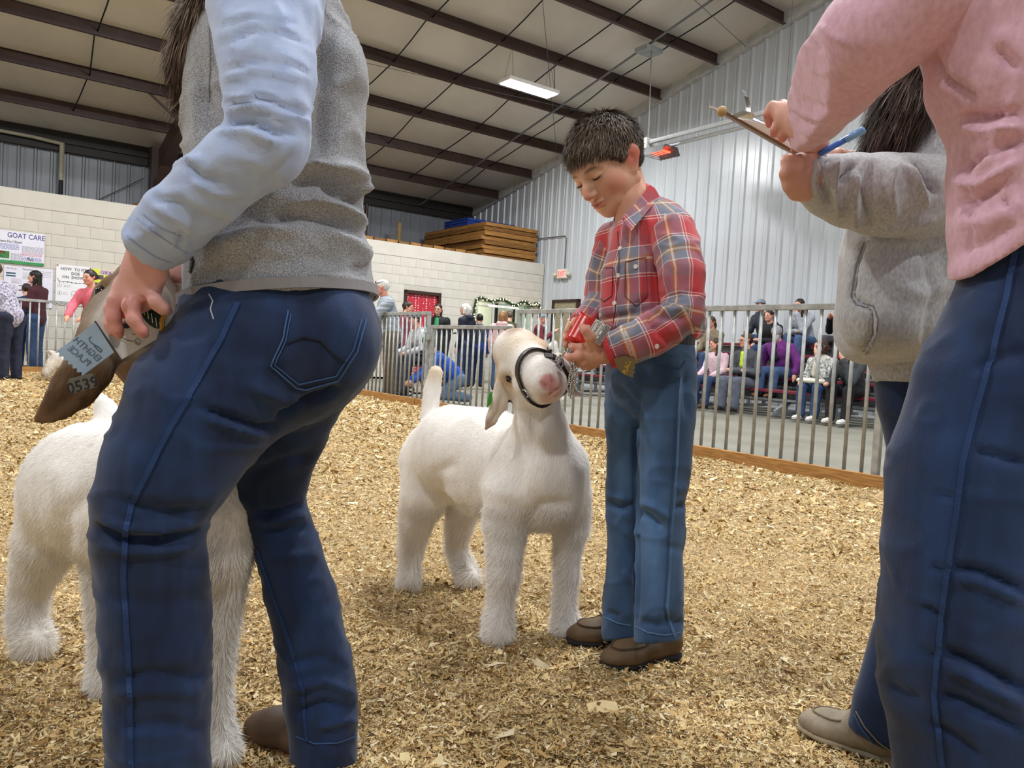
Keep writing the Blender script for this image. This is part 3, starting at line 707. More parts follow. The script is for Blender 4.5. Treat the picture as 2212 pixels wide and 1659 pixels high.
def hairs(V, Q, N, count, length, width, flow, lift=.35, weight=None, jit=.25, seed=1, col=None, droop=0, simple=False):
    """short tapering blades growing from a surface; flow(points)->direction"""
    rg = np.random.default_rng(seed)
    ar = np.linalg.norm(np.cross(V[Q[:, 1]]-V[Q[:, 0]], V[Q[:, 3]]-V[Q[:, 0]]), axis=1)
    if weight is not None: ar = ar*weight(V[Q].mean(1))
    f = rg.choice(len(Q), count, p=ar/ar.sum()); a, b = rg.random((2, count, 1))
    q = V[Q[f]]; p = (q[:, 0]*(1-a)+q[:, 1]*a)*(1-b)+(q[:, 3]*(1-a)+q[:, 2]*a)*b; n = N[Q[f, 0]]
    fl = flow(p); fl = fl-(fl*n).sum(1, keepdims=True)*n; fl /= np.linalg.norm(fl, axis=1, keepdims=True)+1e-9
    d = fl+n*lift+rg.normal(0, jit, (count, 3)); d /= np.linalg.norm(d, axis=1, keepdims=True)
    L = (length(p) if callable(length) else length)*rg.uniform(.6, 1.2, (count, 1)) if not callable(length) else length(p)[:, None]*rg.uniform(.6, 1.2, (count, 1))
    sd = np.cross(d, n); sd /= np.linalg.norm(sd, axis=1, keepdims=True)+1e-9
    mid = p+d*L*.55; d2 = d+fl*.35-n*.25*lift+np.array([0, 0, -droop]); d2 /= np.linalg.norm(d2, axis=1, keepdims=True); tip = mid+d2*L*.5
    p = p-n*.002
    if simple:
        W3 = np.stack([p-sd*width*.6, p+sd*width*.6, tip], 1); return W3.reshape(-1, 3), np.arange(count*3).reshape(-1, 3), np.repeat(p, 3, 0)
    W5 = np.stack([p-sd*width/2, p+sd*width/2, mid+sd*width*.4, mid-sd*width*.4, tip], 1)
    o = np.arange(count)[:, None]*5
    return W5.reshape(-1, 3), np.concatenate([o+np.array([0, 1, 2, 3]), o+np.array([3, 2, 4, 4])]), np.repeat(p, 5, 0)
def hair_obj(name, Vh, Fh, m, parent, col=None):
    q = Fh[:len(Fh)//2] if Fh.shape[1] == 4 else np.zeros((0, 4), int); t = Fh[len(Fh)//2:, :3] if Fh.shape[1] == 4 else Fh
    L = worldmat(parent).inverted(); Mi = np.array(L); Vl = Vh @ Mi[:3, :3].T + Mi[:3, 3]; c = Vl.mean(0)
    me = bpy.data.meshes.new(name); me.vertices.add(len(Vl)); me.vertices.foreach_set('co', (Vl-c).astype(np.float32).ravel())
    li = np.concatenate([q.ravel(), t.ravel()]).astype(np.int32); me.loops.add(len(li)); me.loops.foreach_set('vertex_index', li)
    me.polygons.add(len(q)+len(t)); me.polygons.foreach_set('loop_start', np.concatenate([np.arange(len(q))*4, len(q)*4+np.arange(len(t))*3]).astype(np.int32))
    me.update(calc_edges=True)
    me.polygons.foreach_set('use_smooth', [True]*len(me.polygons))
    if col is not None:
        a = me.color_attributes.new('Col', 'FLOAT_COLOR', 'POINT'); cc = np.ones((len(Vl), 4), np.float32); cc[:, :3] = col; a.data.foreach_set('color', cc.ravel())
    o = add_obj(name, me, m, parent, tuple(c)); tag(o, kind='stuff'); return o
def blend(V, base, spots):
    """per-vertex colour from soft coloured spots: (centre, radius, colour, softness)"""
    c = np.tile(np.array(lin(base)), (len(V), 1))
    for ctr, r, cl, so in spots:
        d = np.linalg.norm((V-np.array(ctr))/np.array(r), axis=1); w_ = np.clip((1+so-d)/(2*so+1e-6), 0, 1)[:, None]; w_ = w_*w_*(3-2*w_)
        c = c*(1-w_)+np.array(lin(cl))*w_
    return c
def chain_uv(V, axis, ref, start=0.):
    """along / around coordinates of points about a bent axis"""
    axis = [np.array(a, float) for a in axis]; best = np.full(len(V), 1e9); out = np.zeros((len(V), 3)); s0 = start
    for a, b in zip(axis[:-1], axis[1:]):
        d = b-a; L = np.linalg.norm(d); d = d/L; t = np.clip((V-a)@d, 0, L); q = V-a-t[:, None]*d; dist = np.linalg.norm(q, axis=1); m = dist < best
        x = np.array(ref)-d*(np.array(ref)@d); x /= np.linalg.norm(x); y = np.cross(d, x); ang = np.arctan2(q@y, q@x); tt = (V-a)@d
        out[m, 0] = s0+tt[m]; out[m, 1] = ang[m]; out[m, 2] = dist[m]; best[m] = dist[m]; s0 += L
    return out
class Frame:
    """local axes: x = the being's left, y = up, z = forward"""
    def __init__(s, o, f, u, sc=1.0, cam_axes=True):
        C = RC if cam_axes else np.eye(3)
        f = C@np.array(f, float); f /= np.linalg.norm(f); u = C@np.array(u, float); u = u-f*(u@f); u /= np.linalg.norm(u)
        s.o = np.array(o, float); s.M = np.stack([np.cross(u, f), u, f], 1); s.s = sc
    def __call__(s, x, y, z): return s.o+s.M@(np.array([x, y, z])*s.s)
    def loc(s, V): return ((V-s.o)@s.M)/s.s
def head_sdf(S, T, detail=True, kid=True):
    s = T.s; k = .012*s
    S.ell(T(0, .028, -.012), np.array([.072, .083, .092])*s, T.M, k)
    S.ell(T(0, -.028, .024), np.array([.055, .074, .060])*s, T.M, .03*s)
    S.wchain([T(.05, -.048, -.005), T(.028, -.076, .04), T(0, -.086, .06), T(-.028, -.076, .04), T(-.05, -.048, -.005)], np.array([.018, .017, .017, .017, .018])*s, .025*s)
    S.cone(T(.036, -.026, .05), .022*s, T(.042, -.042, .03), .019*s, .02*s); S.cone(T(-.036, -.026, .05), .022*s, T(-.042, -.042, .03), .019*s, .02*s)
    S.ell(T(0, .025, .055), np.array([.05, .04, .03])*s, T.M, .02*s)
    S.wchain([T(0, .006, .082), T(0, -.018, .093), T(0, -.034, .101)], np.array([.0085, .0095, .0105])*s, .014*s)
    if detail:
        for x in (1, -1):
            S.ell(T(.030*x, -.001, .092), np.array([.017, .011, .014])*s, T.M, .012*s, True)
            S.ell(T(.031*x, -.003, .070), np.array([.0155, .0115, .0135])*s, T.M, .004*s)
            S.cone(T(.012*x, .014, .083), .006*s, T(.044*x, .016, .068), .005*s, .012*s)
            S.cone(T(.009*x, -.038, .091), .0065*s, T(.0105*x, -.037, .088), .0065*s, .006*s)
        S.ell(T(0, -.0575, .083), np.array([.021, .0055, .0105])*s, T.M, .006*s)
        S.ell(T(0, -.0665, .0815), np.array([.018, .0060, .0105])*s, T.M, .006*s)
        S.cone(T(.018, -.062, .089), .0012*s, T(-.018, -.062, .089), .0012*s, .004*s, None, True)
        S.ell(T(0, -.0765, .086), np.array([.014, .004, .006])*s, T.M, .006*s, True)
    for x in (1, -1):
        e = T(.073*x, -.008, -.008); fl = (T.M@np.array([.85*x, 0, .5]), .38)
        S.wchain([T(.071*x, .016, -.016), T(.075*x, .006, -.008), T(.071*x, -.027, .0)], np.array([.018, .021, .012])*s, .008*s, fl)
        if detail: S.ell(T(.084*x, -.003, .002), np.array([.009, .015, .009])*s, T.M, .004*s, True)
def skin_col(V, T, skin='#e2ae94', lip='#c8786e', blush='#dc9280'):
    sp = [(T(.045, -.035, .05), .028*T.s, blush, .7), (T(-.045, -.035, .05), .028*T.s, blush, .7), (T(0, -.034, .105), .014*T.s, blush, .6), (T(.078, 0, -.01), .026*T.s, '#d07a66', .5), (T(-.078, 0, -.01), .026*T.s, '#d07a66', .5)]
    c = blend(V, skin, sp); L = T.loc(V)
    m = np.exp(-(((L[:, 1]+.062)/.0085)**2+(L[:, 0]/.0195)**4))*(L[:, 2] > .06)
    c = c*(1-m[:, None])+np.array(lin(lip))*m[:, None]
    for x in (1, -1):
        lx = L[:, 0]*x
        br = np.exp(-(((L[:, 1]-.0185+.15*np.abs(lx-.03))/.0042)**2+((lx-.029)/.0175)**4))*(L[:, 2] > .04)
        c = c*(1-.85*br[:, None])+np.array(lin('#3d2c22'))*.85*br[:, None]
        la = np.exp(-(((L[:, 1]+.0075-.9*(lx-.031)**2*20)/.0022)**2+((lx-.031)/.0155)**4))*(L[:, 2] > .05)
        c = c*(1-.9*la[:, None])+np.array(lin('#20140f'))*.9*la[:, None]
    return c
M_skin = mat('skin', '#ffffff', .5, .05, 25, attr=True, bump=.05, bs=300, spec=.35)
def sdf_obj(name, S, m, parent, relax_it=1, fold=None, wr=None, col=None, puv=None, keep=False, smooth=True):
    V, Q = S.build() if isinstance(S, SDF) else S
    if relax_it: V = relax(V, Q, relax_it)
    if wr: 
        for w_ in (wr if isinstance(wr, list) else [wr]): V = wrinkle(V, Q, *w_)
    if fold: V = folds(V, Q, fold)
    c = col(V) if callable(col) else col; pv = puv(V) if callable(puv) else puv
    o = mesh_obj(name, V, Q, m, parent, smooth, col=c, puv=pv)
    return (o, V, Q) if keep else o
def join_vq(parts):
    Vs, Qs, n = [], [], 0
    for V, Q in parts: Vs.append(V); Qs.append(Q+n); n += len(V)
    return np.concatenate(Vs), np.concatenate(Qs)
M_denim = {}
def denim(name, c, c2, rough=.85):
    m = mat(name, c, rough, .1, 16, col2=c2, attr=True, bump=.25, bs=420, stretch=(1, 1, .35), sheen=.15, bdist=.002); return m
SHOE_SOLE = mat('shoe_sole', '#2b2825', .8)
def shoe(parent, heel, toe, m, wd=.042, ht=.085, sole=None, name='shoe', res=.006, moc=None, boot=0, col2=None):
    """heel and toe are ground points"""
    heel = np.array(heel, float); toe = np.array(toe, float); heel[2] = toe[2] = 0; f = toe-heel; L = np.linalg.norm(f); f /= L
    up = np.array([0, 0, 1.]); sd = np.cross(f, up); M = np.stack([sd, f, up], 1)
    pt = lambda a, s_, z: heel+f*a*L+sd*s_+up*z
    S = SDF(res); fl = (up, .8)
    S.cone(pt(.15, 0, ht*.52), wd*.86, pt(.42, 0, ht*.50), wd*.92, .02); S.cone(pt(.42, 0, ht*.46), wd*.92, pt(.72, 0, ht*.40), wd*1.0, .02, (up, .75)); S.cone(pt(.72, 0, ht*.36), wd*1.0, pt(.88, 0, ht*.32), wd*.82, .02, (up, .65))
    S.cone(pt(.16, 0, ht*.6), wd*.8, pt(.28, 0, ht*1.05), wd*.78, .02)
    if boot: S.cone(pt(.2, 0, ht), wd*.8, pt(.22, 0, ht+boot), wd*.95, .02)
    S.half(pt(0, 0, .016), -up)
    r = thing(name, tuple(heel)) if parent is None else None
    par = parent
    o, V, Q = sdf_obj(name, S, m, par, 1, keep=True)
    S2 = SDF(res); S2.cone(pt(.14, 0, .012), wd*.92, pt(.7, 0, .012), wd*1.06, .0, (up, .36)); S2.cone(pt(.7, 0, .012), wd*1.06, pt(.87, 0, .012), wd*.9, .01, (up, .36)); S2.half(pt(0, 0, .001), -up)
    # sole as a sub-part of the shoe
    sdf_obj('sole', S2, sole or SHOE_SOLE, o, 1)
    return o, V, Q, pt
# ================================================================ CENTRAL GOAT
M_fur = mat('goat_coat', '#ffffff', .75, .05, 30, attr=True, bump=.35, bs=160, stretch=(1, 1, .4), sheen=.2, bdist=.006)
M_leather = mat('dark_leather', '#2c2422', .5, .2, 20, bump=.15, bs=150)
M_chrome = mat('chrome_chain', '#d5d6d8', .16, .05, metal=1.)
M_eye = mat('goat_eye', '#241a12', .08, .2, 40, spec=.8)
M_hoof = mat('hoof', '#6e6457', .5)
def goat_head(S, T):
    s = T.s
    S.ell(T(0, .018, -.045), np.array([.060, .060, .072])*s, T.M, .02*s)
    S.ell(T(0, .055, -.035), np.array([.046, .034, .042])*s, T.M, .03*s)
    S.wchain([T(0, .022, .0), T(0, .004, .05), T(0, -.014, .092), T(0, -.022, .115)], np.array([.052, .046, .041, .037])*s, .02*s)
    S.wchain([T(.030, -.03, -.03), T(.022, -.05, .05), T(.012, -.048, .105)], np.array([.042, .035, .027])*s, .02*s)
    S.wchain([T(-.030, -.03, -.03), T(-.022, -.05, .05), T(-.012, -.048, .105)], np.array([.042, .035, .027])*s, .02*s)
    S.ell(T(0, -.020, .122), np.array([.030, .025, .019])*s, T.M, .012*s)
    S.ell(T(0, -.050, .112), np.array([.026, .018, .024])*s, T.M, .01*s)
    for x in (1, -1):
        S.cone(T(.0165*x, -.012, .148), .0045*s, T(.006*x, -.027, .1535), .0035*s, .004*s, None, True)
        S.cone(T(.048*x, .020, .004), .017*s, T(.052*x, .010, -.02), .02*s, .014*s)
        S.ell(T(.0615*x, .002, .012), np.array([.010, .0095, .013])*s, T.M, .005*s, True)
        S.ell(T(.046*x, -.02, .04), np.array([.016, .022, .03])*s, T.M, .015*s)
    
    for x in (1, -1): S.cone(T(.0*x, -.043, .1475), .0026*s, T(.033*x, -.044, .117), .0024*s, .004*s, None, True); S.cone(T(0, -.028, .1545), .0018*s, T(0, -.042, .149), .0018*s, .003*s, None, True)
def coat_flow(rear):
    rear = np.array(rear, float)
    def f(p): return np.tile(rear, (len(p), 1))+np.stack([np.zeros(len(p)), np.zeros(len(p)), -.9*np.ones(len(p))], -1)
    return f
g = thing('goat', tuple(G(1060, 1330)), 'white goat with tan face, dark leather halter and green ear tag beside the boy', 'goat')
S = SDF(.0068); ch_ = S.chain
ch_([(1170, 1030, 1.95, 96), (1110, 1005, 2.04, 102), (1050, 985, 2.13, 104), (985, 972, 2.23, 96), (945, 985, 2.31, 76)], .04)
ch_([(1172, 1085, 1.95, 58), (1110, 1070, 2.02, 62), (1045, 1050, 2.10, 62)], .05)
ch_([(1168, 985, 1.94, 84), (1167, 925, 1.90, 62), (1160, 865, 1.88, 47), (1150, 815, 1.875, 46)], .05)
ch_([(1205, 1020, 1.935, 60), (1222, 1070, 1.94, 48)], .04)
ch_([(1110, 1070, 1.93, 70), (1094, 1130, 1.925, 47), (1090, 1190, 1.915, 36), (1089, 1240, 1.913, 33), (1084, 1300, 1.913, 25), (1078, 1338, 1.91, 29), (1075, 1366, 1.905, 33)], .022)
ch_([(1228, 1080, 1.965, 50), (1233, 1140, 1.97, 38), (1227, 1195, 1.975, 27), (1226, 1240, 1.98, 25), (1220, 1300, 1.98, 22), (1222, 1336, 1.98, 25), (1223, 1356, 1.975, 28)], .02)
ch_([(928, 1010, 2.29, 66), (915, 1075, 2.27, 52), (900, 1125, 2.275, 35), (888, 1185, 2.29, 25), (886, 1232, 2.275, 19), (883, 1256, 2.262, 23)], .02)
ch_([(990, 1040, 2.33, 60), (1000, 1095, 2.33, 38), (992, 1140, 2.35, 27), (985, 1180, 2.37, 22), (1000, 1222, 2.355, 20), (1014, 1250, 2.335, 25)], .02)
ch_([(935, 935, 2.38, 30), (928, 890, 2.41, 18), (934, 840, 2.43, 18), (942, 805, 2.42, 15)], .025)
GT = Frame(P(1141, 789, 1.845), (.22, -.18, .95), (-.50, .78, .36), 1.0)
gfloor = P(1080, 1384, 1.905)
Vb, Qb = S.build(); Vb = relax(Vb, Qb, 1)
S = SDF(.0036); goat_head(S, GT)
S.cone(GT(0, -.02, -.07), .058, P(1158, 868, 1.88), .054, .03)
fl1 = (RC@np.array([.25, 0, .95]), .36)
S.chain([(1090, 806, 1.885, 14), (1084, 840, 1.87, 19), (1076, 875, 1.86, 19), (1062, 905, 1.855, 14), (1049, 925, 1.855, 5)], .015, fl1)
fl2 = (RC@np.array([-.8, .1, .5]), .4)
S.chain([(1203, 775, 1.86, 14), (1221, 800, 1.88, 17), (1225, 830, 1.885, 15), (1240, 848, 1.885, 9), (1257, 853, 1.885, 6)], .012, fl2)
Vh, Qh = S.build(); Vh = relax(Vh, Qh, 1)
V, Q = join_vq([(Vb, Qb), (Vh, Qh)])
V = folds(V, Q, [([(1085, 850), (1078, 890), (1055, 920)], 5, -.004), ([(1150, 850), (1150, 950), (1165, 1000)], 14, -.003), ([(957, 1069), (945, 1020), (985, 1000)], 14, -.006), ([(1130, 1136), (1170, 1090), (1230, 1085)], 12, -.006), ([(1120, 915), (1135, 990), (1120, 1060)], 16, -.004)])
V = wrinkle(V, Q, .0022, 38, 2, (1, 1, .35))
tanc = '#cda36f'
cols = blend(V, '#f7f2ec', [(GT(.062, .03, -.05), .035, '#d9b98c', .8), (GT(-.062, .03, -.05), .04, '#d2ab78', .8), (GT(-.06, -.01, .0), .032, '#dcc09a', .8), (GT(.05, .03, 0), .032, '#d2b48c', .8), (GT(0, .055, .0), .04, '#ecdcc2', .8), (GT(.02, .085, -.03), .022, '#b99a86', .7),
    (P(1070, 885, 1.86), .045, '#e3d2bd', .7), (P(1055, 918, 1.855), .016, '#cdb29e', .6), (P(1224, 815, 1.88), .05, '#b9aaa0', .5), (P(1255, 853, 1.885), .014, '#e8ded8', .4),
    (GT(0, -.018, .150), (.021, .017, .02), '#dc9c98', .25), (GT(0, -.043, .14), (.030, .009, .03), '#dfaaa2', .5), (GT(-.018, -.056, .125), .018, '#e6c3b8', .6), (P(940, 800, 2.42), .03, '#e8d5b5', .8), (GT(.0115, -.019, .152), .0055, '#9c5a58', .5), (GT(-.0115, -.019, .152), .0055, '#9c5a58', .5)])
goat_body = mesh_obj('body', V, Q, M_fur, g, True, col=cols); goat_bv = bvh_of(V, Q)
N = vnormals(V, Q)
def wt(p):
    L = GT.loc(p); near = np.linalg.norm(p-GT(0, 0, .02), axis=1) < .15; nose = np.linalg.norm(p-GT(0, -.02, .150), axis=1) < .022
    x, y, Z = proj(p); neck = (y < 1060) & (x > 1115)
    return np.where((x < 1092) & (y < 940) & (x > 1040) & (Z < 1.9), 0, 1)*np.where(nose, 0, 1)*np.where(near, .5, np.where(neck, .12, 1.0))+np.where(y > 1090, 1.2, 0)
def lenf(p):
    x, y, Z = proj(p); near = np.linalg.norm(p-GT(0, 0, .02), axis=1) < .16
    return np.where(near, .009, np.where((y > 1090), .028, np.where((y < 1080) & (x > 1115), .005, .011)))
rear = P(945, 985, 2.31)-P(1170, 1030, 1.95); rear /= np.linalg.norm(rear)
Vf, Ff, root = hairs(V, Q, N, 110000, lenf, .0012, coat_flow(rear), .22, wt, .18, 5, simple=True)
from mathutils.kdtree import KDTree
def near_cols(root, V, cols):
    kd = KDTree(len(V))
    for i, v in enumerate(V): kd.insert(v, i)
    kd.balance(); u = root[::3]; c = np.array([cols[kd.find(p)[1]] for p in u]); return np.repeat(c, 3, 0)
hair_obj('fur', Vf, Ff, M_fur, g, near_cols(Vf, V[::2], cols[::2]))
for x in (1, -1):
    b = MB(); b.ball(GT(.0545*x, .002, .012), .0112, 12, 8); e = b.build('eye', M_eye, g, True)
    b = MB(); b.cap = 0; b.box(GT(.0648*x, .003, .015), (.002, .003, .012), GT.M); b.build('pupil', M_black, e)
# halter
hl = thing('halter', tuple(GT(0, 0, .05)), 'dark leather noseband halter with chrome buckle on the central goat', 'halter')
M_strap = M_leather
ax = GT.M@np.array([.12, -.05, 1.]); c0 = GT(0, -.02, .070)
loop_band(goat_bv, c0, ax, .019, M_strap, hl, 'noseband', .004, .16, 40, .002)
pts, nr = ring_on(goat_bv, GT(0, -.03, .0), GT.M@np.array([0, -.75, .6]), .16, 40, .002)
low = [i for i in range(len(pts)) if GT.loc(pts[i][None])[0, 1] < -.045]
b = MB(); b.strip([pts[i] for i in low], .010, np.array([nr[i] for i in low]), .003); b.build('jaw_strap', M_strap, hl)
h, n_ = cast(goat_bv, 1140, 846)
if h is not None:
    b = MB(); x_ = np.cross(n_, (0, 0, 1.)); x_ /= np.linalg.norm(x_); y_ = np.cross(n_, x_)
    b.tube([h+n_*.006+x_*.013*math.cos(a)+y_*.010*math.sin(a) for a in np.linspace(0, 6.283, 13)[:-1]], .002, 6, True); b.build('buckle', M_chrome, hl, True)
b = MB(); rp = GT(.050, -.012, .084); b.tube([rp+RC@np.array([.013*math.cos(a), .013*math.sin(a), .004]) for a in np.linspace(0, 6.283, 13)[:-1]], .0028, 6, True); b.build('ring', M_chrome, hl, True)
b = MB(); b.strip([GT(.032, .020, .084), GT(.047, .008, .086), GT(.054, -.008, .086)], .014, GT.M@np.array([.6, .5, .6]), .005); b.build('noseband_keeper', M_strap, hl)
# ear tag
b = MB(); tg = [P(*p) for p in ((1058, 845, 1.84), (1062, 849, 1.84), (1063, 862, 1.842), (1060, 873, 1.842), (1051, 880, 1.842), (1053, 862, 1.84))]
b.prism(tg, RC@np.array([0.001, 0, .003])); tag(b.build('ear_tag', mat('green_tag', '#4fa53f', .4)), 'small green plastic tag in the hanging ear of the central goat', 'ear tag')
# lead chain
lc = thing('lead_chain', tuple(P(1236, 800, 1.68)), 'shiny chrome lead chain hanging from the boy hand to the halter', 'chain')
def chain_links(path, parent, pitch=.011, r=.0052, wire=.0015):
    pts = [np.array(p) for p in path]; seg = [np.linalg.norm(b-a) for a, b in zip(pts[:-1], pts[1:])]; tot = sum(seg); n = int(tot/pitch)
    for k in range(n):
        s = (k+.5)*pitch; i = 0
        while i < len(seg)-1 and s > seg[i]: s -= seg[i]; i += 1
        d = (pts[i+1]-pts[i])/seg[i]; c = pts[i]+d*s; x = np.cross(d, (.3, .8, .2)); x /= np.linalg.norm(x); y = np.cross(d, x)
        a = k*math.pi/2+.5; q = math.cos(a)*x+math.sin(a)*y; b = MB()
        b.tube([c+d*(pitch*.80)*math.cos(t)+q*r*math.sin(t) for t in np.linspace(0, 6.283, 11)[:-1]], wire, 5, True); b.build('link', M_chrome, parent, True)
chain_links([rp, P(1208, 772, 1.69), P(1222, 765, 1.65), P(1236, 752, 1.63), P(1237, 768, 1.625)], lc, .012, .0062, .0017)
chain_links([P(1234, 768, 1.63), P(1238, 785, 1.62), P(1233, 815, 1.63), P(1228, 840, 1.64), P(1236, 853, 1.64), P(1238, 835, 1.635), P(1245, 800, 1.625), P(1246, 782, 1.63)], lc)
# ================================================================ THE BOY
boy = thing('person', tuple((G(1380, 1440)+G(1300, 1400))/2), 'boy in red plaid shirt and blue jeans looking down at a red package', 'person')
BT = Frame(P(1314, 361, 1.80), (-.69, -.52, .52), (-.46, .86, .22), .98)
S = SDF(.0026); head_sdf(S, BT); Vh, Qh = S.build(); Vh = relax(Vh, Qh, 1)
S = SDF(.0075)
S.cone(BT(0, -.02, -.04), .043, P(1366, 440, 1.79), .040, .02); S.cone(P(1366, 440, 1.79), .040, P(1388, 500, 1.79), .05, .02)
S.chain([(1400, 520, 1.79, 70), (1402, 620, 1.78, 90), (1405, 740, 1.78, 86)], .04)
S.chain([(1455, 520, 1.71, 36), (1470, 610, 1.64, 33), (1476, 690, 1.62, 28), (1400, 725, 1.62, 27), (1310, 760, 1.63, 24)], .02)
S.chain([(1330, 530, 1.87, 36), (1302, 640, 1.9, 28), (1262, 700, 1.83, 22), (1240, 712, 1.78, 20)], .02)
S.chain([(1435, 800, 1.74, 48), (1428, 1090, 1.74, 38), (1424, 1320, 1.72, 26)], .03); S.chain([(1365, 800, 1.82, 46), (1362, 1090, 1.85, 38), (1356, 1300, 1.88, 26)], .03)
Vt, Qt = S.build()
S = SDF(.0026)
S.chain([(1325, 758, 1.63, 25), (1300, 760, 1.63, 26), (1282, 762, 1.63, 27)], .015, (RC@np.array([.1, .2, 1.]), .75))
S.chain([(1285, 748, 1.62, 15), (1275, 728, 1.60, 12), (1265, 714, 1.595, 9.5), (1258, 706, 1.60, 8)], .008)
S.chain([(1278, 750, 1.635, 13), (1256, 752, 1.625, 10.5), (1240, 750, 1.63, 8.5), (1234, 746, 1.645, 7.5)], .005)
S.chain([(1276, 764, 1.635, 13), (1250, 770, 1.62, 10.5), (1232, 772, 1.625, 8.5), (1224, 770, 1.64, 7)], .005)
S.chain([(1278, 777, 1.64, 13), (1258, 784, 1.63, 10), (1246, 786, 1.64, 8), (1240, 782, 1.66, 7)], .005)
S.chain([(1286, 785, 1.645, 11), (1272, 791, 1.645, 9), (1260, 793, 1.655, 7.5)], .005)
S.chain([(1262, 700, 1.80, 22), (1250, 712, 1.76, 22), (1246, 725, 1.73, 20)], .012)
S.chain([(1246, 702, 1.74, 11), (1232, 706, 1.71, 10), (1226, 716, 1.68, 8.5)], .004); S.chain([(1242, 715, 1.73, 11), (1225, 722, 1.70, 10), (1222, 732, 1.67, 8)], .004)
S.chain([(1242, 728, 1.73, 10), (1224, 735, 1.70, 9), (1224, 745, 1.67, 8)], .004); S.chain([(1258, 694, 1.73, 10), (1243, 694, 1.69, 9), (1237, 702, 1.665, 8)], .004)
Vn, Qn = S.build(); Vn = relax(Vn, Qn, 1)
V, Q = join_vq([(Vh, Qh), (Vt, Qt), (Vn, Qn)])
cols = skin_col(V, BT, '#dcab8d', '#c87468', '#d8947c'); nh = len(Vh)
x, y, Z = proj(V); hd = (np.arange(len(V)) >= nh)
cols[hd] = blend(V[hd], '#d89f84', [(P(1262, 712, 1.6), .02, '#dd9a86', .6), (P(1228, 765, 1.63), .03, '#dd9a86', .6)])
mesh_obj('body', V, Q, M_skin, boy, True, col=cols)
for x in (1, -1):
    b = MB(); b.tube([BT(x*(.0305+t), -.0085+18*t*t*.9, .0835-14*t*t) for t in (-.013, -.0065, 0, .0065, .013)], [.0007, .0013, .0015, .0013, .0007], 5); b.build('eyelash', mat('lash', '#1c120d', .6), boy)
# hair
M_hair = mat('hair', '#ffffff', .6, .15, 60, attr=True, spec=.3)
S = SDF(.0035); S.ell(BT(0, .036, -.016), np.array([.079, .087, .097]), BT.M, 0)
S.half(BT(0, .054, .085), BT.M@np.array([0, -.78, .62])); S.half(BT(0, -.06, 0), BT.M@np.array([0, -1, -.1]))
for x in (1, -1): S.ell(BT(.085*x, -.02, -.0), np.array([.03, .028, .03]), BT.M, .004, True)
V, Q = S.build(); V = relax(V, Q, 2); N = vnormals(V, Q)
V = V+N*(.004*vnoise(V, 45, 3))[:, None]
mesh_obj('hair', V, Q, M_hair, boy, True, col=blend(V, '#44362d', []))
crown = BT(0.01, .115, -.06)
def flow_b(p): return (p-crown)/np.linalg.norm(p-crown, axis=1, keepdims=True)+BT.M@np.array([.1, -.25, .35])
Vf, Ff, root = hairs(V, Q, N, 16000, lambda p: .014+.016*np.clip((BT.loc(p)[:, 1]-.02)/.05, 0, 1)+.008*(BT.loc(p)[:, 2] > .05), .0020, flow_b, .17, None, .16, 8)
hc = np.repeat(np.array([lin('#67574a'), lin('#7a695a'), lin('#4f4138'), lin('#98866f')])[RNG.choice(4, len(Vf)//5, p=[.4, .25, .25, .1])], 5, 0)
hair_obj('hair_strands', Vf, Ff, M_hair, boy, hc)
# plaid
def plaid(name):
    m = bpy.data.materials.new(name); m.use_nodes = True; nt = m.node_tree; N = nt.nodes; L = nt.links; bs_ = N['Principled BSDF']; bs_.inputs['Roughness'].default_value = .85; bs_.inputs['Sheen Weight'].default_value = .2
    at = N.new('ShaderNodeAttribute'); at.attribute_name = 'puv'; sp = N.new('ShaderNodeSeparateXYZ'); L.new(at.outputs['Vector'], sp.inputs[0])
    stops = [(0, '#c4383e'), (.26, '#efe2dc'), (.275, '#b5484f'), (.31, '#efe2dc'), (.33, '#74788a'), (.52, '#a07a50'), (.56, '#e2d6c6'), (.60, '#a07a50'), (.64, '#74788a'), (.80, '#e9dfda'), (.815, '#a8464e')]
    outs = []
    for ch in (0, 1):
        md = N.new('ShaderNodeMath'); md.operation = 'DIVIDE'; md.inputs[1].default_value = (.128, .118)[ch]; L.new(sp.outputs[ch], md.inputs[0])
        fr = N.new('ShaderNodeMath'); fr.operation = 'FRACT'; L.new(md.outputs[0], fr.inputs[0])
        cr = N.new('ShaderNodeValToRGB'); cr.color_ramp.interpolation = 'CONSTANT'; el = cr.color_ramp.elements
        el[0].position = 0; el[0].color = (*lin(stops[0][1]), 1); el[1].position = stops[1][0]; el[1].color = (*lin(stops[1][1]), 1)
        for p, c in stops[2:]: e = el.new(p); e.color = (*lin(c), 1)
        L.new(fr.outputs[0], cr.inputs[0]); outs.append(cr.outputs[0])
    mx = N.new('ShaderNodeMix'); mx.data_type = 'RGBA'; mx.inputs[0].default_value = .5; L.new(outs[0], mx.inputs[6]); L.new(outs[1], mx.inputs[7])
    nz = N.new('ShaderNodeTexNoise'); nz.inputs['Scale'].default_value = 500; bp = N.new('ShaderNodeBump'); bp.inputs['Strength'].default_value = .25; bp.inputs['Distance'].default_value = .002
    tc = N.new('ShaderNodeTexCoord'); L.new(tc.outputs['Object'], nz.inputs['Vector']); L.new(nz.outputs[0], bp.inputs['Height']); L.new(bp.outputs[0], bs_.inputs['Normal'])
    L.new(mx.outputs[2], bs_.inputs['Base Color']); return m
M_plaid = plaid('red_plaid_flannel')
S = SDF(.0045)
S.chain([(1392, 478, 1.78, 46), (1402, 520, 1.78, 84), (1400, 600, 1.78, 100), (1402, 680, 1.78, 107), (1412, 712, 1.78, 100)], .03)
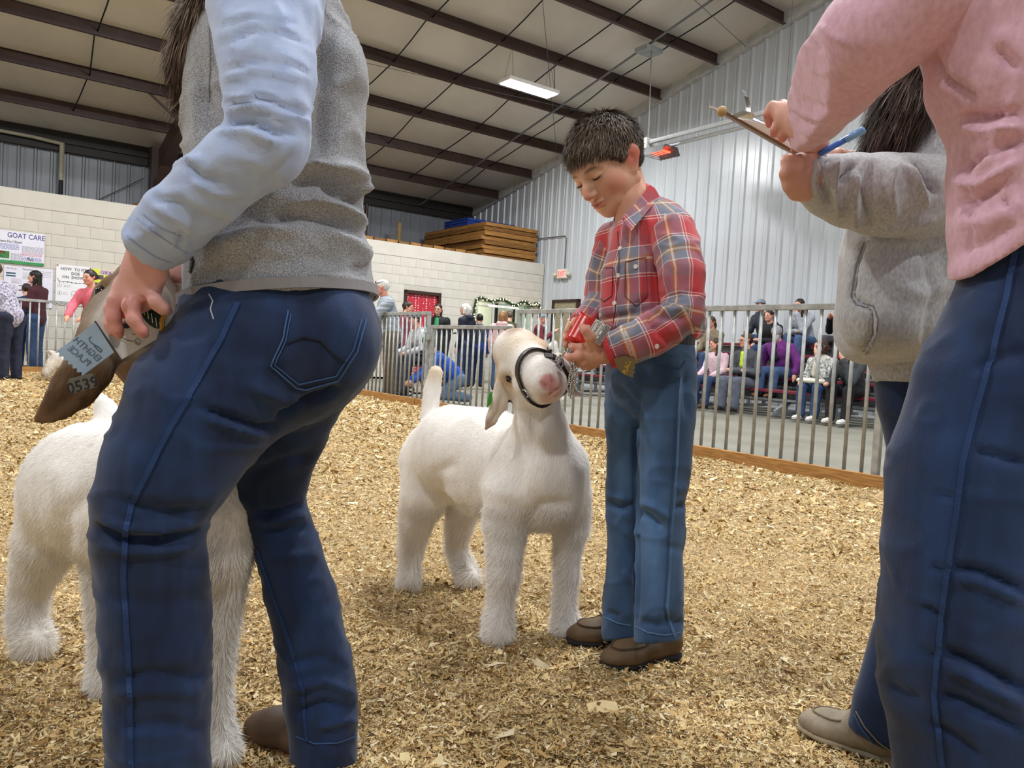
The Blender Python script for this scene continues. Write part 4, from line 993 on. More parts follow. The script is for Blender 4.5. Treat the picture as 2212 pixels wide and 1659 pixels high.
S.chain([(1400, 480, 1.79, 50), (1452, 500, 1.72, 48)], .03); S.chain([(1390, 490, 1.80, 44), (1330, 520, 1.87, 42)], .03)
S.chain([(1440, 660, 1.82, 78), (1455, 705, 1.82, 70)], .03); S.ell(P(1366, 452, 1.77), (.04, .04, .04), None, .01, True)
S.half(P(1400, 748, 1.78), RC@np.array([.12, -1, 0]), .03)
tax = [P(1410, 760, 1.78), P(1395, 470, 1.78)]
def tuv(V): q = chain_uv(V, tax, RC@np.array([0, 0, 1.])); q[:, 1] *= .115; q[:, 1] += .02; return q
fo = [([(1425, 520), (1415, 600), (1422, 660)], 9, -.008), ([(1300, 690), (1350, 680), (1400, 668)], 7, -.006), ([(1310, 705), (1370, 700), (1410, 690)], 6, .004), ([(1340, 560), (1330, 640)], 8, -.003), ([(1375, 560), (1390, 650)], 8, .004), ([(1400, 640), (1370, 665)], 7, -.005), ([(1490, 560), (1515, 650)], 8, -.004)]
o, Vs, Qs = sdf_obj('shirt_body', S, M_plaid, boy, 1, fo, [(.003, 16, 1), (-.0035, 11, 3, (1, 1, .6))], puv=tuv, keep=True); shirt_bv = bvh_of(Vs, Qs)
def sleeve(name, pts, fo, ref=(0, 0, 1.)):
    S = SDF(.0045); S.chain(pts, .018); a = [P(*p[:3]) for p in pts]
    d = a[-1]-a[-2]; S.half(a[-1], d)
    def su(V): q = chain_uv(V, a, RC@np.array([.3, .2, 1.])); q[:, 1] *= .05; q[:, 1] += .03; return q
    return sdf_obj(name, S, M_plaid, boy, 1, fo, [(.003, 20, 4), (-.004, 13, 6, (1, 1, 1.2))], puv=su, keep=True)
fo = [([(1425, 680), (1450, 690), (1480, 685)], 7, -.008), ([(1415, 665), (1450, 670), (1500, 660)], 6, .005), ([(1420, 640), (1460, 640), (1510, 630)], 6, -.004), ([(1400, 690), (1420, 720), (1460, 750)], 7, -.005), ([(1375, 690), (1390, 730), (1420, 765)], 7, .004), ([(1445, 540), (1440, 620)], 8, .004), ([(1470, 720), (1500, 700)], 8, -.005)]
o, V1, Q1 = sleeve('sleeve', [(1455, 512, 1.70, 50), (1473, 600, 1.64, 49), (1474, 680, 1.62, 44), (1410, 722, 1.62, 43), (1360, 742, 1.62, 42), (1311, 760, 1.63, 38)], fo); sl_bv = bvh_of(V1, Q1)
sleeve('sleeve', [(1330, 525, 1.87, 42), (1306, 600, 1.90, 38), (1300, 655, 1.90, 36), (1268, 692, 1.84, 30), (1255, 703, 1.81, 27)], [])
# cuff edge, collar, placket, buttons, pockets
loop_band(sl_bv, P(1316, 758, 1.63), P(1311, 760, 1.63)-P(1360, 742, 1.62), .012, M_plaid, boy, 'cuff', .002, .12, 30)
cuv = lambda V: np.stack([(V-P(1400, 420, 1.77))@RC[:, 0]*.8+(V-P(1400, 420, 1.77))@RC[:, 1]*.6, (V-P(1400, 420, 1.77))@RC[:, 1]*.8-(V-P(1400, 420, 1.77))@RC[:, 0]*.6, V[:, 2]], -1)
S = SDF(.0028)
S.chain([(1408, 412, 1.765, 11), (1396, 406, 1.80, 10), (1380, 412, 1.83, 10), (1350, 440, 1.85, 10), (1334, 462, 1.83, 9), (1330, 476, 1.80, 6)], .006, (RC@np.array([.5, .3, .8]), .6))
sdf_obj('collar_stand', S, M_plaid, boy, 1, puv=cuv)
ring = [(1404, 399, 1.755), (1416, 408, 1.752), (1425, 424, 1.742), (1412, 441, 1.715), (1398, 456, 1.698), (1382, 476, 1.685), (1364, 498, 1.675), (1354, 486, 1.680), (1346, 470, 1.690), (1358, 455, 1.705), (1374, 438, 1.722), (1390, 418, 1.742)]
mid = [(1410, 412, 1.745), (1408, 424, 1.732), (1394, 442, 1.708), (1378, 460, 1.692), (1362, 478, 1.680)]
rp_ = [P(*p) for p in ring]; b = MB(); b.prism(rp_, RC@np.array([-.002, -.001, -.005])); Vc = np.array(b.v)
mesh_obj('collar', Vc, b.f, M_plaid, boy, False, puv=cuv(Vc))
seam(shirt_bv, [(1335, 500), (1338, 560), (1333, 640), (1325, 700)], .0014, mat('plaid_seam', '#6e3a3c', .8), boy, 'placket_seam')
seam(shirt_bv, [(1283+68, 566), (1395, 556), (1398, 640), (1375, 662), (1350, 640), (1351, 568)], .0014, MATS['plaid_seam'], boy, 'pocket_seam')
seam(shirt_bv, [(1288, 580), (1325, 578), (1322, 640), (1305, 652), (1292, 640)], .0014, MATS['plaid_seam'], boy, 'pocket_seam')
M_btn = mat('pearl_button', '#efe6da', .25)
for bv_, px, py in ((shirt_bv, 1340, 537), (shirt_bv, 1300, 586), (shirt_bv, 1336, 595), (shirt_bv, 1374, 576), (shirt_bv, 1328, 655), (shirt_bv, 1297, 682), (sl_bv, 1356, 776), (sl_bv, 1418, 748)):
    h, n_ = cast(bv_, px, py)
    if h is None: continue
    b = MB(); x_ = np.cross(n_, (0, 0, 1.)); x_ /= np.linalg.norm(x_); y_ = np.cross(n_, x_)
    b.prism([h+(x_*math.cos(a)+y_*math.sin(a))*.0052 for a in np.linspace(0, 6.283, 13)[:-1]], n_*.0025); b.build('button', M_btn, boy)
# jeans
M_dj = denim('boy_denim', '#5a7da6', '#3d5c85')
S = SDF(.0048)
S.chain([(1405, 735, 1.77, 92), (1405, 770, 1.77, 96), (1408, 815, 1.77, 92)], .03)
S.chain([(1438, 815, 1.73, 66), (1438, 900, 1.73, 63), (1434, 1000, 1.73, 58), (1426, 1090, 1.73, 52), (1424, 1150, 1.73, 51), (1424, 1280, 1.715, 51), (1421, 1385, 1.705, 50)], .02)
S.chain([(1366, 815, 1.81, 60), (1364, 900, 1.82, 56), (1362, 1000, 1.83, 52), (1361, 1090, 1.84, 49), (1360, 1200, 1.86, 49), (1355, 1300, 1.875, 51), (1352, 1364, 1.885, 52)], .012)
S.half(P(1421, 1384, 1.705), RC@np.array([.12, -1, .25])); S.half(P(1405, 722, 1.77), RC@np.array([0, 1, 0]))
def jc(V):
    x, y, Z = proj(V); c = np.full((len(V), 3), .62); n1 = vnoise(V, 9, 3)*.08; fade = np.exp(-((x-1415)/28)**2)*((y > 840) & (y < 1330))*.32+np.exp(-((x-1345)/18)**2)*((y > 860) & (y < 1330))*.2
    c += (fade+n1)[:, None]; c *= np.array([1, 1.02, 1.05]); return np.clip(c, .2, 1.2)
fo = [([(1310, 1085), (1340, 1098), (1372, 1090)], 8, -.010), ([(1312, 1068), (1350, 1078)], 7, .006), ([(1378, 1105), (1400, 1115), (1430, 1140)], 8, -.012), ([(1385, 1085), (1415, 1095), (1445, 1120)], 8, .007), ([(1460, 1100), (1478, 1090)], 8, -.008), ([(1460, 1060), (1482, 1050)], 10, .005), ([(1375, 880), (1372, 1000), (1376, 1200), (1375, 1340)], 5, -.012),
      ([(1330, 830), (1365, 870), (1375, 890)], 8, -.008), ([(1385, 850), (1375, 880)], 8, -.006), ([(1440, 1330), (1460, 1350), (1475, 1340)], 8, -.008), ([(1385, 1345), (1420, 1352), (1450, 1340)], 9, -.006), ([(1310, 1325), (1340, 1335)], 8, -.006), ([(1345, 1230), (1365, 1260)], 6, .004), ([(1480, 800), (1485, 900)], 8, -.006), ([(1440, 1180), (1478, 1190)], 9, -.004)]
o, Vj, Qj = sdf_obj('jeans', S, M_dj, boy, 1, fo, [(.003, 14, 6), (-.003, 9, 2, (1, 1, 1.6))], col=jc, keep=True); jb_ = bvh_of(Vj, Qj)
M_st = mat('denim_stitch', '#3c5478', .8); M_st2 = mat('denim_pale', '#5e7fa8', .8)
seam(jb_, [(1470, 815), (1466, 900), (1462, 1000), (1456, 1080), (1450, 1150), (1447, 1230), (1441, 1310), (1448, 1350), (1458, 1375)], .006, M_st2, boy, 'side_seam', thick=.002)
seam(jb_, [(1463, 815), (1459, 900), (1455, 1000), (1449, 1080), (1443, 1150), (1440, 1230), (1434, 1310), (1441, 1350)], .002, M_st, boy, 'seam_stitching')
seam(jb_, [(1372, 1352), (1400, 1366), (1435, 1372), (1468, 1366)], .003, M_st2, boy, 'hem_stitching'); seam(jb_, [(1304, 1332), (1335, 1346), (1370, 1352)], .003, M_st2, boy, 'hem_stitching')
seam(jb_, [(1395, 752), (1420, 790), (1470, 795), (1480, 780)], .003, M_st, boy, 'pocket_seam')
b = MB(); bp_, bn_ = ring_on(jb_, P(1405, 726, 1.77), (0, 0, 1), .3, 40, .001)
b.strip(bp_+[bp_[0]], .032, np.array(bn_+[bn_[0]]), .004); b.build('belt', M_leather, boy)
# shoes
M_moc = mat('brown_moc_leather', '#6b543a', .65, .3, 12, bump=.2, bs=90, col2='#4b3a27')
M_soleb = mat('black_sole', '#26262a', .8)
for hpx, tpx in (((1462, 1418), (1305, 1448)), ((1376, 1388), (1232, 1392))):
    hg, tg_ = G(*hpx), G(*tpx)
    o, V, Q, pt = shoe(boy, hg, tg_, M_moc, .040, .078, M_soleb)
    L_ = np.linalg.norm(tg_-hg); bv = bvh_of(V, Q); ms = []
    for a in np.linspace(-2.2, 2.2, 17):
        x_ = math.sin(a)*.031; y_ = .70+.20*math.cos(a) if abs(a) < 1.6 else .70+.20*math.cos(a)-.12*(abs(a)-1.6)
        q = pt(y_, x_, .2); hh = bv.ray_cast(Vector(q), Vector((0, 0, -1)))
        if hh[0] is not None: ms.append(np.array(hh[0])+np.array([0, 0, .001]))
    b = MB(); b.tube(ms, .003, 6); b.build('moc_seam', mat('moc_edge', '#4a3826', .7), o)
    b = MB(); q = pt(.55, 0, .2); hh = bv.ray_cast(Vector(q), Vector((0, 0, -1)))
    if hh[0] is not None:
        c = np.array(hh[0])+np.array([0, 0, .003]); b.tube([c+np.array(pt(.0, .018, 0)-pt(0, 0, 0)), c, c+np.array(pt(0, -.018, 0)-pt(0, 0, 0))], .0025, 6); b.build('lace', mat('moc_lace', '#5d4a30', .7), o)
# red pillow package with award label
pk = thing('gift_box', tuple(P(1262, 718, 1.66)), 'shiny red patterned pillow gift box with a white award label', 'gift box')
A0, A1 = P(1278, 686, 1.665), P(1244, 748, 1.645); d = A1-A0; L_ = np.linalg.norm(d); d /= L_; vw = RC@np.array([0, 0, 1.]); vw = vw-d*(vw@d); vw /= np.linalg.norm(vw); sx = np.cross(d, vw)
vs_, fs_ = [], []; nA, nS = 9, 20
for i in range(nA):
    t = i/(nA-1)
    for k in range(nS):
        a = 2*math.pi*k/nS; w_ = .0285*math.copysign(abs(math.cos(a))**.8, math.cos(a)); h_ = .0165*math.sin(a); e = .007*(1-(math.cos(a))**2)*(1 if t > .5 else -1)*abs(2*t-1)**6
        vs_.append(A0+d*(L_*t-e*1.3)+sx*w_+vw*h_)
for i in range(nA-1):
    for k in range(nS): fs_.append((i*nS+k, (i+1)*nS+k, (i+1)*nS+(k+1) % nS, i*nS+(k+1) % nS))
fs_ += [tuple(range(nS)), tuple(range((nA-1)*nS, nA*nS))[::-1]]
def redfoil():
    m = mat('red_foil', '#d5281f', .25, .1, 30, spec=.6); nt = m.node_tree; N = nt.nodes; L = nt.links
    vo = N.new('ShaderNodeTexVoronoi'); vo.feature = 'DISTANCE_TO_EDGE'; vo.inputs['Scale'].default_value = 70; vo.feature = 'F1'; tc = N.new('ShaderNodeTexCoord'); L.new(tc.outputs['Object'], vo.inputs['Vector'])
    cr = N.new('ShaderNodeValToRGB'); e = cr.color_ramp.elements; e[0].position = .16; e[0].color = (*lin('#d5281f'), 1); e[1].position = .2; e[1].color = (*lin('#ee6a58'), 1); q = e.new(.26); q.color = (*lin('#ee6a58'), 1); q = e.new(.3); q.color = (*lin('#d5281f'), 1)
    L.new(vo.outputs['Distance'], cr.inputs[0]); L.new(cr.outputs[0], N['Principled BSDF'].inputs['Base Color']); return m
mesh_obj('box', vs_, fs_, redfoil(), pk, True)
ctr = (A0+A1)/2
M_paper = mat('white_paper', '#f0eeea', .6, .03); M_ink = mat('black_ink', '#222226', .6)
ny = RC@np.array([0, 0, 1.]); ex_ = RC@np.array([.52, .85, 0]); ey_ = RC@np.array([-.85, .52, 0])
lab = P(1286, 713, 1.595)
b = MB(); b.prism([lab+ex_*a+ey_*c for a, c in ((-.021, -.011), (.021, -.011), (.021, .011), (-.021, .011))], ny*.0008); lb = b.build('award_label', M_paper, pk)
text_mesh('TH PLACE', .0068, ex_, ey_, lab+ny*.0012-ey_*.003, M_ink, lb, thick=.0002)
b = MB(); q = [lab+ex_*a+ey_*c+ny*.001 for a, c in ((-.018, -.0085), (.014, -.0085), (.0175, -.004), (.0175, .004), (.014, .0085), (-.018, .0085))]; b.tube(q, .0005, 4, True); b.build('label_border', M_ink, lb)
b = MB(); c2 = lab-ey_*.019; b.prism([c2+ex_*a+ey_*c for a, c in ((-.022, -.006), (.022, -.006), (.022, .006), (-.022, .006))], ny*.0008); sk = b.build('pleated_edge', mat('label_grey', '#d9d7d3', .6), pk)
for k in range(14):
    b = MB(); p0 = c2+ex_*(-.020+k*.003)+ny*.001; b.beam(p0-ey_*.005, p0+ey_*.005, .0012, .0006, tuple(ny)); b.build('pleat', M_ink, sk)
b = MB(); c3 = P(1264, 706, 1.62); e1 = RC@np.array([.97, -.2, .1]); e2 = RC@np.array([.2, .97, 0]); b.prism([c3+e1*a+e2*c for a, c in ((-.009, -.005), (.010, -.005), (.010, .005), (-.009, .005))], ny*.001); b.build('tape', mat('tape_white', '#e9e4de', .4), pk)
# tan award ribbon hanging below the cuff
rb = thing('award_ribbon', tuple(P(1350, 795, 1.6)), 'tan satin award ribbon with yellow PLACE lettering below the plaid cuff', 'ribbon')
M_rt = mat('tan_satin', '#8d7b5e', .4, .08)
b = MB(); out = [(1325, 775), (1350, 768), (1371, 775), (1374, 783), (1370, 788), (1373, 794), (1369, 799), (1372, 805), (1367, 809), (1368, 816), (1349, 809), (1337, 800)]
b.prism([P(x, y, 1.585+.0006*(y-770)) for x, y in out], RC@np.array([0, 0, -.001])); r_o = b.build('ribbon', M_rt, rb)
text_mesh('PLACE', .0145, RC@np.array([.35, .94, 0]), RC@np.array([-.94, .35, 0]), P(1359, 794, 1.592), mat('gold_ink', '#e2b62c', .4), r_o, thick=.0003, sx=.72)
# ================================================================ WOMAN IN GREY VEST (left foreground)
def heather(name, c, c2, sc=260, bump=.5, stretch=None, rough=.9):
    m = mat(name, c, rough, .1, sc, col2=c2, bump=bump, bs=sc*.8, stretch=stretch, sheen=.3, bdist=.003); return m
M_vest = heather('heather_grey_fleece', '#c3c5ca', '#64666c', 620, .8)
M_trim = mat('vest_trim', '#98969a', .7, .06, 30)
M_blue_s = mat('pale_blue_chambray', '#b4c4e4', .75, .06, 40, bump=.15, bs=500, col2='#a6b8de', sheen=.2)
M_dd = denim('dark_denim', '#30548c', '#1d396a')
def dd_col(cx):
    def f(V):
        x, y, Z = proj(V); n1 = vnoise(V, 7, 3)*.10+vnoise(V*np.array([1, 1, .12]), 90, 5)*.09+vnoise(V*np.array([1, 1, .3]), 25, 6)*.05
        return np.clip(.34+n1*1.0, .1, 1)[:, None]*np.array([.93, 1, 1.06])
    return f
wom = thing('person', (*P(480, 900, 1.17)[:2], 0), 'woman in grey fleece vest, pale blue shirt and dark jeans bracing a goat', 'person')
WT = Frame(P(500, -205, 1.17), (-.86, -.4, .25), (-.35, .9, 0), 1.05)
S = SDF(.01); head_sdf(S, WT, False); Vh, Qh = S.build()
S = SDF(.016)
S.cone(WT(0, -.03, -.03), .05, P(575, -70, 1.17), .055, .02); S.chain([(580, -60, 1.17, 80), (600, 150, 1.17, 110), (605, 400, 1.17, 112), (610, 700, 1.17, 130)], .05)
S.chain([(590, -20, 1.07, 70), (578, 200, 1.0, 62), (588, 320, .985, 52), (450, 405, .985, 48), (325, 535, 1.02, 40)], .02)
S.chain([(560, -20, 1.28, 70), (520, 250, 1.32, 55), (440, 520, 1.27, 42), (395, 585, 1.22, 34)], .02)
S.chain([(545, 780, 1.12, 130), (350, 1050, 1.06, 95), (332, 1250, 1.06, 80), (346, 1700, 1.07, 60)], .03); S.chain([(640, 800, 1.24, 100), (592, 1090, 1.285, 38), (690, 1560, 1.3, 38)], .03)
Vt, Qt = S.build()
S = SDF(.0028)
S.chain([(322, 535, 1.02, 47), (312, 585, 1.03, 50), (298, 628, 1.04, 50)], .02, (RC@np.array([-.2, .1, 1.]), .72))
S.chain([(268, 618, 1.045, 23), (250, 652, 1.03, 17), (246, 685, 1.025, 14), (253, 712, 1.03, 12), (257, 724, 1.035, 9.5)], .008)
S.chain([(296, 630, 1.03, 23), (283, 662, 1.015, 18), (290, 690, 1.01, 15), (306, 714, 1.015, 12), (312, 723, 1.02, 9.5)], .008)
S.chain([(318, 625, 1.03, 23), (336, 652, 1.015, 15.5), (352, 666, 1.02, 13), (363, 673, 1.03, 10)], .008)
S.chain([(262, 630, 1.07, 18), (240, 668, 1.065, 14), (238, 700, 1.06, 12), (240, 717, 1.06, 9)], .006)
Vn, Qn = S.build(); Vn = relax(Vn, Qn, 1); Vn = folds(Vn, Qn, [([(272, 640), (268, 680)], 4, -.004), ([(305, 640), (318, 668)], 5, -.003)])
V, Q = join_vq([(Vh, Qh), (Vt, Qt), (Vn, Qn)])
mesh_obj('body', V, Q, M_skin, wom, True, col=blend(V, '#dfa79c', [(P(250, 670, 1.02), .02, '#dd9a90', .7), (P(285, 668, 1.01), .02, '#dd9a90', .7), (P(310, 718, 1.01), .012, '#da948a', .6), (P(256, 720, 1.03), .012, '#da948a', .6)]))
# vest
S = SDF(.0062)
S.chain([(588, -30, 1.17, 120), (592, 70, 1.17, 160), (597, 170, 1.17, 188), (600, 270, 1.17, 187), (600, 390, 1.17, 186), (600, 490, 1.17, 182), (606, 580, 1.17, 196), (612, 640, 1.17, 202)], .03)
S.chain([(588, -40, 1.10, 95), (580, -60, 1.24, 95)], .03)
S.half(P(610, 655, 1.17), RC@np.array([.08, -1, 0])); S.cone(P(577, -60, .98), .075, P(577, 60, .98), .062, .01, None, True)
vf = [([(620, 365), (680, 352), (740, 365), (792, 385)], 12, 0.0155), ([(700, 400), (750, 420), (795, 440)], 12, -0.0177), ([(640, 395), (700, 385), (760, 405)], 12, -0.0111), ([(620, 440), (690, 430), (750, 455), (785, 480)], 12, 0.0133), ([(560, 470), (650, 465), (720, 480), (780, 505)], 12, -0.0111), ([(480, 530), (560, 500), (650, 500)], 14, 0.0089), ([(450, 590), (560, 560), (700, 560), (800, 580)], 18, -0.0066), ([(700, 500), (760, 520), (800, 560)], 14, 0.0089), ([(695, 90), (705, 200), (690, 330)], 14, -0.0133), ([(430, 150), (450, 230), (470, 300)], 16, -0.0066), ([(740, 60), (770, 200)], 30, 0.0066), ([(470, 560), (430, 600)], 14, -0.0089), ([(780, 400), (795, 412)], 12, 0.0133)]
o, Vv, Qv = sdf_obj('vest', S, M_vest, wom, 1, vf, [(.004, 9, 2), (-.006, 7, 4, (1, 1, 2.2))], keep=True); vest_bv = bvh_of(Vv, Qv)
loop_band(vest_bv, P(610, 642, 1.17), RC@np.array([.08, -1, 0]), .015, M_trim, wom, 'hem_trim', .005, .35, 60, .0)
seam(vest_bv, [(694, 2), (700, 40), (692, 80), (680, 110), (676, 160)], .006, M_trim, wom, 'armhole_trim', thick=.003)
seam(vest_bv, [(452, 60), (455, 130), (452, 220)], .002, M_trim, wom, 'front_seam')
seam(vest_bv, [(410, 548), (418, 565), (412, 590)], .006, M_black, wom, 'pocket_zip', thick=.002)
# shirt sleeves
S = SDF(.0055)
S.chain([(592, -40, 1.05, 112), (574, 40, 1.01, 114), (571, 110, .985, 102), (577, 180, .97, 95), (580, 250, .96, 89), (578, 310, .96, 84), (520, 350, .965, 82), (449, 408, .975, 79), (378, 476, 1.0, 74), (318, 541, 1.02, 60)], .03)
S.half(P(318, 541, 1.02), P(318, 541, 1.02)-P(378, 476, 1.0))
sf = [([(490, 225), (560, 210), (640, 235), (668, 250)], 6, -.006), ([(488, 240), (555, 228), (630, 255)], 6, .005), ([(480, 270), (540, 262), (590, 285), (640, 290)], 7, -.007), ([(470, 285), (540, 285), (600, 310)], 7, .005), ([(480, 150), (560, 130), (640, 140), (672, 160)], 5, -.003), ([(470, 100), (540, 70), (610, 70), (672, 100)], 5, -.003), ([(480, 170), (560, 150), (650, 170)], 5, .003), ([(465, 60), (540, 35), (640, 50)], 5, -.003), ([(400, 350), (430, 380), (490, 390)], 7, -.004), ([(395, 345), (440, 345)], 7, .004), ([(335, 430), (390, 440), (430, 470), (480, 480)], 8, -.005), ([(330, 445), (380, 470), (420, 495)], 8, .004), ([(420, 395), (470, 420), (530, 420)], 9, .004), ([(395, 500), (385, 540)], 6, -.004), ([(410, 480), (400, 530)], 6, .003), ([(560, 400), (600, 370), (640, 330)], 9, -.004), ([(300, 480), (340, 510)], 7, .003)]
o, V1, Q1 = sdf_obj('sleeve', S, M_blue_s, wom, 1, sf, [(.003, 14, 3), (.0012, 45, 4), (-.0035, 13, 7, (1, 1, 1.3))], keep=True); ws_bv = bvh_of(V1, Q1)
M_bs = mat('blue_stitch', '#9db0d4', .8)
seam(ws_bv, [(296, 471), (330, 500), (375, 530), (405, 548)], .002, M_bs, wom, 'cuff_seam', lift=.0001, thick=.0006); seam(ws_bv, [(310, 462), (325, 475), (352, 495), (390, 510)], .0016, M_bs, wom, 'placket_seam', lift=.0001, thick=.0006); seam(ws_bv, [(274, 508), (300, 530), (335, 555), (370, 568)], .0025, M_bs, wom, 'cuff_seam', lift=.0001, thick=.0006)
S = SDF(.008); S.chain([(560, -30, 1.28, 95), (520, 250, 1.33, 75), (440, 520, 1.28, 58), (400, 575, 1.235, 48)], .03); S.half(P(400, 575, 1.235), P(400, 575, 1.235)-P(440, 520, 1.28)); sdf_obj('sleeve', S, M_blue_s, wom, 1)
S = SDF(.007); S.chain([(585, -75, 1.17, 62), (582, -30, 1.17, 90)], .02); sdf_obj('shirt_collar', S, M_blue_s, wom, 1)
# jeans
S = SDF(.006)
S.chain([(606, 640, 1.17, 190), (612, 720, 1.17, 192)], .04); S.chain([(690, 740, 1.12, 118), (640, 760, 1.12, 130)], .05); S.chain([(700, 745, 1.23, 112), (660, 780, 1.23, 115)], .05)
S.chain([(545, 770, 1.115, 176), (441, 878, 1.08, 157), (370, 1005, 1.06, 137), (333, 1085, 1.055, 121), (325, 1150, 1.055, 112), (331, 1240, 1.06, 108), (340, 1400, 1.06, 109), (345, 1560, 1.065, 103), (350, 1800, 1.07, 100)], .03)
S.chain([(640, 800, 1.235, 128), (603, 930, 1.26, 100), (585, 1050, 1.28, 72), (600, 1115, 1.285, 64), (628, 1200, 1.285, 69), (655, 1290, 1.29, 74), (681, 1420, 1.295, 73), (695, 1520, 1.30, 77), (700, 1625, 1.305, 70)], .012)
S.half(P(600, 628, 1.17), RC@np.array([-.08, 1, 0])); S.half(P(700, 1622, 1.305), RC@np.array([-.1, -1, -.35])) if False else None
jf = [([(212, 1140), (260, 1165), (340, 1168), (430, 1150)], 9, -.010), ([(215, 1120), (270, 1140), (350, 1145), (425, 1130)], 9, .007), ([(215, 1180), (280, 1192), (360, 1190), (430, 1178)], 9, .006), ([(260, 1080), (340, 1110), (440, 1100)], 12, -.005), ([(430, 880), (500, 905), (560, 925), (600, 920)], 9, -.009), ([(440, 900), (510, 925), (570, 940)], 9, .006), ([(600, 905), (650, 870), (700, 855), (730, 840)], 9, -.014), ([(540, 830), (620, 870), (650, 860)], 14, .006), ([(535, 1030), (600, 1000), (680, 980)], 12, -.006), ([(560, 1110), (610, 1105), (655, 1090)], 8, -.009), ([(565, 1125), (615, 1125), (660, 1112)], 8, .007), ([(575, 1150), (620, 1145), (665, 1140)], 8, -.006), ([(580, 1200), (640, 1205), (690, 1195)], 12, .004), ([(620, 1440), (690, 1420), (745, 1440)], 12, -.006), ([(625, 1490), (700, 1470), (765, 1500)], 10, .007), ([(640, 1540), (700, 1520), (765, 1530)], 10, -.008), ([(690, 1570), (740, 1555), (770, 1560)], 8, .006), ([(250, 1470), (330, 1455), (440, 1465)], 14, -.006), ([(250, 1500), (340, 1490), (440, 1500)], 12, .005), ([(260, 1580), (350, 1560), (445, 1580)], 14, -.005), ([(225, 1290), (300, 1300), (440, 1290)], 18, -.003), ([(530, 1190), (560, 1260)], 8, -.005)]
o, Vj, Qj = sdf_obj('jeans', S, M_dd, wom, 1, jf, [(.004, 8, 6), (.0012, 36, 8), (-.003, 9, 3, (1, 1, 1.8))], col=dd_col(0), keep=True); wj = bvh_of(Vj, Qj)
M_dst = mat('dark_denim_stitch', '#40608f', .8); M_dst2 = mat('dark_denim_edge', '#1f3a68', .8)
seam(wj, [(515, 655), (480, 730), (430, 820), (372, 920), (320, 1020), (285, 1090), (272, 1150), (268, 1250), (278, 1400), (283, 1520), (285, 1655)], .007, M_dst2, wom, 'side_seam', thick=.003)
seam(wj, [(518, 657), (484, 732), (434, 822), (376, 922), (324, 1022), (289, 1092), (276, 1150), (272, 1250), (282, 1400), (287, 1520), (289, 1655)], .0010, M_dst, wom, 'seam_stitching', lift=.0032, step=4., dash=2)
M_pale = mat('thread_gold', '#9c8a5e', .8)
seam(wj, [(622, 672), (612, 730), (585, 790), (640, 838), (660, 842), (730, 822), (770, 760), (790, 690)], .0022, M_dst, wom, 'pocket_stitching', lift=.001)
seam(wj, [(628, 680), (618, 735), (593, 788), (645, 830), (725, 812), (762, 755), (780, 690)], .0014, M_dst, wom, 'pocket_stitching', lift=.001)
seam(wj, [(620, 742), (655, 728), (690, 735), (720, 765), (748, 785)], .002, M_black, wom, 'pocket_embroidery', lift=.001)
seam(wj, [(556, 1190), (590, 1290), (630, 1400), (655, 1490), (660, 1560), (665, 1600)], .005, M_dst2, wom, 'inseam', thick=.003)
seam(wj, [(640, 1590), (680, 1606), (730, 1604), (768, 1590)], .002, M_dst, wom, 'hem_stitching')
seam(wj, [(452, 636), (460, 650), (455, 668), (462, 690)], .002, mat('loose_thread', '#b7c0c8', .9), wom, 'loose_thread', tube=True)
# boots
M_wboot = mat('brown_boot_leather', '#6a5140', .6, .25, 14, bump=.2, bs=80, col2='#4a382c')
shoe(wom, G(748, 1668), G(548, 1590), M_wboot, .045, .085, mat('boot_sole_tan', '#8a5f3a', .7), 'boot', boot=.06)
shoe(wom, P(395, 1830, 1.09)*[1, 1, 0], P(200, 1815, 1.0)*[1, 1, 0], M_wboot, .045, .085, MATS['boot_sole_tan'], 'boot', boot=.05)
# long hair falling in front of the shoulder
S = SDF(.007); S.ell(WT(0, .03, -.02), np.array([.085, .095, .105])*1.05, WT.M, .01); S.half(WT(0, .05, .085), WT.M@np.array([0, -.7, .7]))
S.chain([(530, -160, 1.12, 60), (480, -60, 1.10, 55), (440, 30, 1.10, 42), (412, 110, 1.11, 36), (398, 170, 1.12, 26), (392, 212, 1.12, 8)], .03)
V, Q = S.build(); V = relax(V, Q, 2); V = wrinkle(V, Q, .006, 30, 3, (1, 1, .2)); N = vnormals(V, Q)
mesh_obj('hair', V, Q, M_hair, wom, True, col=blend(V, '#5b4738', []))
ha = [P(530, -160, 1.12), P(440, 30, 1.1), P(392, 220, 1.12)]
def flow_w(p): return np.tile((ha[2]-ha[1]), (len(p), 1))*6+np.array([0, 0, -.4])
Vf, Ff, root = hairs(V, Q, N, 9000, .055, .0016, flow_w, .18, lambda p: (p[:, 2] < 1.35)*1., .12, 9)
hc = np.repeat(np.array([lin('#7a6250'), lin('#5d4a3c'), lin('#927a66'), lin('#46372d')])[RNG.choice(4, len(Vf)//5)], 5, 0); hair_obj('hair_strands', Vf, Ff, M_hair, wom, hc)
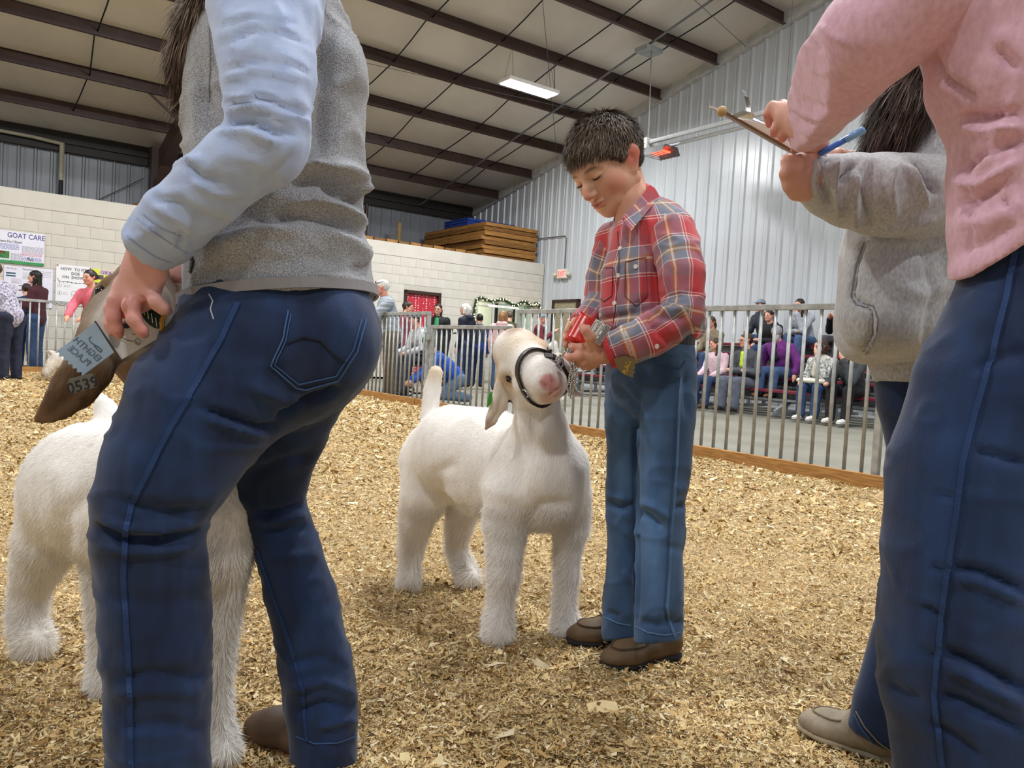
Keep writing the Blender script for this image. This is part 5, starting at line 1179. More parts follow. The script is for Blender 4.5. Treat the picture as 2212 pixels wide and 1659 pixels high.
# ================================================================ LEFT GOAT
g2 = thing('goat', (*((G(475, 1640)+G(70, 1410))/2)[:2], 0), 'white goat with brown head and long brown ear between the knees of the vest woman', 'goat')
S = SDF(.0074); ch_ = S.chain
ch_([(200, 1050, 1.60, 138), (330, 1075, 1.44, 158), (430, 1115, 1.29, 128)], .04)
ch_([(440, 1140, 1.27, 112), (450, 1190, 1.26, 80)], .04)
ch_([(420, 1010, 1.28, 108), (372, 900, 1.26, 84), (345, 790, 1.24, 66), (320, 720, 1.24, 56)], .05)
ch_([(150, 1090, 1.62, 104), (112, 1160, 1.63, 72), (88, 1215, 1.65, 52), (68, 1265, 1.67, 38), (60, 1320, 1.67, 33), (62, 1365, 1.665, 35), (75, 1392, 1.65, 38)], .02)
ch_([(230, 1120, 1.55, 90), (240, 1230, 1.52, 50), (232, 1330, 1.52, 36), (228, 1420, 1.52, 30), (228, 1475, 1.515, 34)], .02)
ch_([(470, 1180, 1.27, 75), (482, 1270, 1.28, 46), (470, 1350, 1.285, 40), (468, 1440, 1.29, 33), (468, 1520, 1.29, 30), (474, 1590, 1.29, 36), (478, 1625, 1.28, 36)], .02)
ch_([(400, 1200, 1.36, 70), (385, 1330, 1.37, 44), (380, 1500, 1.38, 30), (382, 1555, 1.375, 34)], .02)
ch_([(240, 915, 1.64, 40), (226, 880, 1.65, 22), (217, 858, 1.66, 10)], .02)
Vb, Qb = S.build(); Vb = relax(Vb, Qb, 1)
HT = Frame(P(300, 668, 1.225), (.45, .05, .89), (.38, .9, .05), 1.0)
S = SDF(.004); goat_head(S, HT); S.cone(HT(0, -.03, -.05), .065, P(345, 790, 1.24), .058, .03)
S.chain([(240, 700, 1.17, 32), (212, 752, 1.14, 45), (188, 800, 1.125, 52), (160, 840, 1.11, 50), (132, 870, 1.10, 38), (108, 890, 1.095, 26), (86, 904, 1.09, 14), (67, 914, 1.085, 3)], .03, (RC@np.array([.15, -.1, 1.]), .2))
Vh, Qh = S.build(); Vh = relax(Vh, Qh, 1); V, Q = join_vq([(Vb, Qb), (Vh, Qh)])
V = folds(V, Q, [([(150, 1190), (140, 1120), (190, 1060)], 20, -.008), ([(110, 1000), (150, 1080)], 25, .004), ([(95, 905), (160, 850), (190, 800)], 12, -.004)])
V = wrinkle(V, Q, .003, 30, 2, (1, 1, .35))
x, y, Z = proj(V); nb = len(Vb)
cols = blend(V, '#f4f0ea', [(P(345, 780, 1.24), .085, '#7d5a38', .35), (P(62, 1395, 1.66), .04, '#e2d2b4', .7)])
hcol = blend(V, '#7c5a36', [(HT(0, -.03, .12), .075, '#b9b0a4', .4), (HT(0, .03, .04), .035, '#a08a72', .5), (P(150, 850, 1.1), .06, '#5b3f20', .7), (HT(.0, -.02, .14), .02, '#8d8077', .4)])
hm = np.arange(len(V)) >= nb; cols[hm] = hcol[hm]
mesh_obj('body', V, Q, M_fur, g2, True, col=cols); N = vnormals(V, Q)
def wt2(p): x, y, Z = proj(p); return np.where(y < 935, .0, 1.)+np.where(y > 1180, 1.0, 0)
def len2(p): x, y, Z = proj(p); return np.where(y < 850, .008, np.where(y > 1150, .026, .014))
rear = P(200, 1050, 1.6)-P(430, 1115, 1.29); rear /= np.linalg.norm(rear)
Vf, Ff, root = hairs(V, Q, N, 100000, len2, .0013, coat_flow(rear), .22, wt2, .18, 6, simple=True)
hair_obj('fur', Vf, Ff, M_fur, g2, near_cols(Vf, V[::2], cols[::2]))
b = MB(); b.ball(HT(-.0545, .003, .008), .0125*1.0, 12, 8); b.build('eye', M_eye, g2, True)
b = MB(); b.ball(HT(.0545, .003, .008), .0125*1.0, 12, 8); b.build('eye', M_eye, g2, True)
for (px, py) in ((75, 1408), (478, 1645)):
    for s in (-1, 1):
        b = MB(); c = G(px+s*12, py); c[2] = .014; b.ball(c+np.array([0, -.012, 0]), .02, 10, 6, (.62, 1.1, .7)); b.build('hoof', M_hoof, g2, True)
# ear tag 0539
et = thing('ear_tag', tuple(P(180, 835, 1.05)), 'grey plastic ear tag numbered 0539 on the brown ear', 'ear tag')
b = MB(); tp = [(147, 830), (152, 818), (200, 806), (211, 822), (209, 836), (153, 851)]
b.prism([P(x, y, 1.045) for x, y in tp], RC@np.array([0, 0, .003])); tb = b.build('plate', mat('tag_grey', '#6a665b', .6), et)
text_mesh('0539', .022, RC@np.array([.965, .26, 0]), RC@np.array([-.26, .965, 0]), P(181, 843, 1.0415), M_ink, tb, thick=.0004)
# package and EIGHTH PLACE ribbon
pk2 = thing('gift_package', tuple(P(280, 720, 1.07)), 'white printed gift package with green striped and red shapes in the woman hand', 'gift package')
nb_ = RC@np.array([0, 0, -.004])
b = MB(); b.prism([P(x, y, Z) for x, y, Z in ((205, 694, 1.07), (261, 777, 1.07), (338, 733, 1.075), (352, 690, 1.08), (330, 640, 1.08), (262, 655, 1.075))], nb_); pp = b.build('card', mat('gift_paper', '#e6e2dc', .5, .05, 30), pk2)
b = MB(); b.tube([P(205, 694, 1.068), P(261, 777, 1.068)], .0012, 6); b.build('card_edge', mat('card_edge', '#4a4238', .6), pp)
rg_ = lambda cx, cy, rx, ry, rot, Z, a0=0, a1=6.283, n=18: [P(cx+rx*math.cos(a)*math.cos(rot)-ry*math.sin(a)*math.sin(rot), cy+rx*math.cos(a)*math.sin(rot)+ry*math.sin(a)*math.cos(rot), Z) for a in np.linspace(a0, a1, n)]
up_ = RC@np.array([0, 0, .003])
b = MB(); b.prism(rg_(272, 690, 17, 17, .3, 1.066, 3.3, 6.4), up_); b.build('red_shape', mat('gift_red', '#c8301f', .4), pp)
b = MB(); b.prism(rg_(271, 699, 15, 11, -.15, 1.067, 0, 3.14), up_*.8); b.build('black_band', M_black, pp)
b = MB(); b.prism(rg_(327, 680, 36, 17, .92, 1.062)[:-1], up_); lf = b.build('green_leaf', mat('gift_green', '#15301f', .35), pp)
for k in range(5):
    b = MB(); b.tube([P(309+k*9, 665+k*9-6, 1.058), P(312+k*9, 684+k*9-4, 1.058)], .0006, 4); b.build('white_stripe', M_paper, lf)
b = MB(); b.tube([P(349, 712, 1.05), P(352, 700, 1.045), P(350, 690, 1.045), P(357, 682, 1.045)], .0032, 6); b.build('gold_cord', mat('gold_cord', '#c9912a', .4), pp)
for pts in ([(258, 728), (275, 735), (290, 738), (300, 742)], [(240, 720), (252, 727), (262, 728)], [(290, 738), (297, 730), (305, 738), (300, 745), (292, 742)], [(285, 722), (300, 722), (315, 727)]):
    b = MB(); b.tube([P(x, y, 1.068) for x, y in pts], .0006, 4); b.build('print_line', mat('print_green', '#7f8a6a', .7), pp)
er = thing('award_ribbon', tuple(P(185, 755, 1.05)), 'pale blue award ribbon reading EIGHTH PLACE in mirror writing with zigzag end', 'ribbon')
zz = []
for k in range(13):
    t = k/12; zz.append((120+58*t+(4.2 if k % 2 else -3)*.66, 760+51*t+(-4.2 if k % 2 else 3)*.75))
b = MB(); b.prism([P(x, y, 1.055) for x, y in [(205, 697), (246, 761)]+zz[::-1]], RC@np.array([0, 0, -.0012])); ro = b.build('ribbon', mat('pale_blue_satin', '#a3bbd0', .4, .06, 20), er)
axr, ayr = RC@np.array([-.76, .65, 0]), RC@np.array([.78, .62, 0])
M_rink = mat('ribbon_ink', '#6b7d92', .5)
text_mesh('EIGHTH', .0128, axr, ayr, P(189, 754, 1.0545)-ayr*.0045, M_rink, ro, thick=.0003); text_mesh('PLACE', .0128, axr, ayr, P(172, 768, 1.0545)-ayr*.0045, M_rink, ro, thick=.0003)
b = MB(); b.tube([P(x, y, 1.0545) for x, y in ((197, 727), (192, 730), (194, 738), (203, 744), (213, 750), (220, 756), (218, 761), (210, 755), (203, 746))], .0008, 4); b.build('flourish', M_rink, ro)
# ================================================================ GREY HOODIE WOMAN (right)
M_hood = heather('grey_hoodie', '#c6c7c9', '#a6a7a9', 220, .35, (1, 1, .5))
hw = thing('person', (*P(1980, 900, 1.43)[:2], 0), 'woman in grey hoodie with long dark hair holding a clipboard', 'person')
NT = Frame(P(2015, 85, 1.40), (-.9, -.3, .2), (-.25, .95, 0), 1.0)
S = SDF(.01); head_sdf(S, NT, False); Vh, Qh = S.build()
S = SDF(.014); S.cone(NT(0, -.03, -.03), .048, P(2040, 210, 1.4), .05, .02); S.chain([(2030, 250, 1.4, 100), (2000, 500, 1.42, 120), (2005, 790, 1.42, 75)], .05)
S.chain([(2050, 240, 1.35, 60), (2040, 420, 1.31, 45), (1800, 405, 1.245, 28), (1740, 388, 1.225, 26)], .02); S.chain([(2010, 260, 1.5, 60), (1960, 420, 1.52, 50), (1830, 355, 1.4, 30), (1790, 338, 1.34, 24)], .02)
S.chain([(2005, 820, 1.42, 65), (1990, 1200, 1.44, 50), (1895, 1600, 1.44, 36)], .02); Vt, Qt = S.build()
S = SDF(.003); S.chain([(1752, 388, 1.225, 32), (1736, 386, 1.215, 40), (1726, 382, 1.21, 34)], .012, (RC@np.array([0, 0, 1.]), .8))
S.chain([(1738, 408, 1.215, 26), (1726, 404, 1.212, 24)], .012)
S.chain([(1728, 354, 1.205, 21), (1706, 350, 1.205, 17), (1700, 346, 1.25, 14)], .007); S.chain([(1722, 376, 1.202, 21), (1702, 375, 1.202, 17), (1699, 372, 1.26, 14)], .007)
S.chain([(1726, 396, 1.204, 20), (1708, 400, 1.206, 16), (1706, 396, 1.26, 13)], .007); S.chain([(1732, 414, 1.208, 17), (1719, 418, 1.212, 13.5), (1716, 413, 1.26, 11)], .007)
S.chain([(1735, 350, 1.21, 19), (1755, 338, 1.21, 14), (1776, 330, 1.22, 11)], .008)
S.chain([(1835, 352, 1.38, 20), (1805, 338, 1.34, 17), (1780, 336, 1.30, 13)], .008); Vn, Qn = S.build(); Vn = relax(Vn, Qn, 1)
V, Q = join_vq([(Vh, Qh), (Vt, Qt), (Vn, Qn)]); mesh_obj('body', V, Q, M_skin, hw, True, col=blend(V, '#d6a38f', [(P(1690, 375, 1.21), .016, '#d08f7c', .7), (P(1705, 345, 1.21), .014, '#d08f7c', .7)]))
b = MB(); b.tube([P(1818+3*math.cos(a), 342+11*math.sin(a), 1.34-.02*math.cos(a)) for a in np.linspace(0, 6.283, 13)[:-1]], .0025, 5, True); b.build('bracelet', mat('red_cord', '#c02a2a', .5), hw)
S = SDF(.006)
S.chain([(2035, 190, 1.4, 95), (2030, 290, 1.4, 130), (2005, 420, 1.42, 150), (1992, 560, 1.42, 164), (1984, 700, 1.42, 167), (1995, 745, 1.42, 150)], .03)
S.chain([(1925, 560, 1.33, 90), (1905, 690, 1.31, 88)], .05); S.chain([(2070, 190, 1.42, 95), (2090, 160, 1.48, 80)], .04); S.half(P(1985, 778, 1.42), RC@np.array([.1, -1, 0]), .05)
hf = [([(1868, 515), (1848, 570), (1838, 640), (1880, 668)], 5, -.010), ([(1885, 672), (1885, 720), (1862, 768)], 5, -.006), ([(1892, 672), (1893, 725), (1870, 770)], 5, .004), ([(1940, 620), (1990, 640), (2050, 610)], 18, .006), ([(1900, 560), (1970, 540), (2050, 550)], 20, -.006), ([(2000, 520), (2010, 640), (1995, 760)], 8, -.004)]
o, Vq, Qq = sdf_obj('hoodie', S, M_hood, hw, 1, hf, [(.005, 9, 3)], keep=True); hbv = bvh_of(Vq, Qq)
seam(hbv, [(1868, 520), (1848, 575), (1838, 640), (1848, 658), (1880, 668), (1887, 690), (1884, 725), (1862, 766)], .0022, mat('hoodie_seam', '#8f8f91', .9), hw, 'pocket_edge', lift=.0002, thick=.0008); seam(hbv, [(1876, 520), (1856, 575), (1846, 636), (1856, 651), (1888, 662), (1896, 690), (1893, 725), (1871, 766)], .002, MATS['hoodie_seam'], hw, 'pocket_stitching', lift=.0002, thick=.0006)
S = SDF(.006); S.chain([(2000, 770, 1.42, 118), (2003, 810, 1.42, 108)], .01); S.half(P(2000, 826, 1.42), RC@np.array([0, -1, 0])); sdf_obj('hem_ribbing', S, M_hood, hw, 1)
S = SDF(.0055); S.chain([(2052, 235, 1.35, 88), (2062, 330, 1.34, 98), (2035, 425, 1.31, 96), (1960, 428, 1.28, 94), (1900, 422, 1.265, 88), (1840, 412, 1.25, 78), (1795, 402, 1.235, 66), (1752, 388, 1.225, 52)], .03); S.half(P(1737, 384, 1.222), P(1752, 388, 1.225)-P(1795, 402, 1.235))
hf = [([(1762, 345), (1755, 390), (1772, 435)], 6, 0.0064), ([(1785, 340), (1775, 395), (1795, 450)], 7, -0.0112), ([(1810, 345), (1800, 400), (1815, 465)], 7, 0.0128), ([(1845, 350), (1830, 370), (1818, 395)], 6, -0.0224), ([(1850, 380), (1842, 430), (1850, 490)], 8, 0.0112), ([(1885, 350), (1868, 410), (1880, 490)], 8, -0.0112), ([(1940, 350), (1920, 400), (1930, 470)], 10, 0.0112), ([(1975, 350), (1995, 380), (2025, 415)], 7, -0.0192), ([(1960, 360), (1980, 400), (2000, 440)], 8, 0.0112), ([(2020, 470), (1960, 490), (1900, 500)], 12, 0.0080)]
sdf_obj('sleeve', S, M_hood, hw, 1, hf, [(.004, 12, 5)])
S = SDF(.007); S.chain([(2010, 250, 1.5, 80), (1970, 420, 1.51, 76), (1850, 365, 1.41, 42)], .03); sdf_obj('sleeve', S, M_hood, hw, 1)
S = SDF(.008); S.chain([(2000, 800, 1.42, 104), (2003, 870, 1.42, 100), (2010, 1000, 1.43, 84), (1995, 1200, 1.44, 64), (1960, 1380, 1.44, 66), (1915, 1520, 1.44, 68), (1888, 1605, 1.435, 60)], .03); S.chain([(2020, 850, 1.47, 90), (2060, 1100, 1.52, 65), (2090, 1500, 1.55, 60)], .03)
S.half(P(1888, 1600, 1.435), RC@np.array([-.45, -1, .1]))
o, Vj, Qj = sdf_obj('jeans', S, M_dd, hw, 1, [([(1905, 900), (1950, 910), (1990, 900)], 10, -.004)], [(.004, 8, 6)], col=dd_col(0), keep=True); bj = bvh_of(Vj, Qj)
seam(bj, [(1846, 1543), (1862, 1575), (1890, 1610), (1925, 1635)], .0022, M_dst, hw, 'hem_stitching'); seam(bj, [(1850, 1537), (1868, 1570), (1897, 1603), (1930, 1627)], .0016, M_pale, hw, 'hem_stitching')
M_tan = mat('tan_canvas', '#9a8d79', .8, .15, 30, bump=.2, bs=250)
o, V, Q, pt = shoe(hw, G(1930, 1650), G(1738, 1578), M_tan, .040, .07, mat('pale_sole', '#b5a88f', .7))
bv = bvh_of(V, Q); ms = []
for a in np.linspace(-2.6, 2.6, 17):
    q = pt(.66+.25*math.cos(a) if abs(a) < 1.6 else .66-.12*(abs(a)-1.6), math.sin(a)*.028 if abs(a) < 1.6 else .028*np.sign(a), .2); hh = bv.ray_cast(Vector(q), Vector((0, 0, -1)))
    if hh[0] is not None: ms.append(np.array(hh[0])+np.array([0, 0, .001]))
b = MB(); b.tube(ms, .0022, 6); b.build('moc_seam', mat('tan_edge', '#7a6d58', .8), o)
shoe(hw, P(2120, 1640, 1.55)*[1, 1, 0], P(1990, 1590, 1.55)*[1, 1, 0], M_tan, .04, .07, MATS['pale_sole'])
S = SDF(.006); S.ell(NT(0, .03, -.02), np.array([.085, .095, .105]), NT.M, .01); S.half(NT(0, .05, .085), NT.M@np.array([0, -.7, .7]))
S.chain([(2000, 60, 1.36, 60), (1975, 150, 1.33, 62), (1955, 220, 1.32, 60), (1925, 280, 1.32, 48), (1900, 320, 1.32, 30), (1885, 335, 1.32, 10)], .03)
V, Q = S.build(); V = relax(V, Q, 2); V = wrinkle(V, Q, .008, 26, 3, (1, 1, .2)); N = vnormals(V, Q); mesh_obj('hair', V, Q, M_hair, hw, True, col=blend(V, '#2b211d', []))
def flow_h(p): return np.tile(P(1895, 330, 1.32)-P(1975, 150, 1.33), (len(p), 1))
Vf, Ff, root = hairs(V, Q, N, 7000, .07, .0018, flow_h, .15, lambda p: (p[:, 2] < 1.32)*1., .13, 9)
hair_obj('hair_strands', Vf, Ff, M_hair, hw, np.repeat(np.array([lin('#4a3a32'), lin('#33271f'), lin('#6b5548')])[RNG.choice(3, len(Vf)//5)], 5, 0))
# ================================================================ PINK SHIRT WOMAN (right edge)
M_pink = heather('heather_pink', '#dcb2c2', '#cfa0b2', 150, .25, (1, 1, .6))
pw = thing('person', (*P(2150, 900, .93)[:2], 0), 'person in pink long sleeve shirt and dark jeans writing on a clipboard', 'person')
QT = Frame(P(2060, -250, .95), (-.85, -.45, .2), (-.4, .9, 0), 1.05)
S = SDF(.01); head_sdf(S, QT, False); Vh, Qh = S.build()
S = SDF(.016); S.cone(QT(0, -.03, -.03), .05, P(2170, -120, .94), .055, .02); S.chain([(2190, -60, .94, 100), (2230, 300, .93, 110), (2250, 650, .94, 95)], .05)
S.chain([(2150, -60, .95, 80), (1990, 0, .94, 70), (1881, 80, .97, 58), (1800, 170, 1.04, 48), (1738, 272, 1.17, 32)], .02); S.chain([(2250, 700, .95, 90), (2090, 1100, .95, 80), (2110, 1900, .96, 60)], .03); Vt, Qt = S.build()
S = SDF(.0026); S.chain([(1738, 272, 1.17, 36), (1702, 250, 1.19, 29), (1686, 242, 1.20, 20)], .012)
S.chain([(1684, 236, 1.2, 15), (1669, 230, 1.205, 11), (1657, 246, 1.21, 8.5), (1661, 270, 1.215, 7)], .005); S.chain([(1702, 236, 1.2, 14), (1691, 227, 1.215, 11), (1683, 242, 1.23, 9)], .005)
S.chain([(1690, 262, 1.19, 15), (1675, 280, 1.2, 10), (1671, 290, 1.205, 8)], .005); S.chain([(1702, 275, 1.19, 15), (1691, 292, 1.195, 10), (1690, 301, 1.2, 8)], .005)
S.chain([(1738, 300, 1.19, 13), (1723, 313, 1.2, 9), (1714, 323, 1.205, 7)], .005); S.chain([(1775, 310, 1.2, 16), (1752, 321, 1.205, 12), (1741, 328, 1.21, 9)], .005); Vn, Qn = S.build(); Vn = relax(Vn, Qn, 1)
V, Q = join_vq([(Vh, Qh), (Vt, Qt), (Vn, Qn)]); mesh_obj('body', V, Q, M_skin, pw, True, col=blend(V, '#dda898', [(P(1660, 262, 1.21), .016, '#dc8f84', .7), (P(1675, 290, 1.2), .012, '#dc8f84', .7), (P(1690, 300, 1.2), .012, '#dc8f84', .7)]))
S = SDF(.007); S.ell(QT(0, .03, -.02), np.array([.085, .095, .105]), QT.M, .01); S.half(QT(0, .05, .085), QT.M@np.array([0, -.7, .7])); S.cone(QT(0, .0, -.08), .07, QT(0, -.15, -.1), .05, .03); sdf_obj('hair', S, M_hair, pw, 1, col=lambda V: blend(V, '#5a4636', []))
S = SDF(.0055); S.chain([(2175, -80, .93, 150), (2175, 60, .93, 165), (2195, 160, .93, 172), (2232, 260, .93, 162), (2240, 380, .93, 168), (2242, 500, .93, 170), (2246, 600, .93, 176), (2250, 655, .93, 176)], .03)
S.half(P(2138, 574, .9), RC@np.array([.69, -.72, 0]), .01); S.half(P(2068, 640, .9), RC@np.array([0, -1, 0]), .01)
pf = [([(2076, 250), (2130, 255), (2200, 240)], 9, -.010), ([(2080, 275), (2130, 285), (2210, 275)], 10, .008), ([(2070, 370), (2130, 330), (2210, 300)], 9, -.008), ([(2065, 395), (2120, 400), (2200, 350)], 10, .008), ([(2070, 440), (2100, 440), (2160, 400)], 8, -.008), ([(2070, 480), (2130, 480), (2210, 440)], 14, .005), ([(2085, 300), (2090, 420), (2095, 500), (2080, 560)], 6, -.006), ([(2010, 110), (2040, 170), (2110, 215)], 7, -.008), ([(2150, 100), (2200, 150)], 14, -.008), ([(2160, 430), (2195, 460)], 8, -.006), ([(2190, 200), (2160, 300), (2120, 370)], 12, .006), ([(2080, 540), (2140, 520), (2200, 480)], 12, -.005)]
o, Vp, Qp = sdf_obj('shirt', S, M_pink, pw, 1, pf, [(.005, 10, 2), (.0015, 40, 3)], keep=True)
S = SDF(.005); S.chain([(2150, -90, .95, 150), (2000, -5, .93, 122), (1881, 80, .96, 108), (1804, 165, 1.03, 95), (1758, 243, 1.12, 67), (1738, 280, 1.17, 47)], .03); S.half(P(1700, 262, 1.17), RC@np.array([-.9, -.3, -.1]))
pf = [([(1772, 55), (1790, 75), (1830, 95)], 6, .004), ([(1745, 85), (1775, 110)], 6, -.004), ([(1730, 120), (1760, 150), (1790, 160)], 7, .003), ([(1705, 240), (1730, 262), (1760, 268)], 5, -.004), ([(1715, 228), (1745, 248), (1790, 262)], 6, .004), ([(1735, 215), (1790, 240), (1830, 235)], 8, -.003), ([(1725, 275), (1750, 290), (1790, 295)], 5, .003), ([(1700, 160), (1705, 200)], 6, -.003), ([(1850, 215), (1890, 200)], 6, -.003)]
sdf_obj('sleeve', S, M_pink, pw, 1, pf, [(.004, 10, 5), (.001, 50, 7)])
S = SDF(.006); S.chain([(2256, 480, .95, 135), (2250, 540, .94, 146), (2240, 650, .94, 158), (2160, 840, .94, 172), (2105, 1000, .94, 166), (2080, 1200, .945, 160), (2070, 1400, .95, 162), (2085, 1480, .95, 168), (2110, 1600, .955, 170), (2125, 1950, .96, 168)], .03)
S.chain([(2250, 700, 1.02, 150), (2270, 1200, 1.06, 120), (2280, 1800, 1.08, 110)], .03)
pf = [([(2110, 975), (2160, 985), (2212, 1000)], 8, -.007), ([(2060, 1225), (2120, 1235), (2212, 1275)], 9, -.009), ([(2070, 1250), (2130, 1262), (2212, 1300)], 9, .006), ([(2040, 1405), (2100, 1430), (2212, 1490)], 10, -.012), ([(2045, 1440), (2110, 1470), (2212, 1530)], 10, .008), ([(2030, 1500), (2090, 1520), (2212, 1580)], 10, -.010), ([(2020, 1070), (2060, 1075)], 6, -.004), ([(2010, 1220), (2045, 1240)], 7, -.005), ([(1995, 1310), (2030, 1330)], 7, -.005), ([(1985, 1400), (2020, 1420)], 7, -.005), ([(2005, 1560), (2060, 1590), (2120, 1640)], 10, -.006), ([(1920, 1480), (1950, 1500), (1990, 1510)], 12, -.006), ([(2100, 800), (2160, 770), (2212, 760)], 14, -.004)]
o, Vj, Qj = sdf_obj('jeans', S, M_dd, pw, 1, pf, [(.004, 8, 4), (.0012, 36, 8), (-.003, 9, 3, (1, 1, 1.8))], col=dd_col(0), keep=True); bj = bvh_of(Vj, Qj)
seam(bj, [(2195, 540), (2175, 640), (2140, 780), (2105, 900), (2080, 1000), (2068, 1100), (2055, 1180), (2040, 1290), (2028, 1400), (2018, 1500), (2025, 1560), (2038, 1655)], .006, M_dst2, pw, 'side_seam', thick=.003)
seam(bj, [(2198, 540), (2178, 640), (2143, 780), (2108, 900), (2083, 1000), (2071, 1100), (2058, 1180), (2043, 1290), (2031, 1400), (2021, 1500), (2028, 1560), (2041, 1655)], .0011, M_dst, pw, 'seam_stitching', lift=.0032, step=4., dash=2)
for q in ((.96, 1900, 2125), (1.08, 1800, 2280)):
    hg = P(q[2]+40, q[1], q[0])*[1, 1, 0]; shoe(pw, hg, hg+np.array([-.22, .05, 0]), M_wboot, .045, .085, SHOE_SOLE)
# clipboard, paper, pen
cbd = thing('clipboard', tuple(P(1670, 300, 1.14)), 'brown clipboard with chrome clip and white paper held in the air', 'clipboard')
A_, B_ = P(1561, 243, 1.25), P(1742, 347, 1.262); dl = B_-A_; Lc = np.linalg.norm(dl); dl /= Lc; vd = (A_-CO)/np.linalg.norm(A_-CO); wdv = vd-dl*(vd@dl); wdv /= np.linalg.norm(wdv); nn = np.cross(wdv, dl); nn *= np.sign(nn[2]); wdv = wdv-nn*.02; wdv /= np.linalg.norm(wdv)
def CB(a, w_, h): return A_+dl*a+wdv*w_+nn*h
b = MB(); b.prism([CB(0, 0, 0), CB(Lc, 0, 0), CB(Lc, .2, 0), CB(0, .2, 0)], nn*.004); b.build('board', mat('hardboard', '#7d5f3f', .5), cbd)
b = MB(); b.prism([CB(.030, .003, .0043), CB(.045, .003, .010), CB(.070, .003, .0165), (CB(.10, .003, .0155)), CB(.135, .003, .010), CB(Lc, .003, .0075), CB(Lc, .003, .0043)], wdv*.185); b.build('paper', M_paper, cbd)
cv = [CB(.10, .006, .0085), CB(.07, .006, .016), CB(.09, .006, .015), CB(.15, .006, .0082)]
b = MB(); b.strip([CB(.055, .09, .015), CB(.078, .09, .0195), CB(.105, .09, .0175), CB(.15, .09, .0105)], .16, nn, .0006); b.build('curled_sheet', mat('lilac_paper', '#d8d4ea', .6), cbd)
b = MB(); b.ball(CB(-.002, .0, .001), .0085, 12, 8); b.build('wooden_bead', mat('bead_wood', '#c9a671', .5), cbd, True)
b = MB(); b.prism([CB(.028, .02, .0045), CB(.055, .02, .0045), CB(.050, .02, .020), CB(.042, .02, .020)], wdv*.08); b.build('clip_body', M_chrome, cbd)
b = MB(); b.strip([CB(.052, .06, .010), CB(.044, .06, .026), CB(.030, .06, .040), CB(.020, .06, .046)], .05, (nn*.5-dl*.8), .0015); b.build('clip_lever', M_chrome, cbd)
b = MB(); b.tube([CB(.046, .015, .018), CB(.046, .11, .018)], .004, 8); b.build('clip_spring', M_chrome, cbd)
pn = thing('pen', tuple(P(1826, 302, 1.17)), 'blue plastic pen with a translucent cap in the writing hand', 'pen')
pa_, pb2, pc_ = P(1772, 332, 1.20), P(1828, 301, 1.17), P(1868, 279, 1.15)
b = MB(); b.tube([pa_, pb2], .0046, 10); b.build('barrel', mat('pen_blue', '#4f8dff', .25, .1, 30, spec=.6), pn, True)
b = MB(); b.tube([pb2, pc_-(pc_-pb2)*.05, pc_], [.0058, .0055, .0028], 10); b.build('cap', mat('pen_cap', '#85c2ff', .2, .05, spec=.6), pn, True)
# ================================================================ POSTERS
def vpos(px, py, V=VB-.02):
    d = RC @ np.array([(px-1106)/FPX, -(py-829.5)/FPX, -1.]); t = V/(-sB*d[0]+cB*d[1]); q = CO+d*t; return cB*q[0]+sB*q[1], q[2]
AU = np.array(W(1, 0)); AZ = np.array([0, 0, 1.]); NV = np.array(W(0, -1))
def pw_(u, z, d=0): return np.array(W(u, VB-.026-d, z))
M_pap = mat('poster_paper', '#eeedf0', .6, .03); M_lav = mat('poster_lav', '#e4e2ee', .6, .03)
def poster(name, u0, u1, z0, z1, m, lab):
    r = thing(name, tuple(pw_((u0+u1)/2, z0)), lab, 'poster', 'posters on the block wall')
    b = MB(); b.ubox(u0, u1, VB-.026, VB-.013, z0, z1); s = b.build('sheet', m, r); return r, s
def pbox(par, u0, u1, z0, z1, m, name='printed_block', d=.002):
    b = MB(); b.ubox(u0, u1, VB-.026-d, VB-.026, z0, z1); return b.build(name, m, par)
def ptext(par, t, size, u, z, m, align='LEFT', sx=1., d=.003): return text_mesh(t, size, AU, AZ, pw_(u, z, d), m, par, align=align, sx=sx, thick=.0006)
M_pur = mat('ink_purple', '#3f3a8c', .6); M_inkg = mat('ink_grey', '#8e8e9c', .6); M_inkr = mat('ink_red', '#c2506a', .6); M_inkb = mat('ink_blue', '#5566b8', .6); M_grn = mat('poster_green', '#3f9a57', .6)
r, s = poster('goat_care_poster', .30, 1.215, 1.78, 2.335, M_lav, 'white goat care poster with purple title and green grass border')
ptext(s, 'GOAT CARE', .125, .66, 2.225, M_pur, sx=.80); ptext(s, 'Where Do I Start?', .06, .50, 2.135, M_ink, sx=.85)
def scrib(par, u0, u1, z, n, m, dz=.017):
    for k in range(n):
        b = MB(); x = u0; i = 0
        while x < u1:
            w_ = random.uniform(.02, .055); b.ubox(x, min(x+w_, u1), VB-.029, VB-.026, z-k*dz, z-k*dz+.0055); x += w_+.012
        tag(b.build('handwriting', m, par), kind='stuff')
scrib(s, .40, .84, 2.105, 6, M_inkb); scrib(s, .88, 1.2, 2.09, 6, M_inkg); scrib(s, .88, 1.19, 1.985, 4, M_inkr); scrib(s, .88, 1.18, 1.905, 4, M_inkb); scrib(s, .72, .88, 1.95, 8, M_inkg)
pbox(s, .45, .70, 1.86, 1.985, mat('photo_green', '#4b8a4a', .6, .3, 20), 'photo'); pbox(s, .45, .64, 1.945, 1.98, mat('photo_brown', '#6b3a2c', .6), 'photo', .004)
b = MB(); b.prism([pw_(.30, 1.78, .002), pw_(1.215, 1.78, .002)]+[pw_(1.215-.0305*k/2*1.0, 1.822+(.018 if k % 2 else 0), .002) for k in range(61) if 1.215-.0305*k/2 >= .30], NV*.002); b.build('grass_border', M_grn, s)
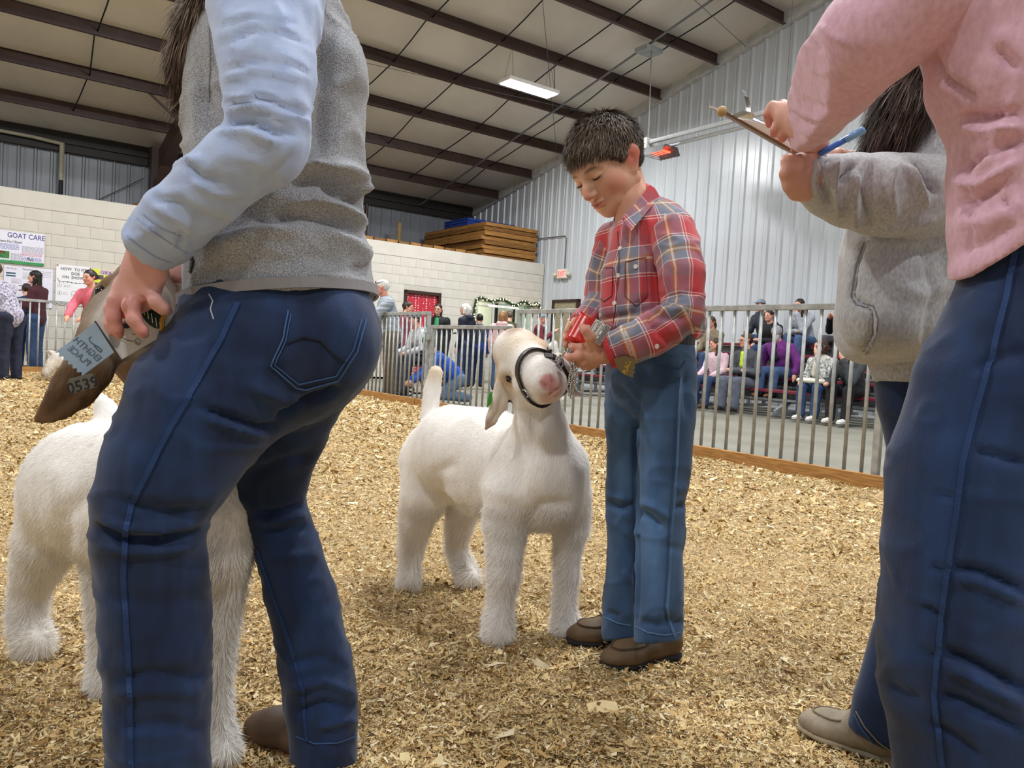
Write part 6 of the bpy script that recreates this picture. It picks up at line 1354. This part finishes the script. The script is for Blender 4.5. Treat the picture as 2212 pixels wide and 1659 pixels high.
b = MB(); c = pw_(1.02, 1.845, .003); b.ubox(.985, 1.06, VB-.03, VB-.026, 1.85, 1.885); b.build('goat_drawing', M_inkg, s); pbox(s, .965, .995, 1.875, 1.9, mat('ink_maroon', '#6b2a33', .6), 'goat_drawing_head', .003)
r, s = poster('parasite_poster', .63, 1.36, 1.05, 1.74, M_lav, 'white poster titled Parasites behind the dark haired woman')
ptext(s, 'Parasites', .045, .90, 1.685, M_inkg); 
for (a0, a1, z0, z1, m) in ((.66, .80, 1.60, 1.625, 'poster_teal'), (.66, .80, 1.555, 1.58, 'poster_teal'), (.74, .89, 1.44, 1.53, 'poster_lilac'), (.98, 1.10, 1.43, 1.45, 'poster_redbar'), (.98, 1.10, 1.475, 1.495, 'poster_redbar'), (.85, .99, 1.32, 1.34, 'poster_teal'), (.85, .99, 1.40, 1.412, 'poster_teal'), (.93, 1.02, 1.19, 1.28, 'photo_green'), (.90, 1.08, 1.53, 1.65, 'poster_lilac2')):
    pbox(s, a0, a1, z0, z1, mat(m, {'poster_teal': '#33586e', 'poster_lilac': '#d8d2e0', 'poster_redbar': '#b25a68', 'photo_green': '#4b8a4a', 'poster_lilac2': '#dcdce2'}[m], .6))
scrib(s, .66, .82, 1.70, 2, M_inkg); scrib(s, 1.15, 1.33, 1.68, 4, M_inkg, .03)
r, s = poster('fitting_poster', 1.405, 1.965, 1.13, 1.845, M_pap, 'white poster lettered HOW TO FIT A DOE ON SHOW beside the coral shirt')
for t, u, z in (('HOW  TO FIT A', 1.475, 1.75), ('DOE', 1.64, 1.675), ('ON  SHOW', 1.50, 1.605)): ptext(s, t, .072, u, z, M_ink, sx=.92)
b = MB(); b.tube([pw_(u, z, .003) for u, z in ((1.42, 1.60), (1.44, 1.575), (1.45, 1.55), (1.52, 1.54), (1.60, 1.55), (1.66, 1.535), (1.74, 1.53), (1.82, 1.545), (1.94, 1.535))], .003, 4); b.build('drawn_string', M_ink, s)
for k in range(8):
    b = MB(); u = 1.45+k*.065; b.prism([pw_(u, 1.545, .003), pw_(u+.014, 1.545, .003), pw_(u+.007, 1.52, .003)], NV*.002); b.build('drawn_bulb', M_ink if k % 2 else mat('ink_maroon', '#6b2a33', .6), s)
for z, t in ((1.48, '1'), (1.34, '2')):
    b = MB(); b.tube([pw_(1.465+.035*math.cos(a), z+.035*math.sin(a), .003) for a in np.linspace(0, 6.283, 17)[:-1]], .0015, 4, True); b.build('circle', M_inkg, s); ptext(s, t, .055, 1.452, z-.02, M_inkg)
scrib(s, 1.53, 1.63, 1.48, 2, M_inkg, .025); scrib(s, 1.52, 1.60, 1.345, 2, M_inkg, .025)
b = MB(); b.tube([pw_(u, z, .003) for u, z in ((1.65, 1.28), (1.66, 1.38), (1.78, 1.39), (1.79, 1.29), (1.66, 1.32), (1.78, 1.33))], .002, 4); b.build('stand_drawing', M_inkg, s)
for u, z in ((1.425, 1.825), (1.945, 1.825), (1.425, 1.15)):
    b = MB(); b.prism([pw_(u-.018, z+.012, .003), pw_(u+.018, z+.012, .003), pw_(u, z-.018, .003)], NV*.002); b.build('corner_holly', mat('holly_red', '#a83a3a', .6), s)
r, s = poster('goat_collage_poster', 1.985, 2.55, 1.35, 1.825, mat('poster_yellow', '#dbe83c', .6, .04), 'yellow collage poster with a pink strip lettered GOAT')
pbox(s, 2.09, 2.5, 1.73, 1.82, mat('poster_pinkstrip', '#e8c4dc', .6)); ptext(s, 'G', .085, 2.105, 1.745, M_ink); ptext(s, 'AT', .085, 2.24, 1.745, M_ink)
b = MB(); b.prism([pw_(2.165, 1.80, .004), pw_(2.235, 1.80, .004), pw_(2.215, 1.75, .004), pw_(2.20, 1.735, .004), pw_(2.185, 1.75, .004)], NV*.002); b.build('goat_face_letter', M_inkg, s)
for (a0, a1, z0, z1, m) in ((2.0, 2.06, 1.62, 1.73, '#e255a4'), (2.07, 2.16, 1.64, 1.72, '#6d5a5a'), (2.2, 2.3, 1.55, 1.62, '#5a5a4a'), (2.02, 2.1, 1.5, 1.58, '#74605a')): pbox(s, a0, a1, z0, z1, mat('collage_'+m[1:], m, .6, .3, 60), 'photo')
# ================================================================ BLEACHERS
M_mar = mat('maroon_plank', '#7c2334', .5, .12, 6); M_blg = mat('bleacher_steel', '#9ea2a4', .5, .15, 8, metal=.4)
ROWS = [(10.1, .38), (10.55, .57), (11.0, .76), (11.45, .95), (11.9, 1.14)]
bl = thing('bleacher', W(11, 7, 0), 'five row steel bleacher with maroon seat planks along the white wall', 'bleacher')
for (u, z) in ROWS:
    for (v0, v1) in ((1.6, 5.2), (5.22, 8.6), (8.62, 11.9)):
        b = MB(); b.ubox(u, u+.24, v0, v1, z-.045, z, .006); b.build('seat_plank', M_mar, bl)
        b = MB(); b.ubox(u-.36 if z > .4 else u-.3, u-.06, v0, v1, z-.36 if z > .4 else .02, z-.325 if z > .4 else .05); 
        if z > .4: b.build('foot_plank', M_blg, bl)
    b = MB(); b.ubox(u+.22, u+.235, 1.6, 11.9, z-.20, z-.05); b.build('riser', M_blg, bl)
for v in (1.8, 3.6, 5.3, 7.0, 8.7, 10.3, 11.8):
    b = MB(); b.beam(np.array(W(9.95, v, .05)), np.array(W(12.15, v, 1.0)), .05, .06); b.build('stringer', M_blg, bl)
    b = MB(); b.ubox(9.85, 12.2, v-.03, v+.03, .0, .05); b.build('ground_rail', M_blg, bl)
    for (u, z) in ROWS:
        b = MB(); b.ubox(u+.09, u+.14, v-.025, v+.025, .05, z-.045); b.build('upright', M_blg, bl)
for k in range(6):
    b = MB(); b.tube([W(10.1+.08*k, 12.0, .35+.18*k), W(12.1, 12.0, .62+.22*k)], .02, 6); b.build('end_rail', mat('rail_dark', '#6b6f72', .45, metal=.4), bl)
# ================================================================ BYSTANDERS
def cmat(c, tex=None):
    nm = 'cloth_'+c.strip('#')+(tex or '')
    if tex == 'pattern': return mat(nm, c, .8, .2, 38, col2='#25284a')
    if tex == 'zebra': return mat(nm, c, .8, .2, 26, col2='#1d2a2c')
    if tex == 'puffer': return mat(nm, c, .55, .1, 10, bump=1., bs=14, bdist=.05, stretch=(.2, .2, 1.6))
    return mat(nm, c, .8, .12, 14, bump=.3, bs=25, bdist=.02)
HAIRM = {}
def hairm(c): return mat('hair_'+c.strip('#'), c, .5, .2, 40, bump=.4, bs=90, stretch=(1, 1, .2))
def person(label, base, f, h, top, bottom, hair, hairc, shoec='#2a2624', pose='stand', seat=0, lean=0., arms=('down', 'down'), skin='#d9a58c', tex=None, headf=None, extra=None, group=None, hood=None, build=1.0, btex=None, kneel=False):
    base = np.array([base[0], base[1], 0.]); f = np.array([f[0], f[1], 0.]); f /= np.linalg.norm(f); l = np.array([-f[1], f[0], 0.]); up = np.array([0, 0, 1.])
    L = lambda x, y, z: base+l*x*h+f*y*h+up*z*h
    r = thing('person', tuple(base), label, 'person', group)
    z0 = (seat+.06)/h if pose == 'sit' else (.20 if kneel else .52)
    sh = z0+.29*math.cos(lean); sy = .29*math.sin(lean); hx = sy+.03+.07*math.sin(lean); hz = sh+.115
    hf = f if headf is None else np.array([headf[0], headf[1], 0.])
    T = Frame(L(0, hx, hz), hf+up*(headf[2] if headf is not None and len(headf) > 2 else 0), up, h/1.62*.98, False)
    # arms
    tgt = []
    for i, sx in enumerate((1, -1)):
        S0 = L(.108*build*sx, sy-.01, sh-.02); a = arms[i]
        if a == 'down': E, Hn = L(.135*build*sx, sy-.02, sh-.19), L(.13*build*sx, sy+.03, sh-.34)
        elif a == 'fwd': E, Hn = L(.13*build*sx, sy+.02, sh-.18), L(.06*sx, sy+.17, sh-.16)
        elif a == 'fold': E, Hn = L(.14*build*sx, sy+.02, sh-.18), L(-.05*sx, sy+.12, sh-.17)
        elif a == 'chin': E, Hn = L(.11*sx, sy+.13, sh-.16), L(.03*sx, hx+.085, hz-.085)
        elif a == 'knee': E, Hn = L(.13*build*sx, sy+.03, sh-.17), L(.09*sx, sy+.17, z0+.06)
        elif a == 'seat': E, Hn = L(.17*build*sx, sy-.03, sh-.15), L(.17*build*sx, .10, z0+.0)
        elif a == 'reach': E, Hn = L(.12*build*sx, sy+.10, sh-.15), L(.07*sx, sy+.22, sh-.24)
        elif a == 'rail': E, Hn = L(.14*build*sx, sy+.10, sh-.13), L(.02*sx, sy+.20, sh-.12)
        elif a == 'phone': E, Hn = L(.13*build*sx, sy+.05, sh-.17), L(.04*sx, sy+.20, sh-.05)
        tgt.append((S0, E, Hn))
    # legs
    lg = []
    for sx in (1, -1):
        if pose == 'sit': lg.append([L(.055*sx, 0, z0), L(.08*sx, .26, z0+.015), L(.07*sx, .27, .03+((extra or {}).get('lift', 0))/h)])
        elif kneel: lg.append([L(.055*sx, -.02, z0), L(.07*sx, .16, .06), L(.07*sx, -.12, .04)])
        else: lg.append([L(.05*sx, 0, z0), L(.06*sx, .015, .28), L(.065*sx, 0, .03)])
    # skin
    S = SDF(.0105); head_sdf(S, T, False); Vh, Qh = S.build()
    S = SDF(.02); S.cone(L(0, hx-.015, hz-.04), .033*h, L(0, sy-.005, sh-.01), .036*h, .01)
    S.cone(L(0, sy, sh-.02), .05*h, L(0, 0, z0), .06*h, .03)
    for (a, b_, c) in tgt:
        S.cone(a, .022*h, b_, .02*h, .01); S.cone(b_, .02*h, c, .017*h, .01); d = (c-b_)/np.linalg.norm(c-b_); S.cone(c, .020*h, c+d*.045*h, .021*h, .005); S.cone(c+d*.04*h, .014*h, c+d*.08*h, .010*h, .005)
    for q in lg: S.wchain(q, [.04*h, .03*h, .02*h], .01)
    Vt, Qt = S.build(); V, Q = join_vq([(Vh, Qh), (Vt, Qt)]); mesh_obj('body', V, Q, M_skin, r, True, col=np.concatenate([skin_col(Vh, T, skin), np.tile(np.array(lin(skin)), (len(Vt), 1))]))
    for sx in (1, -1):
        b = MB(); b.ball(T(.031*sx, -.002, .079), .0085*T.s, 8, 5); b.build('eye', MATS.get('person_eye') or mat('person_eye', '#2a1d16', .2), r, True)
    # top
    S = SDF(.0195); fl = (f, .72)
    bw = build
    S.cone(L(0, -.004, z0+.012), .101*h*bw, L(0, sy*.5, (z0+sh)/2), .094*h*bw, .03, fl); S.cone(L(0, sy*.5, (z0+sh)/2), .094*h*bw, L(0, sy*.95, sh-.05), .10*h*bw, .03, fl)
    for (a, b_, c) in tgt:
        S.cone(L(0, sy, sh-.035), .05*h, a, .042*h*bw, .03); S.cone(a, .044*h*bw, b_, .038*h*bw, .015); S.cone(b_, .038*h*bw, b_+(c-b_)*.93, .03*h, .015)
    if hood: S.cone(L(.04, sy-.04, sh+.02), .035*h, L(-.04, sy-.04, sh+.02), .035*h, .02)
    sdf_obj('jacket' if hood or tex == 'puffer' else 'shirt', S, cmat(top, tex), r, 1, None, [(.006, 18, 2)])
    # trousers
    S = SDF(.0195); S.cone(lg[0][0], .068*h*bw, lg[1][0], .068*h*bw, .02); S.cone(L(0, 0, z0+.01), .084*h*bw, L(0, 0, z0-.01), .082*h*bw, .02, fl)
    for q in lg: S.wchain([q[0], q[1], q[1]*.06+q[2]*.94], [.062*h*bw, .048*h, .042*h], .012)
    sdf_obj('trousers', S, cmat(bottom, btex), r, 1, None, [(.005, 16, 4)])
    for q in lg:
        k_ = q[2].copy(); k_[2] = 0
        if not kneel: 
            o, V, Q, pt = shoe(r, k_-f*.045*h, k_+f*.115*h, mat('shoe_'+shoec.strip('#'), shoec, .6), .028*h, .05*h, None if shoec != '#e8e6e2' else mat('white_sole', '#d8d4cc', .6), res=.013)
            if extra and 'lift' in extra:
                o.location.z += extra['lift']
    # hair / hats
    s = T.s; S = SDF(.012)
    if hair != 'none':
        S.ell(T(0, .036, -.016), np.array([.080, .088, .099])*s, T.M, .01); S.half(T(0, .052, .085), T.M@np.array([0, -.80, .60])); S.half(T(0, -.075, 0), T.M@np.array([0, -1, -.1]))
        if hair == 'long': S.wchain([T(.0, -.02, -.07), T(0, -.12, -.075), T(0, -.24, -.06)], np.array([.062, .06, .03])*s, .02, (T.M[:, 2], .6)); S.cone(T(.06, -.02, -.03), .03*s, T(.065, -.2, -.01), .02*s, .015); S.cone(T(-.06, -.02, -.03), .03*s, T(-.065, -.2, -.01), .02*s, .015)
        if hair == 'bun': S.ell(T(0, .02, -.125), np.array([.04, .04, .035])*s, T.M, .02)
        if hair == 'pony': S.wchain([T(0, .03, -.11), T(0, -.05, -.14), T(0, -.16, -.12)], np.array([.03, .032, .015])*s, .02)
        if hair == 'bob': S.wchain([T(.07, .0, -.02), T(.07, -.08, -.01)], np.array([.035, .03])*s, .02); S.wchain([T(-.07, .0, -.02), T(-.07, -.08, -.01)], np.array([.035, .03])*s, .02); S.cone(T(0, 0, -.08), .06*s, T(0, -.07, -.07), .055*s, .02)
        sdf_obj('hair', S, hairm(hairc), r, 1, None, [(.004, 60, 3)])
    if extra:
        if 'cap' in extra or 'beanie' in extra:
            S = SDF(.007); S.ell(T(0, .045, -.012), np.array([.088, .085, .104])*s, T.M, .0); S.half(T(0, .045 if 'cap' in extra else .03, 0), T.M@np.array([0, -1, .1]))
            if 'cap' in extra: S.cone(T(0, .05, .09), .055*s, T(0, .045, .15), .05*s, .0, (T.M[:, 1], .12))
            if 'pom' in extra: S.ell(T(0, .14, -.01), np.array([.03, .03, .03])*s, T.M, .0)
            sdf_obj('hat', S, cmat(extra.get('cap') or extra.get('beanie')), r, 1)
        if 'glasses' in extra:
            b = MB()
            for sx in (1, -1): b.tube([T(.031*sx+.022*math.cos(a), -.002+.017*math.sin(a), .092) for a in np.linspace(0, 6.283, 13)[:-1]], .0022*s, 4, True); b.tube([T(.053*sx, 0, .09), T(.075*sx, 0, .0)], .002*s, 4)
            b.build('glasses', M_black, r)
        if 'shades' in extra:
            b = MB(); b.tube([T(.078*math.sin(a), .085-.02*math.cos(a), .085*math.cos(a)-.005) for a in np.linspace(-1.7, 1.7, 13)], .004*s, 5); 
            for sx in (1, -1): b.ball(T(.032*sx, .075, .088), .02*s, 8, 5, (1.1, .7, .4), T.M)
            b.build('sunglasses', M_black, r)
        if 'scarf' in extra:
            S = SDF(.009); S.cone(L(.03, sy+.03, sh+.02), .03*h, L(.03, sy+.07, sh-.16), .026*h, .01); S.cone(L(-.03, sy+.03, sh+.02), .03*h, L(-.03, sy+.07, sh-.14), .026*h, .01); sdf_obj('scarf', S, cmat(extra['scarf']), r, 1)
        if 'inner' in extra:
            S = SDF(.008); S.cone(L(0, sy*.98+.062*bw, sh-.01), .026*h, L(0, sy*.55+.078*bw, (sh+z0)/2+.03), .03*h*extra.get('iw', 1), .01, (f, .6)); sdf_obj('undershirt', S, cmat(extra['inner']), r, 1)
        if 'vest' in extra:
            S = SDF(.0105); S.cone(L(0, sy*.4, z0+.1), .102*h*bw, L(0, sy*.95, sh-.05), .106*h*bw, .03, fl); sdf_obj('waistcoat', S, cmat(extra['vest']), r, 1)
    return r, T, tgt, L
def at(px, py, Z): p = P(px, py, Z); return p[:2]
LEFT, RIGHT, CAM, AWAY = (-1, 0), (1, 0), (0, -1), (0, 1)
toRing = tuple(np.array(W(-1, 0))[:2])
# left side
person('teen in navy patterned shirt and dark jeans leaning forward at the left edge', at(22, 800, 9.9), (-1, .2), 1.55, '#c9c3d2', '#20263c', 'short', '#4f3d2f', '#23252e', lean=.45, arms=('reach', 'reach'), tex='pattern', headf=(-.8, -.3, -.3))
person('person in blue behind the teen with the patterned shirt', at(56, 790, 13.0), (-.6, .8), 1.5, '#2a3f66', '#1d2f58', 'short', '#3a2a20', lean=.5)
person('woman with long black hair and maroon jacket standing behind the rear fence', at(76, 790, 12.75), (-1, -.1), 1.64, '#4a2129', '#2f466b', 'long', '#15110f', '#15110f', arms=('fwd', 'fwd'), headf=(-1, -.15, 0))
person('young woman with dark bun in a coral pink shirt leaning over a goat', at(205, 800, 10.9), (-.1, -1), 1.56, '#e0707e', '#26304a', 'bun', '#2a1d1a', '#2a2624', lean=.25, arms=('reach', 'reach'), headf=(-.35, -1, -.05))
# group beyond the right fence
person('white haired man in grey puffer jacket with sunglasses on his head at the rail', at(842, 800, 10.7), (-1, -.2), 1.64, '#97a1ab', '#6f6251', 'short', '#e6e2dc', lean=.2, arms=('rail', 'rail'), tex='puffer', skin='#d08e78', extra={'shades': 1}, build=1.12)
person('person in a dusty rose top behind the grey puffer man', at(873, 720, 13.2), RIGHT, 1.5, '#8b4a56', '#2b3a5c', 'short', '#3a2a20')
person('smiling woman with glasses and black jacket in front of the red door', at(946, 700, 15.4), (-.15, -1), 1.62, '#1c1d22', '#20222b', 'long', '#2c1d18', headf=(-.2, -1, 0), extra={'glasses': 1, 'inner': '#3c9a63'})
person('white haired woman in navy jacket seen from behind', at(1006, 720, 14.8), (-.85, .5), 1.62, '#1b2033', '#2a3a58', 'bob', '#e8e5de', hood=1, headf=(-1, .2, 0))
person('child with dark hair and slate vest seen from behind', at(1034, 740, 15.3), (-.2, 1), 1.46, '#2d3f8e', '#2a3a58', 'short', '#1c1716', extra={'vest': '#3c4858'})
person('girl with light brown hair in a pale pink jacket seen from behind', at(1083, 740, 14.4), (.15, 1), 1.5, '#e3b9b6', '#45597a', 'bob', '#a77b54', hood=1)
person('man in olive green jacket behind the pink jacket girl', at(1098, 740, 17.6), (-.5, 1), 1.68, '#4d4f33', '#3a4256', 'short', '#6d5a4c')
person('person in grey beanie and red checked jacket holding up a phone', at(1163, 740, 16.2), RIGHT, 1.58, '#6e2a33', '#2b3a5c', 'none', '#000000', arms=('phone', 'phone'), extra={'beanie': '#7f8590', 'inner': '#20232e', 'iw': 1.6})
person('dark haired girl standing behind the red package', at(1236, 740, 14.9), (-.9, -.3), 1.5, '#2c3a36', '#2b3040', 'long', '#1d1614')
# kneeling figure with a festive hat
kr = person('kneeling person in bright blue shirt with a green and red hat', at(985, 840, 10.7), (-1, -.3), 1.5, '#2456b8', '#5c7390', 'short', '#3a2a20', lean=.75, arms=('reach', 'reach'), kneel=True, headf=(-.9, -.3, -.5), extra={'beanie': '#2f6b45', 'pom': 1})[0]
# seated person in a wheelchair
wc = person('person in grey hoodie and cap sitting in a wheelchair behind the fence', at(918, 800, 11.6), (-.75, -.6), 1.5, '#c4c8cd', '#494d57', 'short', '#3a2a20', pose='sit', seat=.48, lean=.35, arms=('knee', 'knee'), hood=1, extra={'cap': '#7b8290'})
def wheelchair():
    c = np.array([*at(918, 800, 11.6), 0.]); f = np.array([-.78, -.62, 0]); f /= np.linalg.norm(f); l = np.array([-f[1], f[0], 0]); up = np.array([0, 0, 1.])
    q = lambda x, y, z: c+l*x+f*y+up*z
    r = thing('wheelchair', tuple(c), 'black wheelchair under the person in the grey hoodie', 'wheelchair')
    for s in (-.28, .28):
        b = MB(); b.tube([q(s, -.05+.29*math.cos(a), .30+.29*math.sin(a)) for a in np.linspace(0, 6.283, 25)[:-1]], .016, 6, True); w_ = b.build('wheel', M_black, r)
        for k in range(6):
            a = k*math.pi/6; b = MB(); b.tube([q(s, -.05+.28*math.cos(a), .3+.28*math.sin(a)), q(s, -.05-.28*math.cos(a), .3-.28*math.sin(a))], .004, 4); b.build('spoke', M_wire, w_)
        b = MB(); b.tube([q(s*.9, .42+.09*math.cos(a), .10+.09*math.sin(a)) for a in np.linspace(0, 6.283, 13)[:-1]], .012, 6, True); b.build('caster', M_black, r)
        b = MB(); b.tube([q(s*.9, .42, .12), q(s*.9, .38, .46), q(s*.9, -.2, .46), q(s*.9, -.25, .95), q(s*.9, -.36, .97)], .014, 6); b.build('frame_tube', M_black, r)
        b = MB(); b.ubox(0, .01, 0, .01, 0, .01); b = MB(); b.beam(q(s*.9, -.15, .66), q(s*.9, .25, .66), .05, .03); b.build('armrest', M_black, r)
    b = MB(); b.beam(q(0, -.2, .455), q(0, .28, .455), .46, .03); b.build('seat', M_black, r); b = MB(); b.beam(q(0, -.23, .5), q(0, -.26, .92), .44, .02, tuple(f)); b.build('backrest', M_black, r)
wheelchair()
# bleacher crowd
def sitter(label, px, row, v_shift, **k):
    u, z = ROWS[row]; 
    d = RC @ np.array([(px-1106)/FPX, -.1*0, -1.]); dd = P(px, 780, 1.)-CO; t = (u+.12)/(cB*dd[0]+sB*dd[1]); p = CO+dd*t
    return person(label, p[:2], k.pop('f', toRing), k.pop('h', 1.6), k.pop('top'), k.pop('bottom'), k.pop('hair'), k.pop('hairc'), k.pop('shoec', '#2a2624'), 'sit', z, k.pop('lean', .2), k.pop('arms', ('knee', 'knee')), **k)
sitter('man in grey cap at the top of the bleacher holding his chin', 1652, 4, 0, top='#3a3f48', bottom='#3b5175', hair='short', hairc='#5a4636', arms=('chin', 'knee'), lean=.35, extra={'cap': '#8a94a3', 'lift': .815})
sitter('boy in black hoodie sitting below the man in the cap', 1668, 3, 0, top='#17181c', bottom='#344c72', hair='short', hairc='#2a1d18', arms=('fold', 'knee'), lean=.25, hood=1, h=1.5, extra={'lift': .625})
sitter('woman in light grey hoodie with long dark hair leaning on her hand', 1738, 4, 0, top='#a9b0b9', bottom='#4a6288', hair='long', hairc='#33241d', arms=('chin', 'fold'), lean=.4, hood=1, extra={'lift': .815})
sitter('man in dark cap and black shirt looking at a phone', 1822, 4, 0, top='#1d2026', bottom='#4a4a50', hair='short', hairc='#2a1d18', arms=('phone', 'phone'), lean=.15, extra={'cap': '#1f2638', 'lift': .815})
sitter('person in khaki jacket half hidden behind the boy shirt', 1540, 2, 0, top='#8a7f66', bottom='#33486c', hair='pony', hairc='#5b4434', lean=.15, extra={'glasses': 1, 'inner': '#b04a48', 'lift': .435})
sitter('woman in pale pink shirt with brown hair on the lowest bleacher row', 1553, 0, 0, top='#e4c4cf', bottom='#33486c', hair='long', hairc='#43301f', lean=.15, h=1.5, headf=(-1, -.1, 0), shoec='#5b3a22')
sitter('teen with glasses in dark grey jacket and grey trousers, arms folded', 1618, 0, 0, top='#4b4e55', bottom='#5d6372', hair='short', hairc='#4d3626', arms=('fold', 'fold'), lean=.12, h=1.68, headf=(-1, -.2, 0), extra={'glasses': 1, 'inner': '#c9e43a'})
sitter('person in purple jacket and grey cap bending forward', 1694, 1, 0, top='#6b2a78', bottom='#415a82', hair='short', hairc='#5a4636', arms=('seat', 'seat'), lean=.35, headf=(-.3, -.8, -.9), extra={'cap': '#8a8d92', 'inner': '#16171b', 'iw': 1.8, 'lift': .245}, shoec='#7a4f22', build=1.15)
r9 = sitter('woman in black and white patterned coat with a short brown bob', 1788, 0, 0, top='#d9d9d4', bottom='#31486f', hair='bob', hairc='#42291d', arms=('chin', 'knee'), lean=.3, h=1.55, tex='zebra', headf=(-.9, -.2, 0), extra={'scarf': '#ddd8c8'}, shoec='#e8e6e2')
r10 = sitter('woman in charcoal jacket with chin in hand and white sneakers', 1855, 0, 0, top='#3b3f42', bottom='#1a1b20', hair='long', hairc='#2a1a16', arms=('chin', 'knee'), lean=.55, h=1.58, headf=(-.8, -.7, 0), shoec='#e8e6e2')
# white bag on the lap of the woman in the patterned coat
Lf = r9[3]; b = MB(); S = SDF(.01); S.cone(Lf(.12, .16, .365), .045, Lf(-.12, .16, .365), .045, .0, (np.array([0, 0, 1.]), .8)); S.cone(Lf(.12, .25, .36), .042, Lf(-.12, .25, .36), .042, .02, (np.array([0, 0, 1.]), .8))
tag(sdf_obj('bag', S, cmat('#e4e0d4'), None, 1), 'white flat bag on the lap of the woman in the patterned coat', 'bag')
# white goat lying low in front of the coral shirt
g3 = thing('goat', (*at(150, 815, 10.3), 0), 'shaggy white goat with lowered head in front of the coral shirt woman', 'goat')
S = SDF(.014); S.chain([(235, 775, 10.5, 26), (190, 775, 10.4, 27), (150, 785, 10.3, 24)], .04); S.chain([(150, 780, 10.3, 20), (125, 775, 10.2, 15), (112, 785, 10.15, 12), (98, 805, 10.1, 8)], .04)
S.chain([(120, 766, 10.2, 6), (108, 760, 10.2, 4), (97, 760, 10.2, 2)], .02)
for x, Z in ((150, 10.2), (160, 10.4), (228, 10.5), (236, 10.6)): S.chain([(x, 790, Z, 9), (x, 818, Z, 6)], .02)
V, Q = S.build(); V = relax(V, Q, 1); mesh_obj('body', V, Q, M_fur, g3, True, col=blend(V, '#efe9e0', [(P(100, 760, 10.2), .06, '#cdb1a2', .5), (P(98, 808, 10.1), .05, '#c9aa96', .5)])); N = vnormals(V, Q)
Vf, Ff, root = hairs(V, Q, N, 7000, .05, .006, coat_flow((1, 0, 0)), .35, None, .25, 3, simple=True); hair_obj('fur', Vf, Ff, M_fur, g3, np.tile(np.array(lin('#efe9e0')), (len(Vf), 1)))
# small dog behind the gift box
dg = thing('dog', (*at(1196, 780, 12.0), 0), 'small white and brown dog beyond the fence', 'dog')
S = SDF(.012); c = P(1196, 746, 12.0); S.chain([(1196, 744, 12., 9), (1188, 748, 11.95, 5)], .02); S.chain([(1196, 752, 12., 8), (1206, 775, 12.1, 12), (1216, 790, 12.2, 12)], .03)
for x in (1200, 1206, 1216, 1222): S.chain([(x, 790, 12.1, 5), (x, 863, 12.1, 4)], .01)
V, Q = S.build(); mesh_obj('body', V, Q, M_fur, dg, True, col=blend(V, '#e9e2d8', [(P(1192, 740, 12.), .05, '#a9845a', .5)]))
